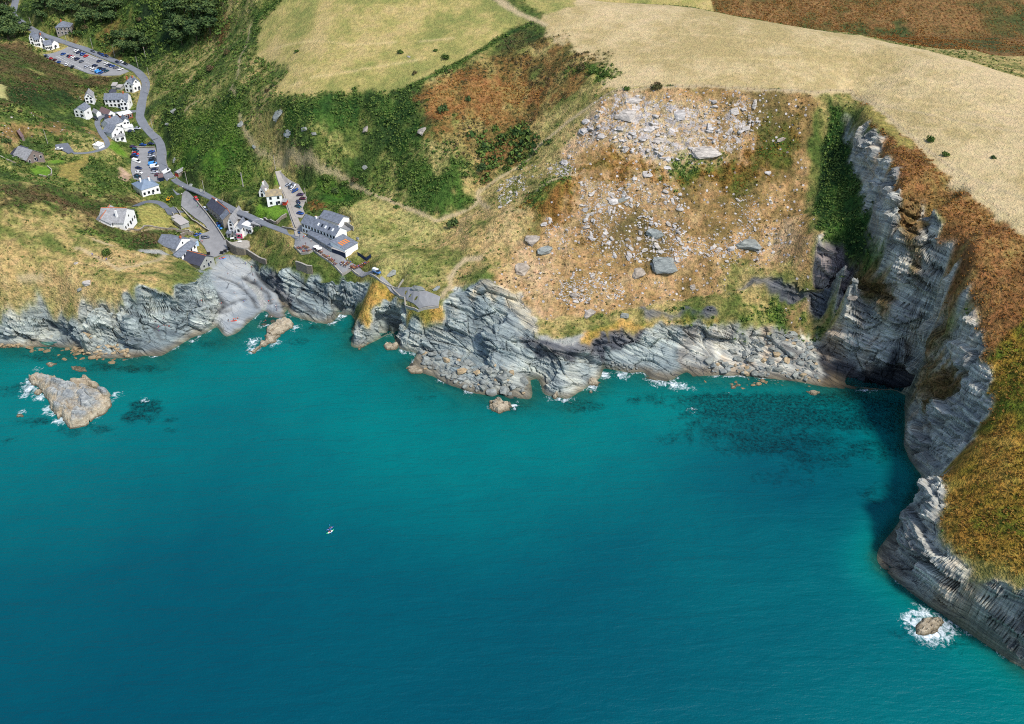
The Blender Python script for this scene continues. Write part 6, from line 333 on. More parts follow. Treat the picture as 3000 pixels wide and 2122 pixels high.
lq = LAND[:-1, :-1] | LAND[1:, 1:] | LAND[1:, :-1] | LAND[:-1, 1:]
cq = CL[:-1, :-1]; isr = (np.isin(cq, rk_ids) | ((cq == names.index('browngrass')) & (GX[:-1, :-1] > 120))) & lq & (GY[:-1, :-1] < 470)
inner = np.zeros(GX.shape, bool); inner[1:-1, 1:-1] = isr[:-1, :-1] & isr[1:, :-1] & isr[:-1, 1:] & isr[1:, 1:]
AMP = np.clip(blur(inner.astype(float), 1.0)*1.8-.7, 0, 1)*inner*PADM
AMP *= 1-.72*blur(np.isin(CL, [names.index('slab'), names.index('crack')]).astype(float), 1.5)
sel = AMP > 0
PX, PY, PZ = GX.copy(), GY.copy(), Z.copy()
disp = rock_push(GX[sel], GY[sel], Z[sel], STEEP[sel], LAND[sel])*AMP[sel]
PZ[sel] += NZ[sel]*disp*.8
HGT = PZ
PZ = Z
def ground(x, y): return float(bilin(HGT, x, y))
# colours of the cover: each kind drifts through its own range
PALS = {
 'valley': [(56, 76, 40), (78, 98, 48), (106, 118, 60), (138, 138, 82), (172, 158, 106)], 'rough': [(78, 98, 46), (118, 120, 66), (156, 144, 90), (186, 164, 112)],
 'scrubmix': [(40, 58, 34), (56, 80, 38), (80, 102, 44), (112, 112, 58), (124, 92, 58)], 'heath': [(44, 64, 34), (58, 82, 38), (76, 96, 44), (94, 94, 56), (104, 82, 60)],
 'headgrass': [(92, 108, 54), (136, 134, 78), (168, 150, 100), (188, 160, 110), (194, 170, 124)], 'green': [(48, 80, 32), (70, 106, 38), (94, 126, 46), (116, 130, 62)],
 'goldfield': [(184, 164, 114), (200, 178, 132), (208, 186, 140), (214, 190, 148)], 'palefield': [(138, 142, 80), (166, 158, 94), (184, 168, 106), (196, 174, 120)], 'brackenhill': [(58, 78, 40), (88, 90, 50), (116, 98, 56), (132, 96, 56), (150, 138, 86)],
 'bracken': [(90, 80, 46), (116, 82, 50), (138, 96, 58), (154, 112, 70), (148, 124, 74)], 'scrub': [(34, 58, 30), (46, 76, 34), (62, 94, 40), (82, 108, 48)], 'grassy': [(108, 120, 56), (140, 142, 82), (168, 160, 102), (182, 168, 112)],
 'tan': [(120, 104, 64), (156, 126, 82), (178, 144, 100), (190, 156, 114), (200, 170, 134)], 'whitecliff': [(128, 112, 76), (176, 144, 104), (192, 160, 120), (200, 178, 148)], 'brackenmix': [(74, 92, 38), (112, 98, 48), (138, 96, 52), (156, 124, 70)],
 'scree': [(110, 98, 62), (150, 122, 84), (178, 146, 106), (188, 164, 134)], 'brackengreen': [(88, 104, 34), (132, 112, 42), (156, 116, 50), (172, 144, 70)], 'farbrown': [(62, 78, 42), (100, 92, 54), (126, 96, 60), (140, 108, 70)],
 'rock': [(122, 134, 138), (150, 161, 163), (172, 181, 179), (182, 185, 177)], 'cliff': [(150, 146, 140), (182, 182, 175), (206, 206, 197), (184, 164, 142)], 'goldmoss': [(132, 132, 60), (184, 146, 78), (200, 164, 96)],
 'browngrass': [(96, 84, 52), (124, 98, 62), (144, 116, 78)], 'paleblock': [(164, 158, 142), (190, 184, 168), (202, 192, 168)], 'rockblackshade': [(40, 42, 50), (62, 64, 70), (84, 82, 84)], 'purplerock': [(104, 92, 98), (138, 126, 128), (160, 148, 144)], 'slab': [(130, 139, 147), (152, 159, 165), (168, 172, 174)], 'rockdark': [(78, 82, 92), (104, 106, 112), (124, 122, 120)]}
def ranked(f):
    q = np.quantile(f[::7, ::7], np.linspace(0, 1, 41)); return np.interp(f, q, np.linspace(0, 1, 41))
lowf = fbm(GX*.016, GY*.016, oct=3, seed=61); midf = fbm(GX*.07+3, GY*.07, oct=5, seed=62, gain=.62); hif = fbm(GX*.3, GY*.3, oct=3, seed=63, gain=.7)
U = ranked(.55*lowf+.75*midf+.45*hif); UR = ranked(.8*midf+.5*hif)
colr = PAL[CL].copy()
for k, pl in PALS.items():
    m = CL == names.index(k); pl = np.array([lin(*q) for q in pl]); u = (UR if k in ('rock', 'cliff', 'rockdark', 'paleblock', 'slab', 'purplerock', 'rockblackshade') else U)[m]*(len(pl)-1)
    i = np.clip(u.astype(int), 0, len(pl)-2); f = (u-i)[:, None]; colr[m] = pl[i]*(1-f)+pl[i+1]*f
ln_ = np.sin((GX*.25+GY*1.0+8*fbm(GX*.02, GY*.02, oct=2, seed=77))*2*np.pi/4.5)*np.clip(midf*4+.4, 0, 1)
colr *= (1+.07*ln_*np.isin(CL, [names.index('goldfield'), names.index('palefield')]))[..., None]
colr *= np.where(ROCK[CL] > .5, .98, .80)[..., None]*np.where((ROCK[CL] > .5)[..., None], np.array([1.03, 1.0, .93]), 1.0)
wet = np.clip((np.where(CL == names.index('slab'), .9, 2.0)+1.6*fbm(GX*.15, GY*.15, oct=3, seed=70)-HGT)/1.2, 0, 1)*(ROCK[CL] > .5)
tide = np.array(lin(124, 108, 82)); low = np.array(lin(70, 62, 44))
w1 = wet[..., None]*.75; colr = colr*(1-w1)+tide*w1
w2 = (np.clip((.5-HGT)/.6, 0, 1)*(ROCK[CL] > .5))[..., None]; colr = colr*(1-w2)+low*w2
colr[~LAND] = np.array(lin(96, 100, 78))
colr = np.stack([blur(colr[..., k], .7) for k in range(3)], -1)
CC = np.concatenate([colr, np.ones(GX.shape+(1,))], -1)
AUX = np.stack([blur(ROCK[CL], .7), SPK[CL], blur(LIT[CL], 1.5), np.ones(GX.shape)], -1)

# ---------------------------------------------------------------- ground material
def terrain_material():
    t = NT('ground_cover')
    pos = t.n('NewGeometry').outputs['Position']
    cov = t.n('Attribute', attribute_name='cover').outputs['Color']
    aux = t.n('SeparateColor', {0: t.n('Attribute', attribute_name='aux').outputs['Color']})
    rk, spk, lit = aux.outputs[0], aux.outputs[1], aux.outputs[2]
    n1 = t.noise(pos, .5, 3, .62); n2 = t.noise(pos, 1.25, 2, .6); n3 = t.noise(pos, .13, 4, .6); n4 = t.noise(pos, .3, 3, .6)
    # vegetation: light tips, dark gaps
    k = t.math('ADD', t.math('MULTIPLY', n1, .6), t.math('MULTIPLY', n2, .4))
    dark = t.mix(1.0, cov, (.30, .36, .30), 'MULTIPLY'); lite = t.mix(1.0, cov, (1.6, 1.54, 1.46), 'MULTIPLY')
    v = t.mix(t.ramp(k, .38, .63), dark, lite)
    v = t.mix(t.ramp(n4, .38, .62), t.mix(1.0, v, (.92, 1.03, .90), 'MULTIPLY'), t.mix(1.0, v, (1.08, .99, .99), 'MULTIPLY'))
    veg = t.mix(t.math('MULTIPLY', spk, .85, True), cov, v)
        # rock: tilted beds, joints
    wob = t.math('MULTIPLY', t.math('SUBTRACT', t.noise(pos, .04, 2, .5), .5), 6.0)
    dot = lambda v: t.n('VectorMath', {0: pos, 1: v}, operation='DOT_PRODUCT').outputs['Value']
    sA = t.math('ADD', dot((.35, .30, .89)), wob); sB = t.math('ADD', dot((.80, -.58, 0)), wob); sC = dot((.5, .75, -.42))
    def bed(ka, kb, kc): return t.n('CombineXYZ', {0: t.math('MULTIPLY', sB, kb), 1: t.math('MULTIPLY', sC, kc), 2: t.math('MULTIPLY', sA, ka)}).outputs[0]
    b1 = t.noise(bed(.5, .045, .06), 1.0, 6, .66, .35); b2 = t.noise(bed(1.5, .05, .12), 1.0, 5, .7, .3)
    jn = t.n('TexVoronoi', {'Vector': bed(.30, .05, .07), 'Scale': 1.0, 'Randomness': 1.0}, feature='DISTANCE_TO_EDGE').outputs[0]
    jm = t.math('MULTIPLY', t.ramp(t.math('ADD', jn, t.math('MULTIPLY', t.math('SUBTRACT', n2, .5), .03)), .0, .022, .8, 0.0), t.ramp(n3, .4, .55))
    r0 = t.mix(t.ramp(b1, .36, .64), t.mix(1.0, cov, (.50, .53, .58), 'MULTIPLY'), t.mix(1.0, cov, (1.2, 1.22, 1.22), 'MULTIPLY'))
    r1 = t.mix(t.ramp(b2, .38, .62), t.mix(1.0, r0, (.66, .68, .71), 'MULTIPLY'), t.mix(1.0, r0, (1.18, 1.17, 1.15), 'MULTIPLY'))
    r1 = t.mix(t.math('MULTIPLY', spk, 1.0, True), cov, r1)
    r2 = t.mix(jm, r1, (.025, .03, .04))
    ochre = t.ramp(t.noise(pos, .35, 5, .7), .60, .72, 0, .55)
    r3 = t.mix(ochre, r2, t.mix(1.0, r2, (1.25, .98, .66), 'MULTIPLY'))
    rm = t.ramp(t.math('ADD', rk, t.math('MULTIPLY', t.math('SUBTRACT', n1, .5), .9)), .42, .58)
    c = t.mix(rm, veg, r3)
    # white stone litter and outcrops
    w1 = t.n('TexVoronoi', {'Vector': pos, 'Scale': .62}); wd = t.math('ADD', w1.outputs['Distance'], t.math('MULTIPLY', n2, .3))
    wr = t.n('SeparateColor', {0: w1.outputs['Color']}).outputs[0]
    outc = t.noise(pos, .16, 6, .74, .4)
    th = t.ramp(outc, .36, .66)
    hitm = t.math('LESS_THAN', wr, t.math('MULTIPLY', lit, t.math('MULTIPLY', th, 1.15)))
    stone = t.math('MULTIPLY', hitm, t.ramp(wd, .52, .62, 1, 0))
    st_c = t.mix(t.ramp(b1, .3, .7), lin(124, 116, 112), lin(216, 208, 200))
    big = t.math('MULTIPLY', t.ramp(t.math('ADD', t.noise(pos, .22, 7, .75, .3), t.math('MULTIPLY', lit, .26)), .668, .71), t.ramp(lit, .42, .58))
    c = t.mix(t.math('MAXIMUM', stone, big), c, st_c)
    hgt = t.math('ADD', t.math('MULTIPLY', t.math('ADD', n1, n2), t.math('SUBTRACT', 1.0, rk)), t.math('MULTIPLY', b1, t.math('MULTIPLY', rk, 1.4)))
    hgt = t.math('ADD', hgt, t.math('MULTIPLY', stone, .5))
    bump = t.n('Bump', {'Height': hgt, 'Strength': .9, 'Distance': .8}).outputs[0]
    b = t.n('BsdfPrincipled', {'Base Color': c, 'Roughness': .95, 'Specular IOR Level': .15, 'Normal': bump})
    return t.done(b.outputs[0])
MT = terrain_material()
AT = {'cover': ('FLOAT_COLOR', CC), 'aux': ('FLOAT_COLOR', AUX)}
isf1 = (cq == names.index('goldfield')) & lq; isf2 = (cq == names.index('palefield')) & lq & (GX[:-1, :-1] < 60)
xq = GX[:-1, :-1]
seab = ~lq
for nm, kp, lb in (('dry_grass_field', isf1, 'wide golden dry grass field on the crest above the quarry slope'),
                   ('hill_pasture', isf2, 'pale green and straw pasture sloping above the valley'),
                   ('hillside', lq & ~isf1 & ~isf2 & ~isr, 'bracken, scrub and rough grass hillsides around the cove'),
                   ('seabed', seab, 'stony sea floor under the water')):
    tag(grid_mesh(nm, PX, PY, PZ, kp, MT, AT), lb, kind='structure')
def cliff_mesh(lb, m, k=3):
    """rock quads cut k by k, then pushed into beds and blocks"""
    jj, ii = np.nonzero(m); n = len(jj); f = np.arange(k+1)/k
    def up(A):
        A = np.asarray(A); a, b, c, d = A[jj, ii], A[jj, ii+1], A[jj+1, ii+1], A[jj+1, ii]
        sh = (n, 1, 1)+(1,)*(A.ndim-2); ex = lambda q: q.reshape((n, 1, 1)+q.shape[1:])
        fx = f.reshape((1, 1, k+1)+(1,)*(A.ndim-2)); fy = f.reshape((1, k+1, 1)+(1,)*(A.ndim-2))
        return (ex(a)*(1-fx)+ex(b)*fx)*(1-fy)+(ex(d)*(1-fx)+ex(c)*fx)*fy
    X, Y, Zz = up(GX), up(GY), up(Z)
    gi = (jj[:, None, None]*k+np.arange(k+1)[None, :, None])*(GX.shape[1]*k+1)+(ii[:, None, None]*k+np.arange(k+1)[None, None, :])
    u_, first, inv = np.unique(gi.ravel(), return_index=True, return_inverse=True)
    g = lambda A: A.reshape((-1,)+A.shape[3:])[first]
    x, y, z, am = g(X), g(Y), g(Zz), g(up(AMP)); nx_, ny_, nz_ = g(up(NX)), g(up(NY)), g(up(NZ))
    act = am > 1e-4; d = np.zeros_like(x)
    d[act] = rock_push(x[act], y[act], z[act], g(up(STEEP))[act], g(up(LAND.astype(float)))[act] > .5)*am[act]
    for cx, cy, cr, chh, cd in CAVES:
        w = np.clip(1-((x-cx)**2+(y-cy)**2)/cr**2, 0, 1)**.5*np.clip(1.15-z/chh, 0, 1)**.6*(z > .3)*(am > 0); d = d-w*cd
    P = np.column_stack([x+nx_*d, y+ny_*d, z+nz_*d])
    inv = inv.reshape(n, k+1, k+1)
    q = np.stack([inv[:, :-1, :-1], inv[:, :-1, 1:], inv[:, 1:, 1:], inv[:, 1:, :-1]], -1).reshape(-1, 4)
    me = bpy.data.meshes.new('cliff'); me.vertices.add(len(P)); me.vertices.foreach_set('co', P.ravel().astype(np.float32)); me.loops.add(q.size); me.loops.foreach_set('vertex_index', q.ravel().astype(np.int32))
    me.polygons.add(len(q)); me.polygons.foreach_set('loop_start', np.arange(0, q.size, 4, dtype=np.int32)); me.polygons.foreach_set('use_smooth', np.zeros(len(q), bool)); me.update(calc_edges=True)
    for kk, A in (('cover', CC), ('aux', AUX)): me.attributes.new(kk, 'FLOAT_COLOR', 'POINT').data.foreach_set('color', g(up(A)).ravel().astype(np.float32))
    me.materials.append(MT); o = bpy.data.objects.new('cliff', me); col.objects.link(o); print('cliff', n, len(P)); return tag(o, lb, kind='structure')
cliff_mesh('blue grey bedded rock cliff and slabs round the slipway beach', isr & (xq < -88))
cliff_mesh('jagged grey rock cliff below the terrace and scree slope', isr & (xq >= -88) & (xq < 122))
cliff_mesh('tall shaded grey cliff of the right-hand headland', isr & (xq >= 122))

# ---------------------------------------------------------------- the sea
def sea_material():
    t = NT('sea_water')
    pos = t.n('NewGeometry').outputs['Position']
    dep = t.n('Attribute', attribute_name='depth').outputs['Fac']; foam = t.n('Attribute', attribute_name='foam').outputs['Fac']; reef = t.n('Attribute', attribute_name='reef').outputs['Fac']
    n0 = t.noise(pos, .012, 4, .6); n1 = t.noise(pos, .09, 5, .65)
    d2 = t.math('ADD', dep, t.math('MULTIPLY', t.math('SUBTRACT', n0, .5), 14.0))
    cr = t.n('ValToRGB', {0: t.ramp(d2, 0, 34)}); e = cr.color_ramp.elements
    e[0].position = .0; e[0].color = (*lin(0, 120, 116), 1); e[1].position = 1; e[1].color = (*lin(0, 60, 78), 1)
    for p, c in ((.10, (0, 112, 110)), (.28, (0, 96, 100)), (.58, (0, 76, 88))):
        q = e.new(p); q.color = (*lin(*c), 1)
    c = t.mix(t.ramp(n1, .3, .7, 0, .35), cr.outputs[0], t.mix(1.0, cr.outputs[0], (.7, .8, .85), 'MULTIPLY'))
    rf = t.ramp(t.math('ADD', t.math('MULTIPLY', reef, .42), t.math('MULTIPLY', t.noise(pos, .2, 7, .78, .6), 1.1)), .70, .95)
    rf2 = t.ramp(t.noise(pos, .75, 6, .75, .4), .38, .6, .25, 1.0)
    c = t.mix(t.math('MULTIPLY', t.math('MULTIPLY', rf, rf2), .9), c, lin(4, 28, 34))
    bw = t.noise(t.n('Mapping', {'Vector': pos, 'Rotation': (0, 0, R(-18)), 'Scale': (.35, 1.0, 1)}).outputs[0], .55, 4, .65, .3)
    bw2 = t.noise(pos, 1.6, 3, .6)
    sw = t.noise(t.n('Mapping', {'Vector': pos, 'Rotation': (0, 0, R(-24)), 'Scale': (.25, 1.0, 1)}).outputs[0], .13, 3, .5, .6)
    bump = t.n('Bump', {'Height': t.math('ADD', t.math('MULTIPLY', sw, 2.2), t.math('ADD', bw, t.math('MULTIPLY', bw2, .3))), 'Strength': .4, 'Distance': 1.6}).outputs[0]
    body = t.n('BsdfPrincipled', {'Base Color': c, 'Roughness': .32, 'IOR': 1.33, 'Specular IOR Level': .16, 'Normal': bump}).outputs[0]
    tr = t.n('BsdfTransparent', {'Color': (.42, .80, .78, 1)}).outputs[0]
    tf = t.math('MULTIPLY', t.math('POWER', 2.718, t.math('MULTIPLY', dep, -.55)), .85)
    sh = t.n('MixShader', {0: tf, 1: body, 2: tr}).outputs[0]
    fn = t.math('ADD', t.math('MULTIPLY', t.noise(pos, .45, 6, .72, 1.0), .95), t.math('MULTIPLY', foam, .42))
    fm = t.math('MULTIPLY', t.ramp(fn, .70, .92), t.ramp(foam, .02, .2))
    wh = t.n('BsdfDiffuse', {'Color': (*lin(228, 236, 240), 1)}).outputs[0]
    return t.done(t.n('MixShader', {0: fm, 1: sh, 2: wh}).outputs[0])
wxs = np.concatenate([np.linspace(-3500, -460, 18)[:-1], np.arange(-460, 330, 1.8), np.linspace(330, 3500, 18)])
wys = np.concatenate([np.linspace(-3000, 60, 18)[:-1], np.arange(60, 420, 1.8)])
WX, WY = np.meshgrid(wxs, wys)
inb = (WX > XS[0]) & (WX < XS[-1]) & (WY > YS[0]) & (WY < YS[-1])
wd = np.minimum(DSEA*.13, 40)
hz = bilin(HGT, WX, WY); dsea = bilin(DSEA, WX, WY)
depth = np.where(inb, np.where(dsea > 60, 7.8+(dsea-60)*.14, np.maximum(-hz, dsea*.12)), 30.0)
for bx_, by_, brx, bry, bd_ in ((118, 262, 60, 45, 12), (80, 190, 110, 50, 7), (-60, 200, 130, 60, 3)):   # extra depth darkens the sea: cliff reflection and reef painted in off the headland
    depth = depth+np.where(dsea > 3, bd_*np.exp(-((WX-bx_)/brx)**2-((WY-by_)/bry)**2)*np.clip((dsea-3)/14, 0, 1), 0)
depth = np.maximum(depth, 0); depth = np.where(WY < YS[0]+2, 34, depth)
foam = np.zeros_like(WX); reefa = np.zeros_like(WX)
for x, y, r, s in FOAM:
    foam = np.maximum(foam, .82*s*np.clip(1.25-np.hypot(WX-x, WY-y)/r, 0, 1))
edge = np.clip(1-dsea/3.2, 0, 1)*(dsea > 0)*np.clip(.6+2.0*fbm(WX*.05, WY*.05, oct=3, seed=81), 0, 1)*.85
foam = np.maximum(foam, np.where(inb, edge, 0))
for x, y, rx, ry, s in REEF:
    reefa = np.maximum(reefa, s*np.clip(1.5-1.5*np.sqrt(((WX-x)/rx)**2+((WY-y)/ry)**2), 0, 1))
wk = (~inb) | (hz < 1.5)
wk = wk[:-1, :-1] | wk[1:, 1:] | wk[1:, :-1] | wk[:-1, 1:]
sea = grid_mesh('sea', WX, WY, np.zeros_like(WX), wk, sea_material(), {'depth': ('FLOAT', depth), 'foam': ('FLOAT', foam), 'reef': ('FLOAT', reefa)})
tag(sea, 'clear turquoise sea deepening to dark teal', kind='structure')

# ---------------------------------------------------------------- materials for built things
def plain(name, c, rough=.8, var=.18, scale=.6, spec=.3, metal=0.0, c2=None, fine=4.0):
    t = NT(name); pos = t.n('TexCoord').outputs['Object']
    n = t.noise(pos, scale, 5, .65); n2 = t.noise(pos, fine, 3, .6)
    base = t.mix(t.ramp(n, .3, .7), tuple(v*(1-var) for v in c), tuple(min(1, v*(1+var)) for v in (c2 or c)))
    base = t.mix(t.ramp(n2, .3, .7, 0, .5), base, t.mix(1.0, base, (1-var,)*3, 'MULTIPLY'))
    bump = t.n('Bump', {'Height': n2, 'Strength': .3, 'Distance': .05}).outputs[0]
    return t.done(t.n('BsdfPrincipled', {'Base Color': base, 'Roughness': rough, 'Specular IOR Level': spec, 'Metallic': metal, 'Normal': bump}).outputs[0])
M = {'white': plain('white_render', lin(243, 242, 238), .8, .05, .4), 'stone': plain('grey_stone', lin(150, 142, 130), .9, .3, 1.2), 'timber': plain('timber_cladding', lin(132, 118, 112), .85, .2, 1.0),
 'brick': plain('red_brick', lin(150, 84, 62), .85, .2, 1.0), 'paleblue': plain('pale_blue_paint', lin(176, 200, 224), .6, .06), 'greywall': plain('grey_render', lin(160, 162, 156), .85, .12), 'red': plain('red_paint', lin(196, 66, 44), .6, .1),
 'navy': plain('navy_paint', lin(26, 42, 68), .5, .12), 'glazed': plain('white_window_frames', lin(206, 204, 188), .5, .05), 'pink': plain('pink_paint', lin(226, 62, 110), .6, .06),
 'slate': plain('slate_roof', lin(116, 122, 132), .7, .34, .8), 'greyslate': plain('pale_slate_roof', lin(152, 152, 152), .75, .34, .8), 'darkslate': plain('dark_slate_roof', lin(70, 72, 84), .7, .22, .5), 'blueslate': plain('blue_slate_roof', lin(122, 138, 156), .6, .14, .5),
 'brownroof': plain('brown_felt_roof', lin(122, 100, 98), .85, .14), 'whiteroof': plain('white_membrane_roof', lin(222, 222, 218), .7, .05), 'lead': plain('lead_flat_roof', lin(172, 166, 160), .7, .1), 'lichen': plain('lichen_slate_roof', lin(134, 128, 118), .85, .3, .4, c2=lin(162, 144, 106)),
 'ridge': plain('terracotta_ridge', lin(190, 110, 70), .8, .15), 'glass': plain('window_glass', lin(30, 36, 44), .12, .1, spec=.6), 'frame': plain('white_frame', lin(226, 226, 222), .5, .04), 'orange': plain('orange_blind', lin(214, 128, 60), .6, .1),
 'stonewall': plain('rough_stone_wall', lin(132, 122, 106), .95, .4, 1.6), 'palestone': plain('pale_stone_coping', lin(164, 158, 146), .9, .18, 1.0), 'tarmac': plain('worn_tarmac', lin(118, 122, 128), .9, .14, .25, fine=1.2), 'concrete': plain('grey_concrete', lin(138, 138, 138), .9, .14, .22, fine=1.4),
 'gravel': plain('pale_gravel', lin(160, 154, 146), .95, .16, .3, fine=1.6), 'darktarmac': plain('dark_tarmac', lin(104, 108, 116), .9, .14, .3), 'paint': plain('road_paint', lin(210, 210, 206), .8, .1), 'wood': plain('weathered_wood', lin(124, 92, 68), .85, .2), 'pole': plain('grey_pole_wood', lin(176, 170, 160), .85, .12),
 'tyre': plain('tyre_rubber', lin(28, 28, 30), .85, .1), 'metal': plain('grey_metal', lin(150, 154, 160), .4, .1, metal=.7), 'canvas': plain('white_canvas', lin(236, 234, 228), .8, .03), 'bark': plain('bark', lin(92, 78, 62), .9, .3, 2), 'skin': plain('skin', lin(206, 156, 128), .7, .05), 'hair': plain('dark_hair', lin(48, 36, 28), .7, .1), 'lamp': plain('headlight_glass', lin(220, 224, 228), .15, .03, spec=.6)}
CARC = {'white': (236, 236, 234), 'navy': (30, 42, 78), 'blue': (36, 78, 150), 'lightblue': (64, 150, 220), 'red': (196, 42, 44), 'grey': (96, 102, 114), 'silver': (186, 190, 198), 'black': (28, 32, 38), 'teal': (24, 70, 84), 'maroon': (92, 34, 46), 'purple': (70, 44, 84), 'camper': (70, 120, 176)}
CM = {k: plain(k+'_car_paint', lin(*v), .25, .03, spec=.6) for k, v in CARC.items()}
CLO = {'blue': (40, 90, 200), 'dark': (44, 40, 46), 'green': (60, 150, 110), 'red': (208, 48, 50), 'white': (236, 236, 236), 'navy': (30, 40, 84), 'yellow': (226, 190, 60), 'orange': (232, 84, 40), 'pink': (226, 92, 116), 'skin': (206, 156, 128), 'teal': (30, 130, 150)}
CLM = {k: plain(k+'_clothing', lin(*v), .8, .05) for k, v in CLO.items()}
# ---------------------------------------------------------------- mesh helpers
class MB:
    def __init__(s): s.V = []; s.F = []
    def poly(s, pts):
        i = len(s.V); s.V += [tuple(p) for p in pts]; s.F.append(list(range(i, i+len(pts)))); return s
    def hexa(s, a, b):   # bottom four, top four
        i = len(s.V); s.V += [tuple(p) for p in a]+[tuple(p) for p in b]; n = len(a)
        s.F.append([i+k for k in range(n)][::-1]); s.F.append([i+n+k for k in range(n)])
        for k in range(n): s.F.append([i+k, i+(k+1) % n, i+n+(k+1) % n, i+n+k])
        return s
    def box(s, x0, x1, y0, y1, z0, z1): return s.hexa([(x0, y0, z0), (x1, y0, z0), (x1, y1, z0), (x0, y1, z0)], [(x0, y0, z1), (x1, y0, z1), (x1, y1, z1), (x0, y1, z1)])
    def cyl(s, p, q, r0, r1, n=8):
        p, q = Vector(p), Vector(q); d = (q-p).normalized(); u = d.orthogonal().normalized(); v = d.cross(u)
        ring = lambda c, r: [c+u*r*math.cos(2*math.pi*k/n)+v*r*math.sin(2*math.pi*k/n) for k in range(n)]
        return s.hexa(ring(p, r0), ring(q, r1))
    def mesh(s, name, mat=None, smooth=False):
        me = bpy.data.meshes.new(name); me.from_pydata(s.V, [], s.F); me.update()
        if mat: me.materials.append(mat)
        if smooth:
            me.polygons.foreach_set('use_smooth', np.ones(len(me.polygons), bool))
        return me
    def build(s, name, mat, parent=None, smooth=False): return put(name, s.mesh(name, mat, smooth), parent)
def put(name, me, parent=None, loc=None, rz=0, sc=None):
    o = bpy.data.objects.new(name, me); col.objects.link(o)
    if parent: o.parent = parent
    if loc is not None: o.location = loc
    o.rotation_euler[2] = rz
    if sc is not None: o.scale = sc
    return o
def empty(name, loc, rz=0):
    o = bpy.data.objects.new(name, None); col.objects.link(o); o.location = loc; o.rotation_euler[2] = rz; o.empty_display_size = .1; return o
def copy_tree(o, parent=None):
    c = o.copy(); col.objects.link(c); c.parent = parent
    for ch in o.children: copy_tree(ch, c)
    return c
# ---------------------------------------------------------------- roads, car parks and yards (laid on the ground)
def gz(x, y): return float(bilin(padz, x, y))
RM = ['tarmac', 'tarmac', 'gravel', 'tarmac', 'darktarmac']
for (nm, lb, hw, pts), ln, mt in zip(ROADS, ROADZ, RM):
    mb = MB(); n = len(ln); T = np.gradient(ln[:, :2], axis=0); T /= np.linalg.norm(T, axis=1)[:, None]+1e-9
    for i in range(n):
        x, y, z = ln[i]; tx, ty = T[i]; w = hw*(1+.06*math.sin(i*.7))
        mb.V += [(x-ty*-w, y+tx*-w, z+.02), (x-ty*w, y+tx*w, z+.02), (x-ty*-(w+.25), y+tx*-(w+.25), z-.5), (x-ty*(w+.25), y+tx*(w+.25), z-.5)]
    for i in range(n-1):
        a, b = 4*i, 4*i+4
        mb.F += [[a, b, b+1, a+1], [a+2, b+2, b, a], [a+1, b+1, b+3, a+3]]
    tag(mb.build(nm, M[mt]), lb, kind='structure')
from mathutils.geometry import delaunay_2d_cdt
def area_mesh(name, poly, zf, mat, step=3.0, lift=.06, skirt=.6):
    P = dens(list(poly)+[poly[0]], 2.0)[:-1]; n = len(P)
    gx_, gy_ = np.meshgrid(np.arange(P[:, 0].min(), P[:, 0].max(), step), np.arange(P[:, 1].min(), P[:, 1].max(), step))
    m = inpoly(gx_.ravel(), gy_.ravel(), P); inner = np.column_stack([gx_.ravel()[m], gy_.ravel()[m]])
    dmin = np.array([np.min(np.hypot(P[:, 0]-q[0], P[:, 1]-q[1])) for q in inner]) if len(inner) else np.zeros(0)
    inner = inner[dmin > 1.0] if len(inner) else inner
    allp = [Vector(q) for q in P]+[Vector(q) for q in inner]
    v, _, f, _, _, _ = delaunay_2d_cdt(allp, [(i, (i+1) % n) for i in range(n)], [], 1, 1e-4)
    mb = MB(); mb.V = [(q.x, q.y, zf(q.x, q.y)+lift) for q in v]; mb.F = [list(t) for t in f]
    for i in range(n):
        a, b = P[i], P[(i+1) % n]; za, zb = zf(*a)+lift, zf(*b)+lift
        mb.poly([(a[0], a[1], za), (a[0], a[1], za-skirt), (b[0], b[1], zb-skirt), (b[0], b[1], zb)])
    return mb.build(name, mat)
AM = ['concrete', 'concrete', 'concrete', 'gravel', 'concrete', 'concrete', 'darktarmac', 'darktarmac', 'concrete']
areas = []
for k, ((nm, lb, poly), mt) in enumerate(zip(AREAS, AM)):
    areas.append(tag(area_mesh(nm, poly, gz, M[mt], lift=.06+.012*k), lb, kind='structure'))
bd = np.array(BAYDIR[1])-np.array(BAYDIR[0]); bd = bd/np.linalg.norm(bd); bm = None
def strip(name, a, b, w, parent, lift=.13):
    a, b = np.array(a), np.array(b); e = (b-a)/np.linalg.norm(b-a); n = np.array([-e[1], e[0]])*w/2
    k = max(1, int(np.linalg.norm(b-a)/4)); mb = MB()
    for i in range(k):
        p, q = a+(b-a)*i/k, a+(b-a)*(i+1)/k
        mb.poly([(*(p-n), gz(*(p-n))+lift), (*(q-n), gz(*(q-n))+lift), (*(q+n), gz(*(q+n))+lift), (*(p+n), gz(*(p+n))+lift)])
    return mb.build(name, M['paint'], parent)
for a, b in BAYS:
    strip('bay_line', a, b, .28, areas[1]); a, b = np.array(a), np.array(b); L_ = np.linalg.norm(b-a); e = (b-a)/L_
    for k in range(1, int(L_/2.7)):
        p = a+e*k*2.7; strip('bay_line', p+bd*.3, p+bd*4.6, .2, areas[1]); 
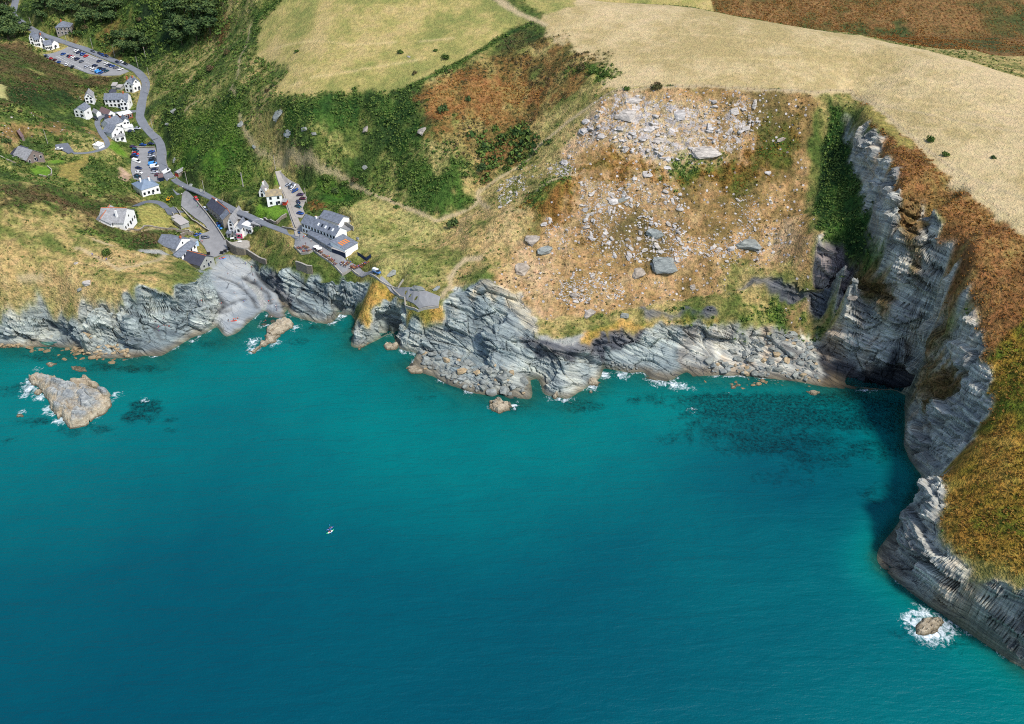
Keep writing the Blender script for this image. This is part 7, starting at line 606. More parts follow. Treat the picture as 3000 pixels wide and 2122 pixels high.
# ---------------------------------------------------------------- buildings
def window(parent, o, e, n, s, z, w, h, fm='frame'):
    """a framed window proud of the wall; o wall origin, e along, n outward"""
    c = Vector((o[0]+e[0]*s, o[1]+e[1]*s, z)); E = Vector((e[0], e[1], 0)); N = Vector((n[0], n[1], 0)); U = Vector((0, 0, 1))
    def slab(mb, w, h, d0, d1): mb.hexa([c+E*(-w/2)+N*d0-U*h/2, c+E*(w/2)+N*d0-U*h/2, c+E*(w/2)+N*d1-U*h/2, c+E*(-w/2)+N*d1-U*h/2], [c+E*(-w/2)+N*d0+U*h/2, c+E*(w/2)+N*d0+U*h/2, c+E*(w/2)+N*d1+U*h/2, c+E*(-w/2)+N*d1+U*h/2]); return mb
    f = slab(MB(), w+.24, h+.24, -.05, .06).build('window', M[fm], parent)
    slab(MB(), w, h, -.02, .085).build('pane', M['glass'], f)
def wing(root, w, zb):
    p1, p2, dep, eave, rh, typ, wall, roof, op = w
    a, b = np.array(p1), np.array(p2); L_ = float(np.linalg.norm(b-a)); e = (b-a)/L_; n = np.array([-e[1], e[0]])
    P = lambda s, d, z: (a[0]+e[0]*s+n[0]*d-root.location.x, a[1]+e[1]*s+n[1]*d-root.location.y, z-root.location.z)
    mb = MB(); z0, z1 = zb-2.5, zb+eave; zt = z1+rh; th = .16; ov = .35
    c0 = [P(0, 0, z0), P(L_, 0, z0), P(L_, dep, z0), P(0, dep, z0)]
    rf = MB()
    def slab(q):   # a sloping roof sheet with thickness
        rf.hexa([(x, y, z+.02) for x, y, z in q], [(x, y, z+th) for x, y, z in q])
    if typ in ('flat', 'hip', 'along', 'across'):
        mb.hexa(c0, [P(0, 0, z1), P(L_, 0, z1), P(L_, dep, z1), P(0, dep, z1)])
    sl = lambda run: ov*rh/run
    if typ == 'flat': slab([P(-.2, -.2, z1), P(L_+.2, -.2, z1), P(L_+.2, dep+.2, z1+rh), P(-.2, dep+.2, z1+rh)])
    elif typ == 'mono':
        mb.hexa(c0, [P(0, 0, z1), P(L_, 0, z1), P(L_, dep, zt), P(0, dep, zt)])
        slab([P(-.25, -ov, z1-sl(dep)), P(L_+.25, -ov, z1-sl(dep)), P(L_+.25, dep+.1, zt), P(-.25, dep+.1, zt)])
    elif typ == 'along':
        h = dep/2
        for s in (0.002, L_-.002): mb.poly([P(s, 0, z1), P(s, dep, z1), P(s, h, zt)])
        slab([P(-ov, -ov, z1-sl(h)), P(L_+ov, -ov, z1-sl(h)), P(L_+ov, h, zt), P(-ov, h, zt)]); slab([P(L_+ov, dep+ov, z1-sl(h)), P(-ov, dep+ov, z1-sl(h)), P(-ov, h, zt), P(L_+ov, h, zt)])
    elif typ == 'across':
        h = L_/2
        for d in (0.002, dep-.002): mb.poly([P(0, d, z1), P(L_, d, z1), P(h, d, zt)])
        slab([P(-ov, -ov, z1-sl(h)), P(h, -ov, zt), P(h, dep+ov, zt), P(-ov, dep+ov, z1-sl(h))]); slab([P(L_+ov, -ov, z1-sl(h)), P(L_+ov, dep+ov, z1-sl(h)), P(h, dep+ov, zt), P(h, -ov, zt)])
    elif typ == 'hip':
        k = min(dep, L_)/2; A = [P(-ov, -ov, z1-.05), P(L_+ov, -ov, z1-.05), P(L_+ov, dep+ov, z1-.05), P(-ov, dep+ov, z1-.05)]; r1, r2 = P(k, dep/2, zt), P(L_-k+.05, dep/2, zt)
        for f in ([A[0], A[1], r2, r1], [A[1], A[2], r2], [A[2], A[3], r1, r2], [A[3], A[0], r1]): rf.poly(f)
        rf.poly(A[::-1])
    wl = mb.build('wall', M[wall], root); ro = rf.build('roof', M[roof], root)
    if op.get('ridge'):
        r = MB()
        if typ == 'along': r.cyl(P(-ov, dep/2, zt+.18), P(L_+ov, dep/2, zt+.18), .2, .2, 6)
        else: r.cyl(P(L_/2, -ov, zt+.18), P(L_/2, dep+ov, zt+.18), .2, .2, 6)
        r.build('ridge_tiles', M['ridge'], ro)
    for (fs, fd) in op.get('chim', []):
        s, d = fs*L_, fd*dep; cb = MB(); q = .45
        top = zt+1.0
        cb.hexa([P(s-q, d-q, z1), P(s+q, d-q, z1), P(s+q, d+q, z1), P(s-q, d+q, z1)], [P(s-q, d-q, top), P(s+q, d-q, top), P(s+q, d+q, top), P(s-q, d+q, top)])
        ch = cb.build('chimney', M['ridge' if roof in ('slate', 'blueslate') and len(op['chim']) == 1 else 'white'], ro)
        pb = MB()
        for t_ in (-.2, .2): pb.cyl(P(s+t_, d, top), P(s+t_, d, top+.5), .12, .1, 6)
        pb.build('chimney_pot', M['ridge'], ch)
    rows, cols = op.get('rows', 0), op.get('cols', 0); ol = (a[0]-root.location.x, a[1]-root.location.y)
    for r_ in range(rows):
        zc = zb-root.location.z+(eave*(r_+.5)/rows if rows > 1 else min(1.7, eave*.52))
        for c_ in range(cols):
            s = L_*(c_+.5)/cols; ww = min(1.15, L_/cols*.62); hh = min(1.45, eave/max(rows, 1)*.5)
            if wall == 'glazed': ww, hh = L_/cols*.7, 1.5
            window(root, ol, e, -n, s, zc, ww, hh, 'frame' if wall != 'white' else 'greywall')
    if typ == 'across' and rows and rh > 2.3: window(root, ol, e, -n, L_/2, zb-root.location.z+eave+.5, .8, .9, 'greywall')
    if rows and typ in ('along', 'across', 'hip'):   # the right-hand end wall
        o2 = (b[0]-root.location.x, b[1]-root.location.y)
        window(root, o2, n, e, dep*.5, zb-root.location.z+min(1.8, eave*.5), 1.0, 1.2, 'frame' if wall != 'white' else 'greywall')
    if rows or op.get('door'):
        s = L_*(.5 if cols != 1 else .2); E = Vector((e[0], e[1], 0)); N = Vector((-n[0], -n[1], 0)); c = Vector(P(s+.9 if rows else s, 0, zb)); dw = .5 if rows else 1.2
        d_ = MB(); d_.hexa([c-E*dw-N*.03, c+E*dw-N*.03, c+E*dw+N*.05, c-E*dw+N*.05], [q+Vector((0, 0, 2.0)) for q in (c-E*dw-N*.03, c+E*dw-N*.03, c+E*dw+N*.05, c-E*dw+N*.05)])
        dd = d_.build('door', M['red' if op.get('door') else 'navy'], root)
        MB().hexa([c+E*(dw-.18)+N*.05+Vector((0, 0, .95)), c+E*(dw-.1)+N*.05+Vector((0, 0, .95)), c+E*(dw-.1)+N*.1+Vector((0, 0, .95)), c+E*(dw-.18)+N*.1+Vector((0, 0, .95))], [c+E*(dw-.18)+N*.05+Vector((0, 0, 1.05)), c+E*(dw-.1)+N*.05+Vector((0, 0, 1.05)), c+E*(dw-.1)+N*.1+Vector((0, 0, 1.05)), c+E*(dw-.18)+N*.1+Vector((0, 0, 1.05))]).build('handle', M['metal'], dd)
    if op.get('pink'):
        E = Vector((e[0], e[1], 0)); N = Vector((-n[0], -n[1], 0)); c = Vector(P(0, 0, zb)); q = [c+N*.01, c+E*L_+N*.01, c+E*L_+N*.09, c+N*.09]
        MB().hexa([v+Vector((0, 0, .1)) for v in q], [v+Vector((0, 0, 2.9)) for v in q]).build('shop_front', M['pink'], root)
        q = [c+E*L_*.15+N*.09, c+E*L_*.75+N*.09, c+E*L_*.75+N*.14, c+E*L_*.15+N*.14]
        f = MB().hexa([v+Vector((0, 0, .9)) for v in q], [v+Vector((0, 0, 2.5)) for v in q]).build('shop_window', M['frame'], root)
        for i in (0, 1):
            q = [c+E*L_*(.18+.29*i)+N*.12, c+E*L_*(.43+.29*i)+N*.12, c+E*L_*(.43+.29*i)+N*.17, c+E*L_*(.18+.29*i)+N*.17]
            MB().hexa([v+Vector((0, 0, 1.0)) for v in q], [v+Vector((0, 0, 2.4)) for v in q]).build('pane', M['glass'], f)
    nsk = op.get('sky', 0)+op.get('orange', 0)
    for i in range(nsk):
        run = dep/2 if typ == 'along' else dep; f0, f1 = .3, .62
        s = L_*(.45+.42*i/max(nsk-1, 1)) if op.get('sky') else L_*(.2+.5*i/max(nsk-1, 1)); hw_ = .5 if op.get('sky') else .42
        q = [P(s-hw_, run*f0, z1+rh*f0+th+.0), P(s+hw_, run*f0, z1+rh*f0+th), P(s+hw_, run*f1, z1+rh*f1+th), P(s-hw_, run*f1, z1+rh*f1+th)]
        MB().hexa(q, [(x, y, z+.1) for x, y, z in q]).build('roof_light', M['orange' if op.get('orange') else ('frame', 'glass')[i % 2]], ro)
for (nm, lb, ws), fz in zip(BUILDINGS, FLOORZ):
    c = np.mean([np.array(w[0]) for w in ws]+[np.array(w[1]) for w in ws], axis=0)
    root = empty(nm, (c[0], c[1], min(fz))); tag(root, lb, nm.replace('_', ' ').split()[-1])
    for w, z in zip(ws, fz): wing(root, w, z)
# ---------------------------------------------------------------- walls and fences
for nm, lb, h, th, mt, pts in WALLS:
    d = dens(pts, 1.5); mb = MB(); cp = MB()
    T = np.gradient(d, axis=0); T /= np.linalg.norm(T, axis=1)[:, None]+1e-9
    g = [max(ground(*q), gz(*q)-1 if False else ground(*q)) for q in d]; org = Vector((*d[0], g[0]))
    for i in range(len(d)-1):
        (x, y), (x2, y2) = d[i], d[i+1]; n1, n2 = T[i]*th/2, T[i+1]*th/2
        f = lambda q, n, z, k=1: (q[0]-n[1]*k-org.x, q[1]+n[0]*k-org.y, z-org.z)
        zt, zt2 = g[i]+h+random.uniform(-.04, .04), g[i+1]+h
        mb.hexa([f(d[i], -n1, g[i]-1.2), f(d[i+1], -n2, g[i+1]-1.2), f(d[i+1], n2, g[i+1]-1.2), f(d[i], n1, g[i]-1.2)], [f(d[i], -n1, g[i]+h), f(d[i+1], -n2, zt2), f(d[i+1], n2, zt2), f(d[i], n1, g[i]+h)])
        if mt != 'navy': cp.hexa([f(d[i], -n1*1.25, g[i]+h), f(d[i+1], -n2*1.25, zt2), f(d[i+1], n2*1.25, zt2), f(d[i], n1*1.25, g[i]+h)], [f(d[i], -n1*1.25, g[i]+h+.12), f(d[i+1], -n2*1.25, zt2+.12), f(d[i+1], n2*1.25, zt2+.12), f(d[i], n1*1.25, g[i]+h+.12)])
    root = empty(nm, org); tag(root, lb, 'fence' if 'fence' in nm else 'wall')
    mb.build('panel' if mt == 'navy' else 'masonry', M[mt], root)
    if mt != 'navy': cp.build('coping', M['palestone'], root)
post_me = MB().cyl((0, 0, -.3), (0, 0, 1.15), .09, .08, 6).mesh('post', M['wood'])
for lb, pts, n in FENCES:
    d = dens(pts, .5); idx = np.linspace(0, len(d)-1, n).astype(int); q = d[idx]; g = [ground(*p) for p in q]
    root = empty('post_fence', (*q[0], g[0])); tag(root, lb, 'fence'); o = Vector((*q[0], g[0]))
    for p, z in zip(q, g): put('post', post_me, root, (p[0]-o.x, p[1]-o.y, z-o.z))
    mb = MB()
    for i in range(n-1):
        for hh in (.5, 1.05): mb.cyl((q[i][0]-o.x, q[i][1]-o.y, g[i]+hh-o.z), (q[i+1][0]-o.x, q[i+1][1]-o.y, g[i+1]+hh-o.z), .02, .02, 4)
    mb.build('wire', M['metal'], root)
# the rounded stone bastion below the cottages
bp = np.array(BASTION); bc = bp.mean(0); zt = 12.2
bas = empty('stone_bastion', (*bc, 6.5)); tag(bas, 'round stone bastion with pale paved top beside the slipway', 'bastion')
rel = [(x-bc[0], y-bc[1]) for x, y in bp]
MB().hexa([(x*1.04, y*1.04, -2) for x, y in rel], [(x, y, zt-6.5) for x, y in rel]).build('wall', M['stonewall'], bas)
MB().hexa([(x*.93, y*.93, zt-6.5) for x, y in rel], [(x*.93, y*.93, zt-6.44) for x, y in rel]).build('paving', M['palestone'], bas)
par = MB()
for i in range(0, 5):
    (x, y), (x2, y2) = rel[i], rel[i+1]
    par.hexa([(x, y, zt-6.5), (x2, y2, zt-6.5), (x2*.94, y2*.94, zt-6.5), (x*.94, y*.94, zt-6.5)], [(x, y, zt-5.8), (x2, y2, zt-5.8), (x2*.94, y2*.94, zt-5.8), (x*.94, y*.94, zt-5.8)])
par.build('parapet', M['palestone'], bas)
# ---------------------------------------------------------------- vehicles
def car_meshes(kind):
    """stations along the length: x, half width, sill z, belt z"""
    if kind == 'van': st = [(-2.55, .86, .45, 1.0), (-2.5, .95, .3, 1.15), (1.5, .96, .28, 1.15), (2.2, .92, .3, 1.0), (2.45, .82, .4, .8)]; roof = [(-2.5, 1.1), (-2.45, 2.15), (1.0, 2.15), (1.75, 1.1)]; k = .9
    elif kind == 'suv': st = [(-2.2, .82, .5, .95), (-2.1, .92, .38, 1.05), (.9, .93, .36, 1.05), (1.9, .9, .38, .95), (2.2, .8, .48, .8)]; roof = [(-2.1, 1.02), (-1.85, 1.72), (.35, 1.72), (1.05, 1.02)]; k = .84
    else: st = [(-2.1, .78, .48, .82), (-1.95, .87, .3, .92), (.85, .88, .28, .92), (1.75, .85, .3, .82), (2.1, .72, .42, .66)]; roof = [(-1.8, .9), (-1.15, 1.44), (.2, 1.44), (1.0, .9)]; k = .76
    body = MB(); 
    for (x, w, s, b) in st: body.V += [(x, -w, s), (x, w, s), (x, w, (s+b)/2), (x, w*.93, b), (x, -w*.93, b), (x, -w, (s+b)/2)]
    n = 6
    for i in range(len(st)-1):
        for j in range(n): body.F.append([i*n+j, i*n+(j+1) % n, (i+1)*n+(j+1) % n, (i+1)*n+j])
    body.F.append(list(range(n))); body.F.append([(len(st)-1)*n+j for j in range(n)][::-1])
    w0, w1 = st[1][1]*.92, st[1][1]*.92*k; hb = roof[0][1]-.04; ht = roof[1][1]
    gl = MB(); gl.hexa([(roof[0][0], -w0, hb), (roof[3][0], -w0, hb), (roof[3][0], w0, hb), (roof[0][0], w0, hb)], [(roof[1][0], -w1, ht-.05), (roof[2][0], -w1, ht-.05), (roof[2][0], w1, ht-.05), (roof[1][0], w1, ht-.05)])
    rp = MB(); rp.hexa([(roof[1][0]-.03, -w1-.02, ht-.06), (roof[2][0]+.03, -w1-.02, ht-.06), (roof[2][0]+.03, w1+.02, ht-.06), (roof[1][0]-.03, w1+.02, ht-.06)], [(roof[1][0]+.08, -w1+.06, ht+.02), (roof[2][0]-.08, -w1+.06, ht+.02), (roof[2][0]-.08, w1-.06, ht+.02), (roof[1][0]+.08, w1-.06, ht+.02)])
    if kind == 'van': rp.hexa([(roof[0][0]-.02, -w0-.02, hb), (.55, -w0-.02, hb), (.55, w0+.02, hb), (roof[0][0]-.02, w0+.02, hb)], [(roof[1][0]-.02, -w1-.02, ht-.1), (.45, -w1-.02, ht-.1), (.45, w1+.02, ht-.1), (roof[1][0]-.02, w1+.02, ht-.1)])
    wh = MB().cyl((0, -.11, 0), (0, .11, 0), .33, .33, 10); hub = MB().cyl((0, -.12, 0), (0, .12, 0), .17, .17, 8)
    hl = MB().box(-.06, .05, -.16, .16, -.08, .08)
    xs = (st[0][0]+.85, st[-1][0]-.85)
    return body.mesh('body', None, True), gl.mesh('windows', M['glass']), rp.mesh('roof', None), wh.mesh('wheel', M['tyre']), hub.mesh('rim', M['metal']), hl.mesh('headlight', M['lamp']), xs, st
CKM = {k: car_meshes(k) for k in ('car', 'suv', 'van')}
protos = {}
for kind, (bme, gme, rme, wme, hme, lme, xs, st) in CKM.items():
    r = empty('parked_'+('car' if kind != 'van' else 'van'), (0, 0, -50))
    for nm, me in (('body', bme), ('windows', gme), ('roof', rme)):
        o = put(nm, me, r)
    for x in xs:
        for y in (-.78, .78):
            w = put('wheel', wme, r, (x, y, .33)); put('rim', hme, w)
    for y in (-.55, .55): put('headlight', lme, r, (st[-1][0]-.02, y, .68))
    protos[kind] = r
for me in [m for k in CKM.values() for m in (k[0], k[2])]: me.materials.append(M['frame'])
def surf(x, y):
    z = ground(x, y); p = gz(x, y); return p+.07 if bilin(PADM, x, y) < .2 and abs(p-z) < 1.5 else z
for x, y, a, kind, cc, lb, gp in CARS:
    r = copy_tree(protos[kind]); r.location = (x, y, surf(x, y)+.03); r.rotation_euler = (0, 0, a)
    dx, dy = math.cos(a)*1.6, math.sin(a)*1.6; r.rotation_euler[1] = -math.atan2(surf(x+dx, y+dy)-surf(x-dx, y-dy), 3.2)
    for ch in r.children:
        if ch.name.split('.')[0] in ('body', 'roof'):
            ch.material_slots[0].link = 'OBJECT'; ch.material_slots[0].material = CM[cc] if not (cc == 'camper' and ch.name.startswith('roof')) else CM['white']
    tag(r, lb, 'van' if kind == 'van' else 'car', gp)
for r in protos.values():
    for ch in list(r.children):
        for g in list(ch.children): bpy.data.objects.remove(g)
        bpy.data.objects.remove(ch)
    bpy.data.objects.remove(r)
# ---------------------------------------------------------------- people
def figure(pose):
    """one skinned body from a joint skeleton"""
    if pose == 's': J = {'pel': (0, 0, .95, .14), 'che': (0, .02, 1.35, .16), 'nec': (0, .02, 1.5, .06), 'hed': (0, .04, 1.62, .10), 'top': (0, .03, 1.74, .085), 'sl': (-.2, 0, 1.42, .06), 'el': (-.27, .02, 1.15, .045), 'hl': (-.27, .12, .9, .04), 'sr': (.2, 0, 1.42, .06), 'er': (.28, -.02, 1.15, .045), 'hr': (.28, .06, .88, .04), 'tl': (-.1, 0, .85, .09), 'kl': (-.11, .1, .48, .065), 'al': (-.11, .08, .08, .045), 'fl': (-.11, .22, .04, .045), 'tr': (.1, 0, .85, .09), 'kr': (.12, -.02, .48, .065), 'ar': (.12, -.12, .08, .045), 'fr': (.12, .02, .04, .045)}
    else: J = {'pel': (0, 0, .14, .15), 'che': (0, -.18, .5, .16), 'nec': (0, -.2, .66, .06), 'hed': (0, -.18, .78, .10), 'top': (0, -.18, .9, .085), 'sl': (-.2, -.2, .56, .06), 'el': (-.27, -.3, .3, .045), 'hl': (-.28, -.38, .06, .04), 'sr': (.2, -.2, .56, .06), 'er': (.27, -.3, .3, .045), 'hr': (.28, -.38, .06, .04), 'tl': (-.1, .08, .14, .09), 'kl': (-.13, .45, .34, .065), 'al': (-.13, .8, .08, .045), 'fl': (-.14, .92, .09, .045), 'tr': (.1, .08, .14, .09), 'kr': (.13, .48, .12, .065), 'ar': (.14, .9, .08, .045), 'fr': (.15, 1.02, .1, .045)}
    E = ['pel che', 'che nec', 'nec hed', 'hed top', 'che sl', 'sl el', 'el hl', 'che sr', 'sr er', 'er hr', 'pel tl', 'tl kl', 'kl al', 'al fl', 'pel tr', 'tr kr', 'kr ar', 'ar fr']
    ks = list(J); me = bpy.data.meshes.new('person'); me.from_pydata([J[k][:3] for k in ks], [[ks.index(q) for q in s.split()] for s in E], [])
    o = bpy.data.objects.new('person', me); col.objects.link(o); o.modifiers.new('skin', 'SKIN'); o.modifiers.new('sub', 'SUBSURF').levels = 1
    for i, k in enumerate(ks): v = me.skin_vertices[0].data[i]; v.radius = (J[k][3], J[k][3]); v.use_root = k == 'pel'
    dg = bpy.context.evaluated_depsgraph_get(); m2 = bpy.data.meshes.new_from_object(o.evaluated_get(dg)); bpy.data.objects.remove(o)
    m2.name = 'person'; m2.materials.clear()
    for k in ('skin', 'hair'): m2.materials.append(M[k])
    m2.materials.append(CLM['white']); m2.materials.append(CLM['navy'])
    hz = J['hed'][2]
    for p in m2.polygons:
        c = p.center; mi = 0
        if c.z > hz+.04 and c.y < J['hed'][1]+.06: mi = 1
        elif c.z > hz-.1: mi = 0
        elif pose == 's': mi = 2 if .95 < c.z < 1.52 and abs(c.x) < .24 else (3 if .5 < c.z <= .95 and abs(c.x) < .22 else 0)
        else: mi = 2 if c.y < .0 and abs(c.x) < .23 and c.z > .2 else (3 if c.y < .4 and abs(c.x) < .24 else 0)
        p.material_index = mi; p.use_smooth = True
    return m2
FIG = {'s': figure('s'), 'l': figure('l')}
def person(x, y, pose, cc, lb, z=None, rz=None, gp=None):
    o = put('person', FIG[pose], None, (x, y, (surf(x, y) if z is None else z)-.01), random.uniform(0, 6.28) if rz is None else rz)
    o.material_slots[2].link = 'OBJECT'; o.material_slots[2].material = CLM[cc]
    tag(o, lb, 'person', gp); return o
for x, y, pose, cc, lb in PEOPLE: person(x, y, pose, cc, lb)
# ---------------------------------------------------------------- terrace furniture
tm = MB().box(-.9, .9, -.38, .38, .70, .76).mesh('table_top', M['wood']); bmesh_ = MB().box(-.9, .9, -.14, .14, .42, .47).mesh('bench', M['wood'])
lm = MB(); lm.hexa([(-.04, -.75, 0), (.04, -.75, 0), (.04, -.65, 0), (-.04, -.65, 0)], [(-.04, -.3, .7), (.04, -.3, .7), (.04, -.2, .7), (-.04, -.2, .7)]); lm.hexa([(-.04, .65, 0), (.04, .65, 0), (.04, .75, 0), (-.04, .75, 0)], [(-.04, .2, .7), (.04, .2, .7), (.04, .3, .7), (-.04, .3, .7)]); lm.box(-.03, .03, -.75, .75, .36, .42); lm = lm.mesh('leg', M['wood'])
tproto = None
dcol = ['white', 'red', 'orange', 'navy', 'blue', 'pink', 'dark', 'yellow', 'teal', 'white']
for i, (x, y) in enumerate(TABLES):
    if tproto is None:
        tproto = empty('picnic_table', (0, 0, 0)); put('table_top', tm, tproto)
        for s in (-.7, .7): put('bench', bmesh_, tproto, (0, s, 0)); put('leg', lm, tproto, (s, 0, 0))
        t = tproto
    else: t = copy_tree(tproto)
    rz = R(-28)+random.uniform(-.3, .3); t.location = (x, y, surf(x, y)); t.rotation_euler[2] = rz
    tag(t, 'wooden picnic table with benches on the pub terrace', 'table', 'picnic tables along the pub terrace')
    for s in (-1, 1):
        for k in (-.5, .1, .6):
            if random.random() < .5:
                c, s_ = math.cos(rz), math.sin(rz); px, py = k, s*.7
                person(x+px*c-py*s_, y+px*s_+py*c, 'l', random.choice(dcol), 'person sitting at a picnic table on the pub terrace', t.location.z+.36, rz+(0 if s < 0 else math.pi), 'people sitting at the terrace tables')
for k, (x, y) in enumerate(PARASOLS):
    r = empty('parasol', (x, y, surf(x, y))); tag(r, ('left of two white parasols on the pub terrace', 'right of two white parasols on the pub terrace')[k], 'parasol', 'parasols on the pub terrace')
    MB().cyl((0, 0, 0), (0, 0, 2.5), .03, .03, 6).build('pole', M['pole'], r); MB().cyl((0, 0, 2.15), (0, 0, 2.65), 1.5, .04, 8).build('canopy', M['canvas'], r); MB().cyl((0, 0, 0), (0, 0, .1), .3, .28, 8).build('base', M['metal'], r)
r = empty('pub_sign', (*SIGN, surf(*SIGN))); tag(r, 'dark hanging pub sign on a tall post by the terrace', 'sign')
MB().cyl((0, 0, 0), (0, 0, 5.0), .09, .07, 8).build('post', M['navy'], r); MB().box(-.7, .7, -.06, .06, 4.2, 5.7).build('board', M['navy'], r); MB().box(-.45, .45, -.075, .075, 4.6, 5.3).build('picture_panel', plain('sign_blue', lin(60, 96, 150), .6), r)
for k, (x, y) in enumerate(BINS):
    r = empty('wheelie_bin', (x, y, surf(x, y)), R(20)); tag(r, ('black bin leftmost of three at the slipway top', 'black bin in the middle of three at the slipway top', 'black bin rightmost of three at slipway top', 'black bin alone at the beach cafe corner')[k], 'bin', 'bins on the beach square')
    MB().hexa([(-.75, -.4, 0), (.75, -.4, 0), (.75, .4, 0), (-.75, .4, 0)], [(-.85, -.5, 1.2), (.85, -.5, 1.2), (.85, .5, 1.2), (-.85, .5, 1.2)]).build('body', CM['black'], r); MB().box(-.9, .9, -.55, .55, 1.2, 1.32).build('lid', M['tyre'], r)
for k, (x, y) in enumerate(BENCHES):
    r = empty('bench', (x, y, 12.27), R(15)); tag(r, ('white bench on the left of the bastion paving', 'white bench on the right of the bastion paving')[k], 'bench', 'benches on the bastion')
    MB().box(-1, 1, -.3, .3, .4, .48).build('seat', M['frame'], r); MB().box(-1, 1, .25, .32, .48, .95).build('backrest', M['frame'], r)
    for s in (-.85, .85): MB().box(s-.05, s+.05, -.28, .28, 0, .4).build('leg', M['frame'], r)
# ---------------------------------------------------------------- poles
pole_me = MB().cyl((0, 0, -1), (0, 0, 8.5), .17, .12, 8).mesh('pole', M['pole']); arm_me = MB().box(-.7, .7, -.05, .05, 8.1, 8.22).mesh('crossarm', M['wood'])
plab = ['pole on the road bend at top left', 'pole beside stone house drive', 'pole opposite the top of upper car park', 'first pole in scrub above upper car park', 'second pole in scrub above upper car park', 'tall pole above the right corner of upper car park', 'pole carrying a grey box uphill of the road', 'pole on the right verge of the road bend', 'pole beside the twin gabled house bend', 'pole opposite the slate cottage', 'pole on the right verge of lower car park road', 'pole beyond the roadside garage', 'first pole along the narrow lane', 'second pole along the narrow lane', 'pole in grass above the lane', 'pole at the lean-to of pub parking strip', 'pole at the top of pub track', 'pole beside left lane hairpin', 'pole in the dry garden of timber house', 'pole in the scrub left of white villa']
for (x, y), lb in zip(POLES, plab):
    r = empty('utility_pole', (x, y, ground(x, y)), random.uniform(-.6, .6)); tag(r, 'pale wooden '+lb, 'pole', 'utility poles through the village'); put('pole', pole_me, r); put('crossarm', arm_me, r)
# the yellow digger in the builders' yard
x, y = DIGGER; r = empty('excavator', (x, y, surf(x, y)), R(25)); tag(r, 'small yellow excavator in the yard below the hipped house', 'excavator')
yel = plain('machine_yellow', lin(226, 166, 40), .5, .08)
for s_ in (-.7, .7): MB().hexa([(-1.1, s_-.2, .05), (1.1, s_-.2, .05), (1.1, s_+.2, .05), (-1.1, s_+.2, .05)], [(-1.3, s_-.2, .45), (1.3, s_-.2, .45), (1.3, s_+.2, .45), (-1.3, s_+.2, .45)]).build('track', M['tyre'], r)
MB().box(-1.1, .8, -.75, .75, .5, 1.3).build('body', yel, r); cab = MB().hexa([(-.2, -.7, 1.3), (.75, -.7, 1.3), (.75, .1, 1.3), (-.2, .1, 1.3)], [(-.15, -.65, 2.3), (.55, -.65, 2.3), (.55, .05, 2.3), (-.15, .05, 2.3)]).build('cab', M['glass'], r); MB().box(-.22, .6, -.72, .12, 2.3, 2.38).build('cab_roof', yel, cab)
MB().cyl((.7, .35, 1.1), (2.2, .35, 2.5), .16, .13, 6).build('boom', yel, r); MB().cyl((2.2, .35, 2.5), (3.0, .35, 1.1), .13, .1, 6).build('arm', yel, r); MB().hexa([(2.75, .0, .5), (3.3, .0, .6), (3.3, .7, .6), (2.75, .7, .5)], [(2.7, .05, 1.15), (3.1, .05, 1.15), (3.1, .65, 1.15), (2.7, .65, 1.15)]).build('bucket', M['metal'], r)
# ---------------------------------------------------------------- kayaks
def kayak(name, a, b, w, mat, tipmat, lb, z=.0, cat='kayak'):
    a, b = Vector((*a, 0)), Vector((*b, 0)); L_ = (b-a).length; c = (a+b)/2; rz = math.atan2(b.y-a.y, b.x-a.x)
    r = empty(name, (c.x, c.y, z), rz); mb = MB(); n = 8; st = 11
    for i in range(st):
        t = -1+2*i/(st-1); x = t*L_/2; wd = w*max(.02, (1-t*t))**.6; rock = .12*t*t
        mb.V += [(x, wd*math.cos(q), rock+.16+.16*math.sin(q)) for q in [2*math.pi*k/n for k in range(n)]]
    for i in range(st-1):
        for j in range(n): mb.F.append([i*n+j, i*n+(j+1) % n, (i+1)*n+(j+1) % n, (i+1)*n+j])
    hull = mb.build('hull', mat, r, True); me = hull.data; me.materials.append(tipmat)
    for p in me.polygons: p.material_index = 1 if abs(p.center.x) > L_*.3 else 0
    MB().hexa([(-.45, -w*.5, .24), (.4, -w*.5, .24), (.4, w*.5, .24), (-.45, w*.5, .24)], [(-.5, -w*.6, .33), (.45, -w*.6, .33), (.45, w*.6, .33), (-.5, w*.6, .33)]).build('seat', M['tyre'], r)
    return tag(r, lb, cat), rz, c
K0 = KAYAKS[0]; (k1, rz1, c1) = kayak('kayak', K0[2], K0[3], .38, M['frame'], plain('green_hull', lin(70, 200, 120), .4), 'white and green kayak with a paddler on the open sea', -.04)
person(c1.x-.2, c1.y-.1, 'l', 'pink', 'person paddling the white and green kayak', .22, rz1-R(90))
dxy = Vector((K0[3][0]-K0[2][0], K0[3][1]-K0[2][1])); q = Vector(KAYAKS[1])+Vector((0, .9)); (k2, rz2, c2) = kayak('kayak', q-dxy*.5, q+dxy*.5, .38, CM['blue'], CM['blue'], 'blue kayak just behind the white and green one', -.04)
person(c2.x+.1, c2.y, 'l', 'navy', 'person paddling the blue kayak', .22, rz2-R(90))
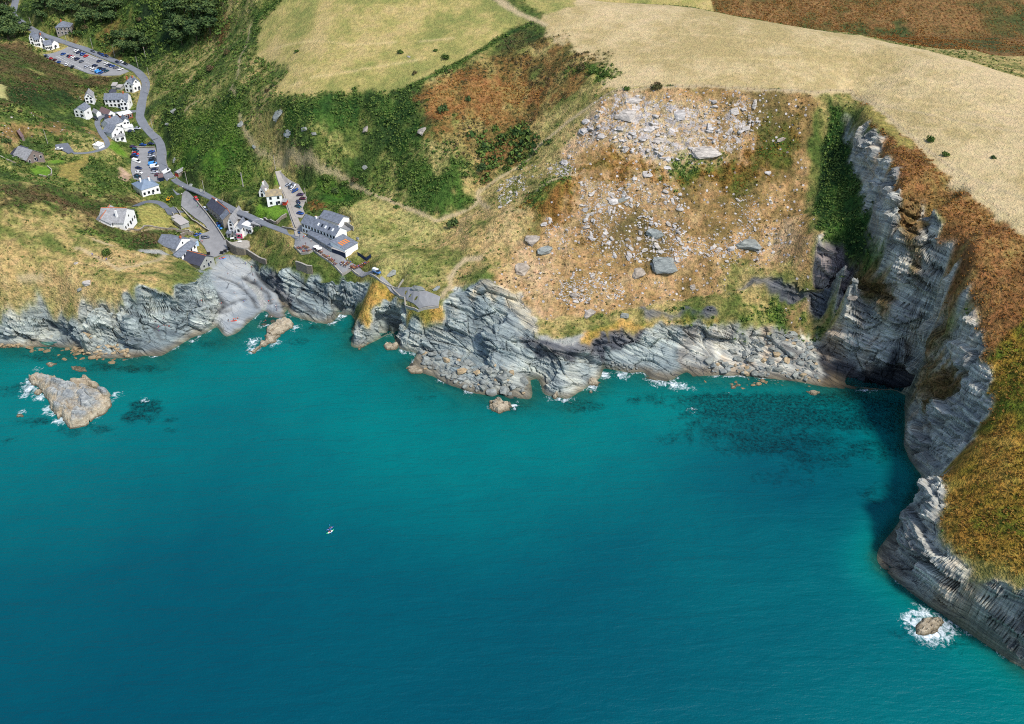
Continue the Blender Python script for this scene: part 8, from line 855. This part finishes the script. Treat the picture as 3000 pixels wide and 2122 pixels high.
for c_, rz_, lb in ((c1, rz1, 'blue bladed paddle held across the white and green kayak'), (c2, rz2, 'blue bladed paddle held across the blue kayak')):
    p = empty('paddle', (c_.x+.25*math.cos(rz_), c_.y+.25*math.sin(rz_), .62), rz_+R(70)); tag(p, lb, 'paddle'); MB().cyl((-1.05, 0, 0), (1.05, 0, 0), .025, .025, 6).build('shaft', M['metal'], p)
    for s in (-1, 1): MB().hexa([(s*1.0, -.1, -.02), (s*1.42, -.12, -.02), (s*1.42, .12, -.02), (s*1.0, .1, -.02)], [(s*1.0, -.1, .02), (s*1.42, -.12, .02), (s*1.42, .12, .02), (s*1.0, .1, .02)]).build('blade', CM['lightblue'], p)
for ((x, y), cc), lb in zip(SLIPBOATS, ('orange kayak pulled up at the foot of slipway', 'bright blue kayak beside the orange one at the slipway', 'red kayak lying on the big slab by the water')):
    kayak('kayak', (x-1.5, y-.4), (x+1.5, y+.4), .4, CM['lightblue'] if cc == 'lightblue' else CLM[cc], CLM['orange'] if cc != 'lightblue' else CM['lightblue'], lb, surf(x, y)-.02)

# ---------------------------------------------------------------- rocks
def rock_material(name, c, c2, sc=.5):
    t = NT(name); pos = t.n('NewGeometry').outputs['Position']; rnd = t.n('ObjectInfo').outputs['Random']
    mp = t.n('Mapping', {'Vector': pos, 'Rotation': (R(24), R(-20), R(35)), 'Scale': (.25, .3, 1.4)}).outputs[0]
    n = t.noise(mp, 1.2, 6, .68, .5); n2 = t.noise(pos, 2.2, 4, .6)
    col_ = t.mix(t.ramp(n, .32, .68), tuple(v*.5 for v in c), c2); col_ = t.mix(t.ramp(n2, .3, .7, 0, .6), col_, t.mix(1.0, col_, (.72, .72, .74), 'MULTIPLY'))
    col_ = t.mix(t.math('MULTIPLY', rnd, .5), col_, t.mix(1.0, col_, (.95, .86, .72), 'MULTIPLY'))
    z = t.n('SeparateXYZ', {0: pos}).outputs[2]
    w = t.ramp(t.math('ADD', z, t.math('MULTIPLY', n2, -1.4)), -.6, .9, .8, 0)
    col_ = t.mix(w, col_, t.mix(1.0, col_, (.42, .36, .27), 'MULTIPLY'))
    bump = t.n('Bump', {'Height': t.math('ADD', n, t.math('MULTIPLY', n2, .5)), 'Strength': .8, 'Distance': .35}).outputs[0]
    return t.done(t.n('BsdfPrincipled', {'Base Color': col_, 'Roughness': .92, 'Specular IOR Level': .2, 'Normal': bump}).outputs[0])
def islet_material():
    t = NT('islet_rock'); pos = t.n('NewGeometry').outputs['Position']; z = t.n('SeparateXYZ', {0: pos}).outputs[2]
    mp = t.n('Mapping', {'Vector': pos, 'Rotation': (R(24), R(-20), R(35)), 'Scale': (.2, .3, 1.2)}).outputs[0]
    n = t.noise(mp, 1.0, 6, .7, .5); n2 = t.noise(pos, .3, 5, .65); n3 = t.noise(pos, 2.0, 4, .6)
    top = t.mix(t.ramp(n, .35, .65), lin(118, 124, 126), lin(176, 178, 172)); side = t.mix(t.ramp(n, .35, .65), lin(140, 126, 104), lin(196, 184, 160))
    c = t.mix(t.ramp(t.math('ADD', z, t.math('MULTIPLY', n2, 4.0)), 5.0, 7.0), side, top); c = t.mix(t.ramp(n3, .35, .7, 0, .5), c, t.mix(1.0, c, (.6, .6, .6), 'MULTIPLY'))
    c = t.mix(t.ramp(t.math('ADD', z, t.math('MULTIPLY', n3, -1.2)), -.5, .5, .9, 0), c, lin(66, 58, 38))
    bump = t.n('Bump', {'Height': t.math('ADD', n, n3), 'Strength': .8, 'Distance': .3}).outputs[0]
    return t.done(t.n('BsdfPrincipled', {'Base Color': c, 'Roughness': .92, 'Specular IOR Level': .2, 'Normal': bump}).outputs[0])
ISL = islet_material()
RKM = {'grey': rock_material('grey_boulder', lin(136, 142, 140), lin(168, 174, 168)), 'white': rock_material('white_boulder', lin(186, 180, 174), lin(224, 218, 210)), 'pale': rock_material('cream_boulder', lin(158, 148, 136), lin(198, 188, 174)), 'tan': rock_material('tan_sea_rock', lin(176, 156, 122), lin(206, 186, 152))}
def lie(o, x, y, s, tilt=1.0, spin=None, sink=.1):
    """set a rock on the slope, its flat side along the ground"""
    e = max(1.2, s*.5); n = Vector((ground(x-e, y)-ground(x+e, y), ground(x, y-e)-ground(x, y+e), 2*e)).normalized()
    n = Vector((0, 0, 1)).lerp(n, tilt).normalized(); o.rotation_mode = 'QUATERNION'
    o.rotation_quaternion = n.to_track_quat('Z', 'Y') @ Matrix.Rotation(random.uniform(0, 6.28) if spin is None else spin, 3, 'Z').to_quaternion()
    o.location = Vector((x, y, ground(x, y)))+n*(o.scale[2]*sink)
def hull_rock(seed, npts=16, sub=0):
    rg = random.Random(seed); bm_ = bmesh.new()
    for _ in range(npts):
        v = Vector((rg.gauss(0, 1), rg.gauss(0, 1), rg.gauss(0, 1))).normalized(); v = Vector([math.copysign(abs(q)**.75, q) for q in v]); bm_.verts.new((v.x*.5, v.y*.5*rg.uniform(.8, 1), v.z*.42))
    r_ = bmesh.ops.convex_hull(bm_, input=bm_.verts); bmesh.ops.delete(bm_, geom=[g for g in r_['geom_interior'] if isinstance(g, bmesh.types.BMVert)], context='VERTS')
    if sub:
        bmesh.ops.triangulate(bm_, faces=bm_.faces[:]); bmesh.ops.subdivide_edges(bm_, edges=bm_.edges[:], cuts=3, use_grid_fill=True)
        for v in bm_.verts:
            a = np.array([v.co.x*1.1+seed, v.co.y*1.1, v.co.z*3.2+v.co.x]); q = cells(*[np.array([k*2.2]) for k in a], seed)[0][0]; v.co *= 1+.16*(q-.5)
    me = bpy.data.meshes.new('boulder'); bm_.to_mesh(me); bm_.free(); return me
RV = [hull_rock(s) for s in range(12)]; RB = [hull_rock(100+s, 18, 1) for s in range(8)]
RVm = {}
def rmesh(i, mt, big=False):
    k = (i, mt, big)
    if k not in RVm:
        m = (RB[i % 8] if big else RV[i % 12]).copy(); m.materials.append(RKM[mt]); RVm[k] = m
    return RVm[k]
for i, (x, y, w, asp, lb, cc) in enumerate(BOULDERS):
    o = put('boulder', rmesh(i, cc, True), None, (x, y, 0), 0, (w*1.05, w*max(.55, asp)*1.0, w*(.3 if cc == 'white' and w > 4 else .5)*min(1, asp+.3))); lie(o, x, y, w, .8, random.uniform(-.4, .4), .12); tag(o, lb, 'boulder')
def scatter(poly, n, dmin=0, clump=False):
    P = np.array(poly); out = []; tries = 0
    while len(out) < n and tries < n*60:
        tries += 1; x, y = random.uniform(P[:, 0].min(), P[:, 0].max()), random.uniform(P[:, 1].min(), P[:, 1].max())
        if clump and random.random() > max(.04, 6*float(fbm(np.array([x*.07]), np.array([y*.07]), oct=3, seed=95)[0])+.2): continue
        if inpoly(np.array([x]), np.array([y]), P)[0] and all((x-a)**2+(y-b)**2 > dmin*dmin for a, b in out[-40:]): out.append((x, y))
    return out
ALAB = {'shore': ('grey angular boulder in the pile at the foot of the crag', 'boulders at the foot of the crag', 'grey'), 'cove': ('grey boulder in the shaded rock pile of the cove', 'boulders in the cove', 'grey'), 'beach': ('tan rounded boulder along the left cliff shore', 'boulders below the left cliff', 'tan'), 'shallows': ('brown boulder lying in the clear shallows', 'boulders in the shallows', 'tan'), 'promontory': ('pale block at the foot of the central promontory', 'blocks below the promontory', 'grey')}
nst = 0; extra = []
for nm, poly, n, (s0, s1) in APRONS:
    lb, gp, cc = ALAB[nm]
    for (x, y) in scatter(poly, n, s0*.7):
        s = s0+(s1-s0)*random.random()**2.2; z = ground(x, y)+s*.12
        extra.append((x, y, z, s, nm))
extra.sort(key=lambda q: -q[3]); nb = 0; small = {}
for x, y, z, s, nm in extra:
    lb, gp, cc = ALAB[nm]
    if nb < 255 and nm != 'shallows':
        nb += 1; o = put('boulder', rmesh(random.randrange(12), cc if random.random() < .85 else 'tan'), None, (x, y, z), random.uniform(0, 6), (s*random.uniform(.9, 1.4), s, s*random.uniform(.6, .9))); o.rotation_euler[0] = random.uniform(-.5, .5); tag(o, lb, 'boulder', gp)
    else: small.setdefault(cc, []).append((x, y, z, s))
mbx = []
nsc = 0
for poly, n, (s0, s1) in SCREES:
    pts = scatter(poly, n, 0, True); sz = sorted([s0+(s1-s0)*random.random()**2.5 for _ in pts], reverse=True)
    for (x, y), s in zip(pts, sz):
        z = ground(x, y)+s*.08; sc_ = (s*random.uniform(.9, 1.7), s*random.uniform(.7, 1.1), s*random.uniform(.45, .8))
        if s > .95 and nsc < 290:
            nsc += 1; o = put('stone', rmesh(random.randrange(12), 'white'), None, (x, y, z), 0, sc_); lie(o, x, y, s, 1.0); tag(o, 'white stone scattered on the tan scree slope', 'stone', 'white stones on the scree slope')
        else: mbx.append((x, y, z, s))
# the small rubble that nobody could count
V, F = [], []
base = [np.array([v.co for v in m.vertices]) for m in RV]; bf = [[list(p.vertices) for p in m.polygons] for m in RV]
for (x, y, z, s) in mbx+[(px_, py_, None, random.uniform(.25, .7)) for poly, n, sz in SCREES[:5] for (px_, py_) in scatter(poly, n*5, 0, True)]:
    if z is None: z = ground(x, y)
    k = random.randrange(12); a = random.uniform(0, 6.28); c, s_ = math.cos(a), math.sin(a); b = base[k]*s*np.array([1.4, 1, .7])
    o = len(V); V += [(x+p[0]*c-p[1]*s_, y+p[0]*s_+p[1]*c, z+p[2]) for p in b]; F += [[o+q for q in f] for f in bf[k]]
tag(mesh_from('rubble', V, F, RKM['white']), 'small white rubble strewn over the scree', kind='stuff')
for cc, lst in small.items():
    V, F = [], []
    for (x, y, z, s) in lst:
        k = random.randrange(12); a = random.uniform(0, 6.28); c, s_ = math.cos(a), math.sin(a); b = base[k]*s*np.array([1.3, 1, .7])
        o = len(V); V += [(x+p[0]*c-p[1]*s_, y+p[0]*s_+p[1]*c, z+p[2]) for p in b]; F += [[o+q for q in f] for f in bf[k]]
    tag(mesh_from('shore_stones', V, F, RKM[cc]), 'small '+cc+' stones between the boulders and in the shallows', kind='stuff')
# rocks standing in the sea
def sea_rock(nm, lb, poly, h, seed):
    P = np.array(poly); c = P.mean(0); st = .55
    xs_, ys_ = np.arange(P[:, 0].min()-2, P[:, 0].max()+2, st), np.arange(P[:, 1].min()-2, P[:, 1].max()+2, st); X, Y = np.meshgrid(xs_, ys_)
    D, _ = segdist(X, Y, [tuple(p) for p in P]+[tuple(P[0])]); ins = inpoly(X, Y, P); d = np.where(ins, D, -D)
    wv = fbm(X*.1, Y*.1, oct=3, seed=seed)*6; v1, e1 = cells((X*.5+Y*.8+wv)/3.2, (X*.85-Y*.5)/6, X*0+seed, seed); v2, e2 = cells(X/1.6, Y/1.6, X*0+seed*2., seed+9)
    d2 = d+(v1-.5)*1.2+(v2-.5)*.5
    zz = -1.6+(h*.62+1.6)*np.clip((d2+1.1)/1.9, 0, 1)**.7+h*.38*np.clip(d2/6, 0, 1)+np.where(d2 > .2, (v1-.5)*h*.6+(v2-.5)*.45-np.clip(.12-e1, 0, 1)*7*min(1, h*.4), 0)
    keep = (d2 > -1.6); kq = keep[:-1, :-1] & keep[1:, 1:] & keep[1:, :-1] & keep[:-1, 1:]
    o = grid_mesh(nm, X-c[0], Y-c[1], zz, kq, ISL, None, False); o.location = (*c, 0); return tag(o, lb, 'rock')
for i, (nm, lb, poly, h) in enumerate(SEAROCKS): sea_rock(nm, lb, poly, h, 300+i*7)

# ---------------------------------------------------------------- foliage
def leaf_material(name, c1, c2, c3):
    t = NT(name); rnd = t.n('ObjectInfo').outputs['Random']; at = t.n('Attribute', attribute_name='tint').outputs['Fac']
    a = t.math('FRACT', t.math('ADD', at, t.math('MULTIPLY', rnd, .35)))
    c = t.mix(t.ramp(a, 0, .5), c1, c2); c = t.mix(t.ramp(a, .5, 1), c, c3)
    return t.done(t.n('BsdfPrincipled', {'Base Color': c, 'Roughness': .85, 'Specular IOR Level': .15}).outputs[0])
LM = {'tree': leaf_material('tree_leaves', lin(40, 60, 38), lin(62, 84, 48), lin(98, 114, 62)), 'scrub': leaf_material('scrub_leaves', lin(40, 60, 30), lin(66, 92, 40), lin(104, 122, 58)), 'bracken': leaf_material('bracken_fronds', lin(92, 58, 32), lin(136, 86, 42), lin(152, 116, 58)), 'heath': leaf_material('heath_leaves', lin(48, 58, 34), lin(82, 84, 48), lin(104, 80, 62)), 'mix': leaf_material('mixed_bracken', lin(66, 84, 32), lin(126, 88, 42), lin(146, 122, 52))}
rs = np.random.RandomState(5)
def leaf_cloud(cen, rad, nl, ls, flat=1.0, tint=None):
    """quads scattered in the outer shells of clumps; cen (n,3), rad (n,), nl leaves per clump, ls leaf size relative to radius"""
    n = len(cen); N = n*nl
    d = rs.normal(size=(N, 3)); d[:, 2] = np.abs(d[:, 2])*.9-.15; d /= np.linalg.norm(d, axis=1)[:, None]
    rr = np.repeat(rad, nl); p = np.repeat(cen, nl, 0)+d*(rr*rs.uniform(.55, 1.05, N))[:, None]*np.array([1, 1, flat])
    nr = d+rs.normal(size=(N, 3))*.5; nr /= np.linalg.norm(nr, axis=1)[:, None]
    u = np.cross(nr, rs.normal(size=(N, 3))); u /= np.linalg.norm(u, axis=1)[:, None]; v = np.cross(nr, u)
    s = (rr*ls*rs.uniform(.6, 1.3, N))[:, None]
    Q = np.stack([p-u*s-v*s*.6, p+u*s*.8-v*s*.8, p+u*s+v*s*.7, p-u*s*.7+v*s], 1).reshape(-1, 3)
    tn = np.repeat(tint if tint is not None else rs.rand(n), nl)*.6+rs.rand(N)*.4
    return Q, np.repeat(tn, 4)
def quads(name, Q, T, mat):
    me = bpy.data.meshes.new(name); n = len(Q)//4
    me.vertices.add(len(Q)); me.vertices.foreach_set('co', Q.ravel().astype(np.float32)); me.loops.add(len(Q)); me.loops.foreach_set('vertex_index', np.arange(len(Q), dtype=np.int32))
    me.polygons.add(n); me.polygons.foreach_set('loop_start', np.arange(0, len(Q), 4, dtype=np.int32)); me.update(calc_edges=True)
    at = me.attributes.new('tint', 'FLOAT', 'POINT'); at.data.foreach_set('value', T.astype(np.float32)); me.materials.append(mat); return me
def crown_mesh(k, mat, h0, bush=False):
    m = 26 if not bush else 18; d = rs.normal(size=(m, 3)); d /= np.linalg.norm(d, axis=1)[:, None]
    cen = d*rs.uniform(.25, .8, m)[:, None]*np.array([.5, .5, .36])+np.array([0, 0, h0]); rad = rs.uniform(.14, .24, m)
    if bush: cen[:, 2] = np.abs(cen[:, 2]-h0)*.9+.08
    Q, T = leaf_cloud(cen, rad, 34, .22); return quads('crown', Q, T, mat)
CRT = [crown_mesh(k, LM['tree'], .66) for k in range(4)]; CRB = {m: [crown_mesh(k, LM[m], .2, True) for k in range(3)] for m in ('scrub', 'tree', 'heath')}
def trunk_mesh():
    mb = MB().cyl((0, 0, -.05), (0, 0, .5), .035, .02, 7)
    for k in range(5): a = k*1.26+random.random(); mb.cyl((0, 0, .3+.04*k), (.28*math.cos(a), .28*math.sin(a), .62+.04*k), .014, .006, 5)
    return mb.mesh('trunk', M['bark'])
TRK = [trunk_mesh() for _ in range(2)]; BST = MB().cyl((0, 0, -.1), (.02, 0, .2), .03, .015, 6).cyl((0, 0, 0), (.15, .1, .25), .015, .006, 5).cyl((0, 0, 0), (-.12, .12, .25), .015, .006, 5).mesh('stem', M['bark'])
ORD = ['', 'first', 'second', 'third', 'fourth', 'fifth', 'sixth', 'seventh', 'eighth', 'ninth', 'tenth', 'eleventh', 'twelfth', 'thirteenth', 'fourteenth', 'fifteenth', 'sixteenth', 'seventeenth', 'eighteenth', 'nineteenth', 'twentieth', 'twenty-first', 'twenty-second', 'twenty-third', 'twenty-fourth']; tcount = {}
WL = [('tree in the dark wood at the far left of the road', 'trees in the far left wood'), ('tree in the scrub woodland behind the stone house', 'trees behind the stone house'), ('large dark tree in the valley wood left of the pasture', 'trees in the valley wood'), ('roadside tree in the scrub above upper car park corner', 'trees above the road bend')]
LMK = [(np.mean([w[0] for w in ws], axis=0), nm.replace('_', ' ')) for nm, lb, ws in BUILDINGS if nm in ('stone_house', 'long_white_house', 'timber_house', 'hipped_house', 'gabled_house', 'beach_cafe', 'boat_house', 'pink_shop', 'white_villa', 'pub', 'roadside_garage', 'garden_studio')]
LMK += [(np.mean(AREAS[1][2], axis=0), 'upper car park'), (np.mean(AREAS[2][2], axis=0), 'lower car park'), (np.array([20, 340]), 'central sea cliff'), (np.array([170, 440]), 'top of the right cliff'), (np.array([-95, 560]), 'hill pasture'), (np.array([60, 470]), 'top of the white cliff'), (np.array([-40, 450]), 'bracken hillside'), (np.array([205, 400]), 'golden field'), (np.array([-300, 560]), 'left bank heath'), (np.array([-60, 560]), 'hedge between the fields'), (np.array([-150, 620]), 'valley wood')]
used_l = {}
def near_label(kind, x, y, s):
    d = [(math.hypot(x-p[0], y-p[1]), q, p) for p, q in LMK]; d.sort(key=lambda q: q[0])
    dist, q, p = d[0]; dx, dy = x-p[0], y-p[1]
    side = ('right of' if dx > 0 else 'left of') if abs(dx) > abs(dy) else ('uphill behind' if dy > 0 else 'seaward of')
    key = (kind, side, q); k = used_l[key] = used_l.get(key, 0)+1
    nth = ['nearest', 'second', 'third', 'fourth', 'fifth', 'sixth', 'seventh', 'eighth', 'ninth', 'tenth', 'eleventh', 'twelfth', 'thirteenth', 'fourteenth', 'fifteenth', 'sixteenth'][min(k-1, 15)]
    return f"{nth} {kind} {side} the {q}"
BUSHES.sort(key=lambda b: min(math.hypot(b[0]-p[0], b[1]-p[1]) for p, _ in LMK))
for (poly, n), (lb, gp) in zip(WOODS, WL):
    for x, y in sorted(scatter(poly, n, 5.0), key=lambda q: q[0]):
        s = random.uniform(8, 13) if 'large' not in lb else random.uniform(10, 15)
        r = empty('tree', (x, y, ground(x, y)-.2), random.uniform(0, 6)); r.scale = (s*random.uniform(.9, 1.15), s*random.uniform(.9, 1.15), s*.8); ti = tcount[lb] = tcount.get(lb, 0)+1; tag(r, (lb if ti == 1 else '')+('' if ti > 1 else ', leftmost of them') if ti == 1 else lb+', '+ORD[ti]+' from the left', 'tree', gp); put('trunk', random.choice(TRK), r); put('crown', random.choice(CRT), r)
for i, (x, y, s) in enumerate(BUSHES):
    kd = 'tree' if s > 6 else random.choice(['scrub', 'scrub', 'tree', 'heath'])
    r = empty('bush', (x, y, ground(x, y)-.1), random.uniform(0, 6)); r.scale = (s*1.15, s*1.0, s*1.25)
    tag(r, near_label(('large dark' if s > 6 else 'small green' if s < 3.2 else 'rounded green')+' bush', x, y, s), 'bush', 'bushes dotted over the slopes'); put('stem', BST, r); put('crown', random.choice(CRB[kd]), r)
def cover(name, classes, dens_, r0, r1, nl, mat, lb, flat=.8, ls=.34, ymax=900):
    ids = [names.index(c) for c in classes]; m = np.isin(CL, ids) & LAND & (PADM > .9) & (GY < ymax)
    jj, ii = np.nonzero(m); ar = .95*np.gradient(YS)[jj]
    pk = rs.rand(len(jj)) < dens_*ar; jj, ii = jj[pk], ii[pk]
    cl = fbm(GX[jj, ii]*.09, GY[jj, ii]*.09, oct=3, seed=88); ok = cl > -.16; jj, ii, cl = jj[ok], ii[ok], cl[ok]
    n = len(jj); x = PX[jj, ii]+rs.uniform(-.5, .5, n); y = PY[jj, ii]+rs.uniform(-.5, .5, n); z = PZ[jj, ii]
    rad = (r0+(r1-r0)*rs.rand(n)**2)*(1+1.2*np.clip(cl, 0, 1))
    Q, T = leaf_cloud(np.column_stack([x, y, z+rad*.15]), rad, nl, ls, flat, np.clip(.5+cl*1.6+rs.normal(size=n)*.16, 0, 1))
    o = bpy.data.objects.new(name, quads(name, Q, T, LM[mat])); col.objects.link(o); tag(o, lb, kind='stuff'); return n
n1 = cover('scrub_cover', ['scrub', 'green'], .8, .4, 1.2, 11, 'scrub', 'dense green gorse and bramble scrub over the slopes')
n2 = cover('scrub_cover', ['scrubmix'], .5, .5, 2.2, 12, 'scrub', 'mixed bramble and thorn scrub over the upper valley')
n3 = cover('heath_cover', ['heath', 'brackenhill'], .45, .35, 1.0, 9, 'heath', 'brown green heath and gorse on the left bank and hill')
n4 = cover('bracken_cover', ['bracken', 'farbrown'], .5, .35, .7, 8, 'bracken', 'rust brown bracken on the headland and hillside', .7, .4)
n5 = cover('bracken_cover', ['brackenmix', 'brackengreen'], .6, .35, .75, 8, 'mix', 'mixed green and rust bracken', .7, .4)
n7 = cover('scrub_cover', ['valley'], .35, .4, 1.5, 10, 'scrub', 'bramble and gorse patches on the valley sides', .7)
n8 = cover('heath_cover', ['tan', 'scree', 'whitecliff'], .10, .25, .7, 10, 'heath', 'low brown heath tufts over the scree slope')
n6 = cover('tussock_cover', ['rough', 'headgrass', 'grassy'], .08, .3, .8, 10, 'scrub', 'scattered green tussocks and low gorse in rough grass')
print('covers', n1, n2, n3, n4, n5, n6, 'stones', nsc, 'rubble', len(mbx))
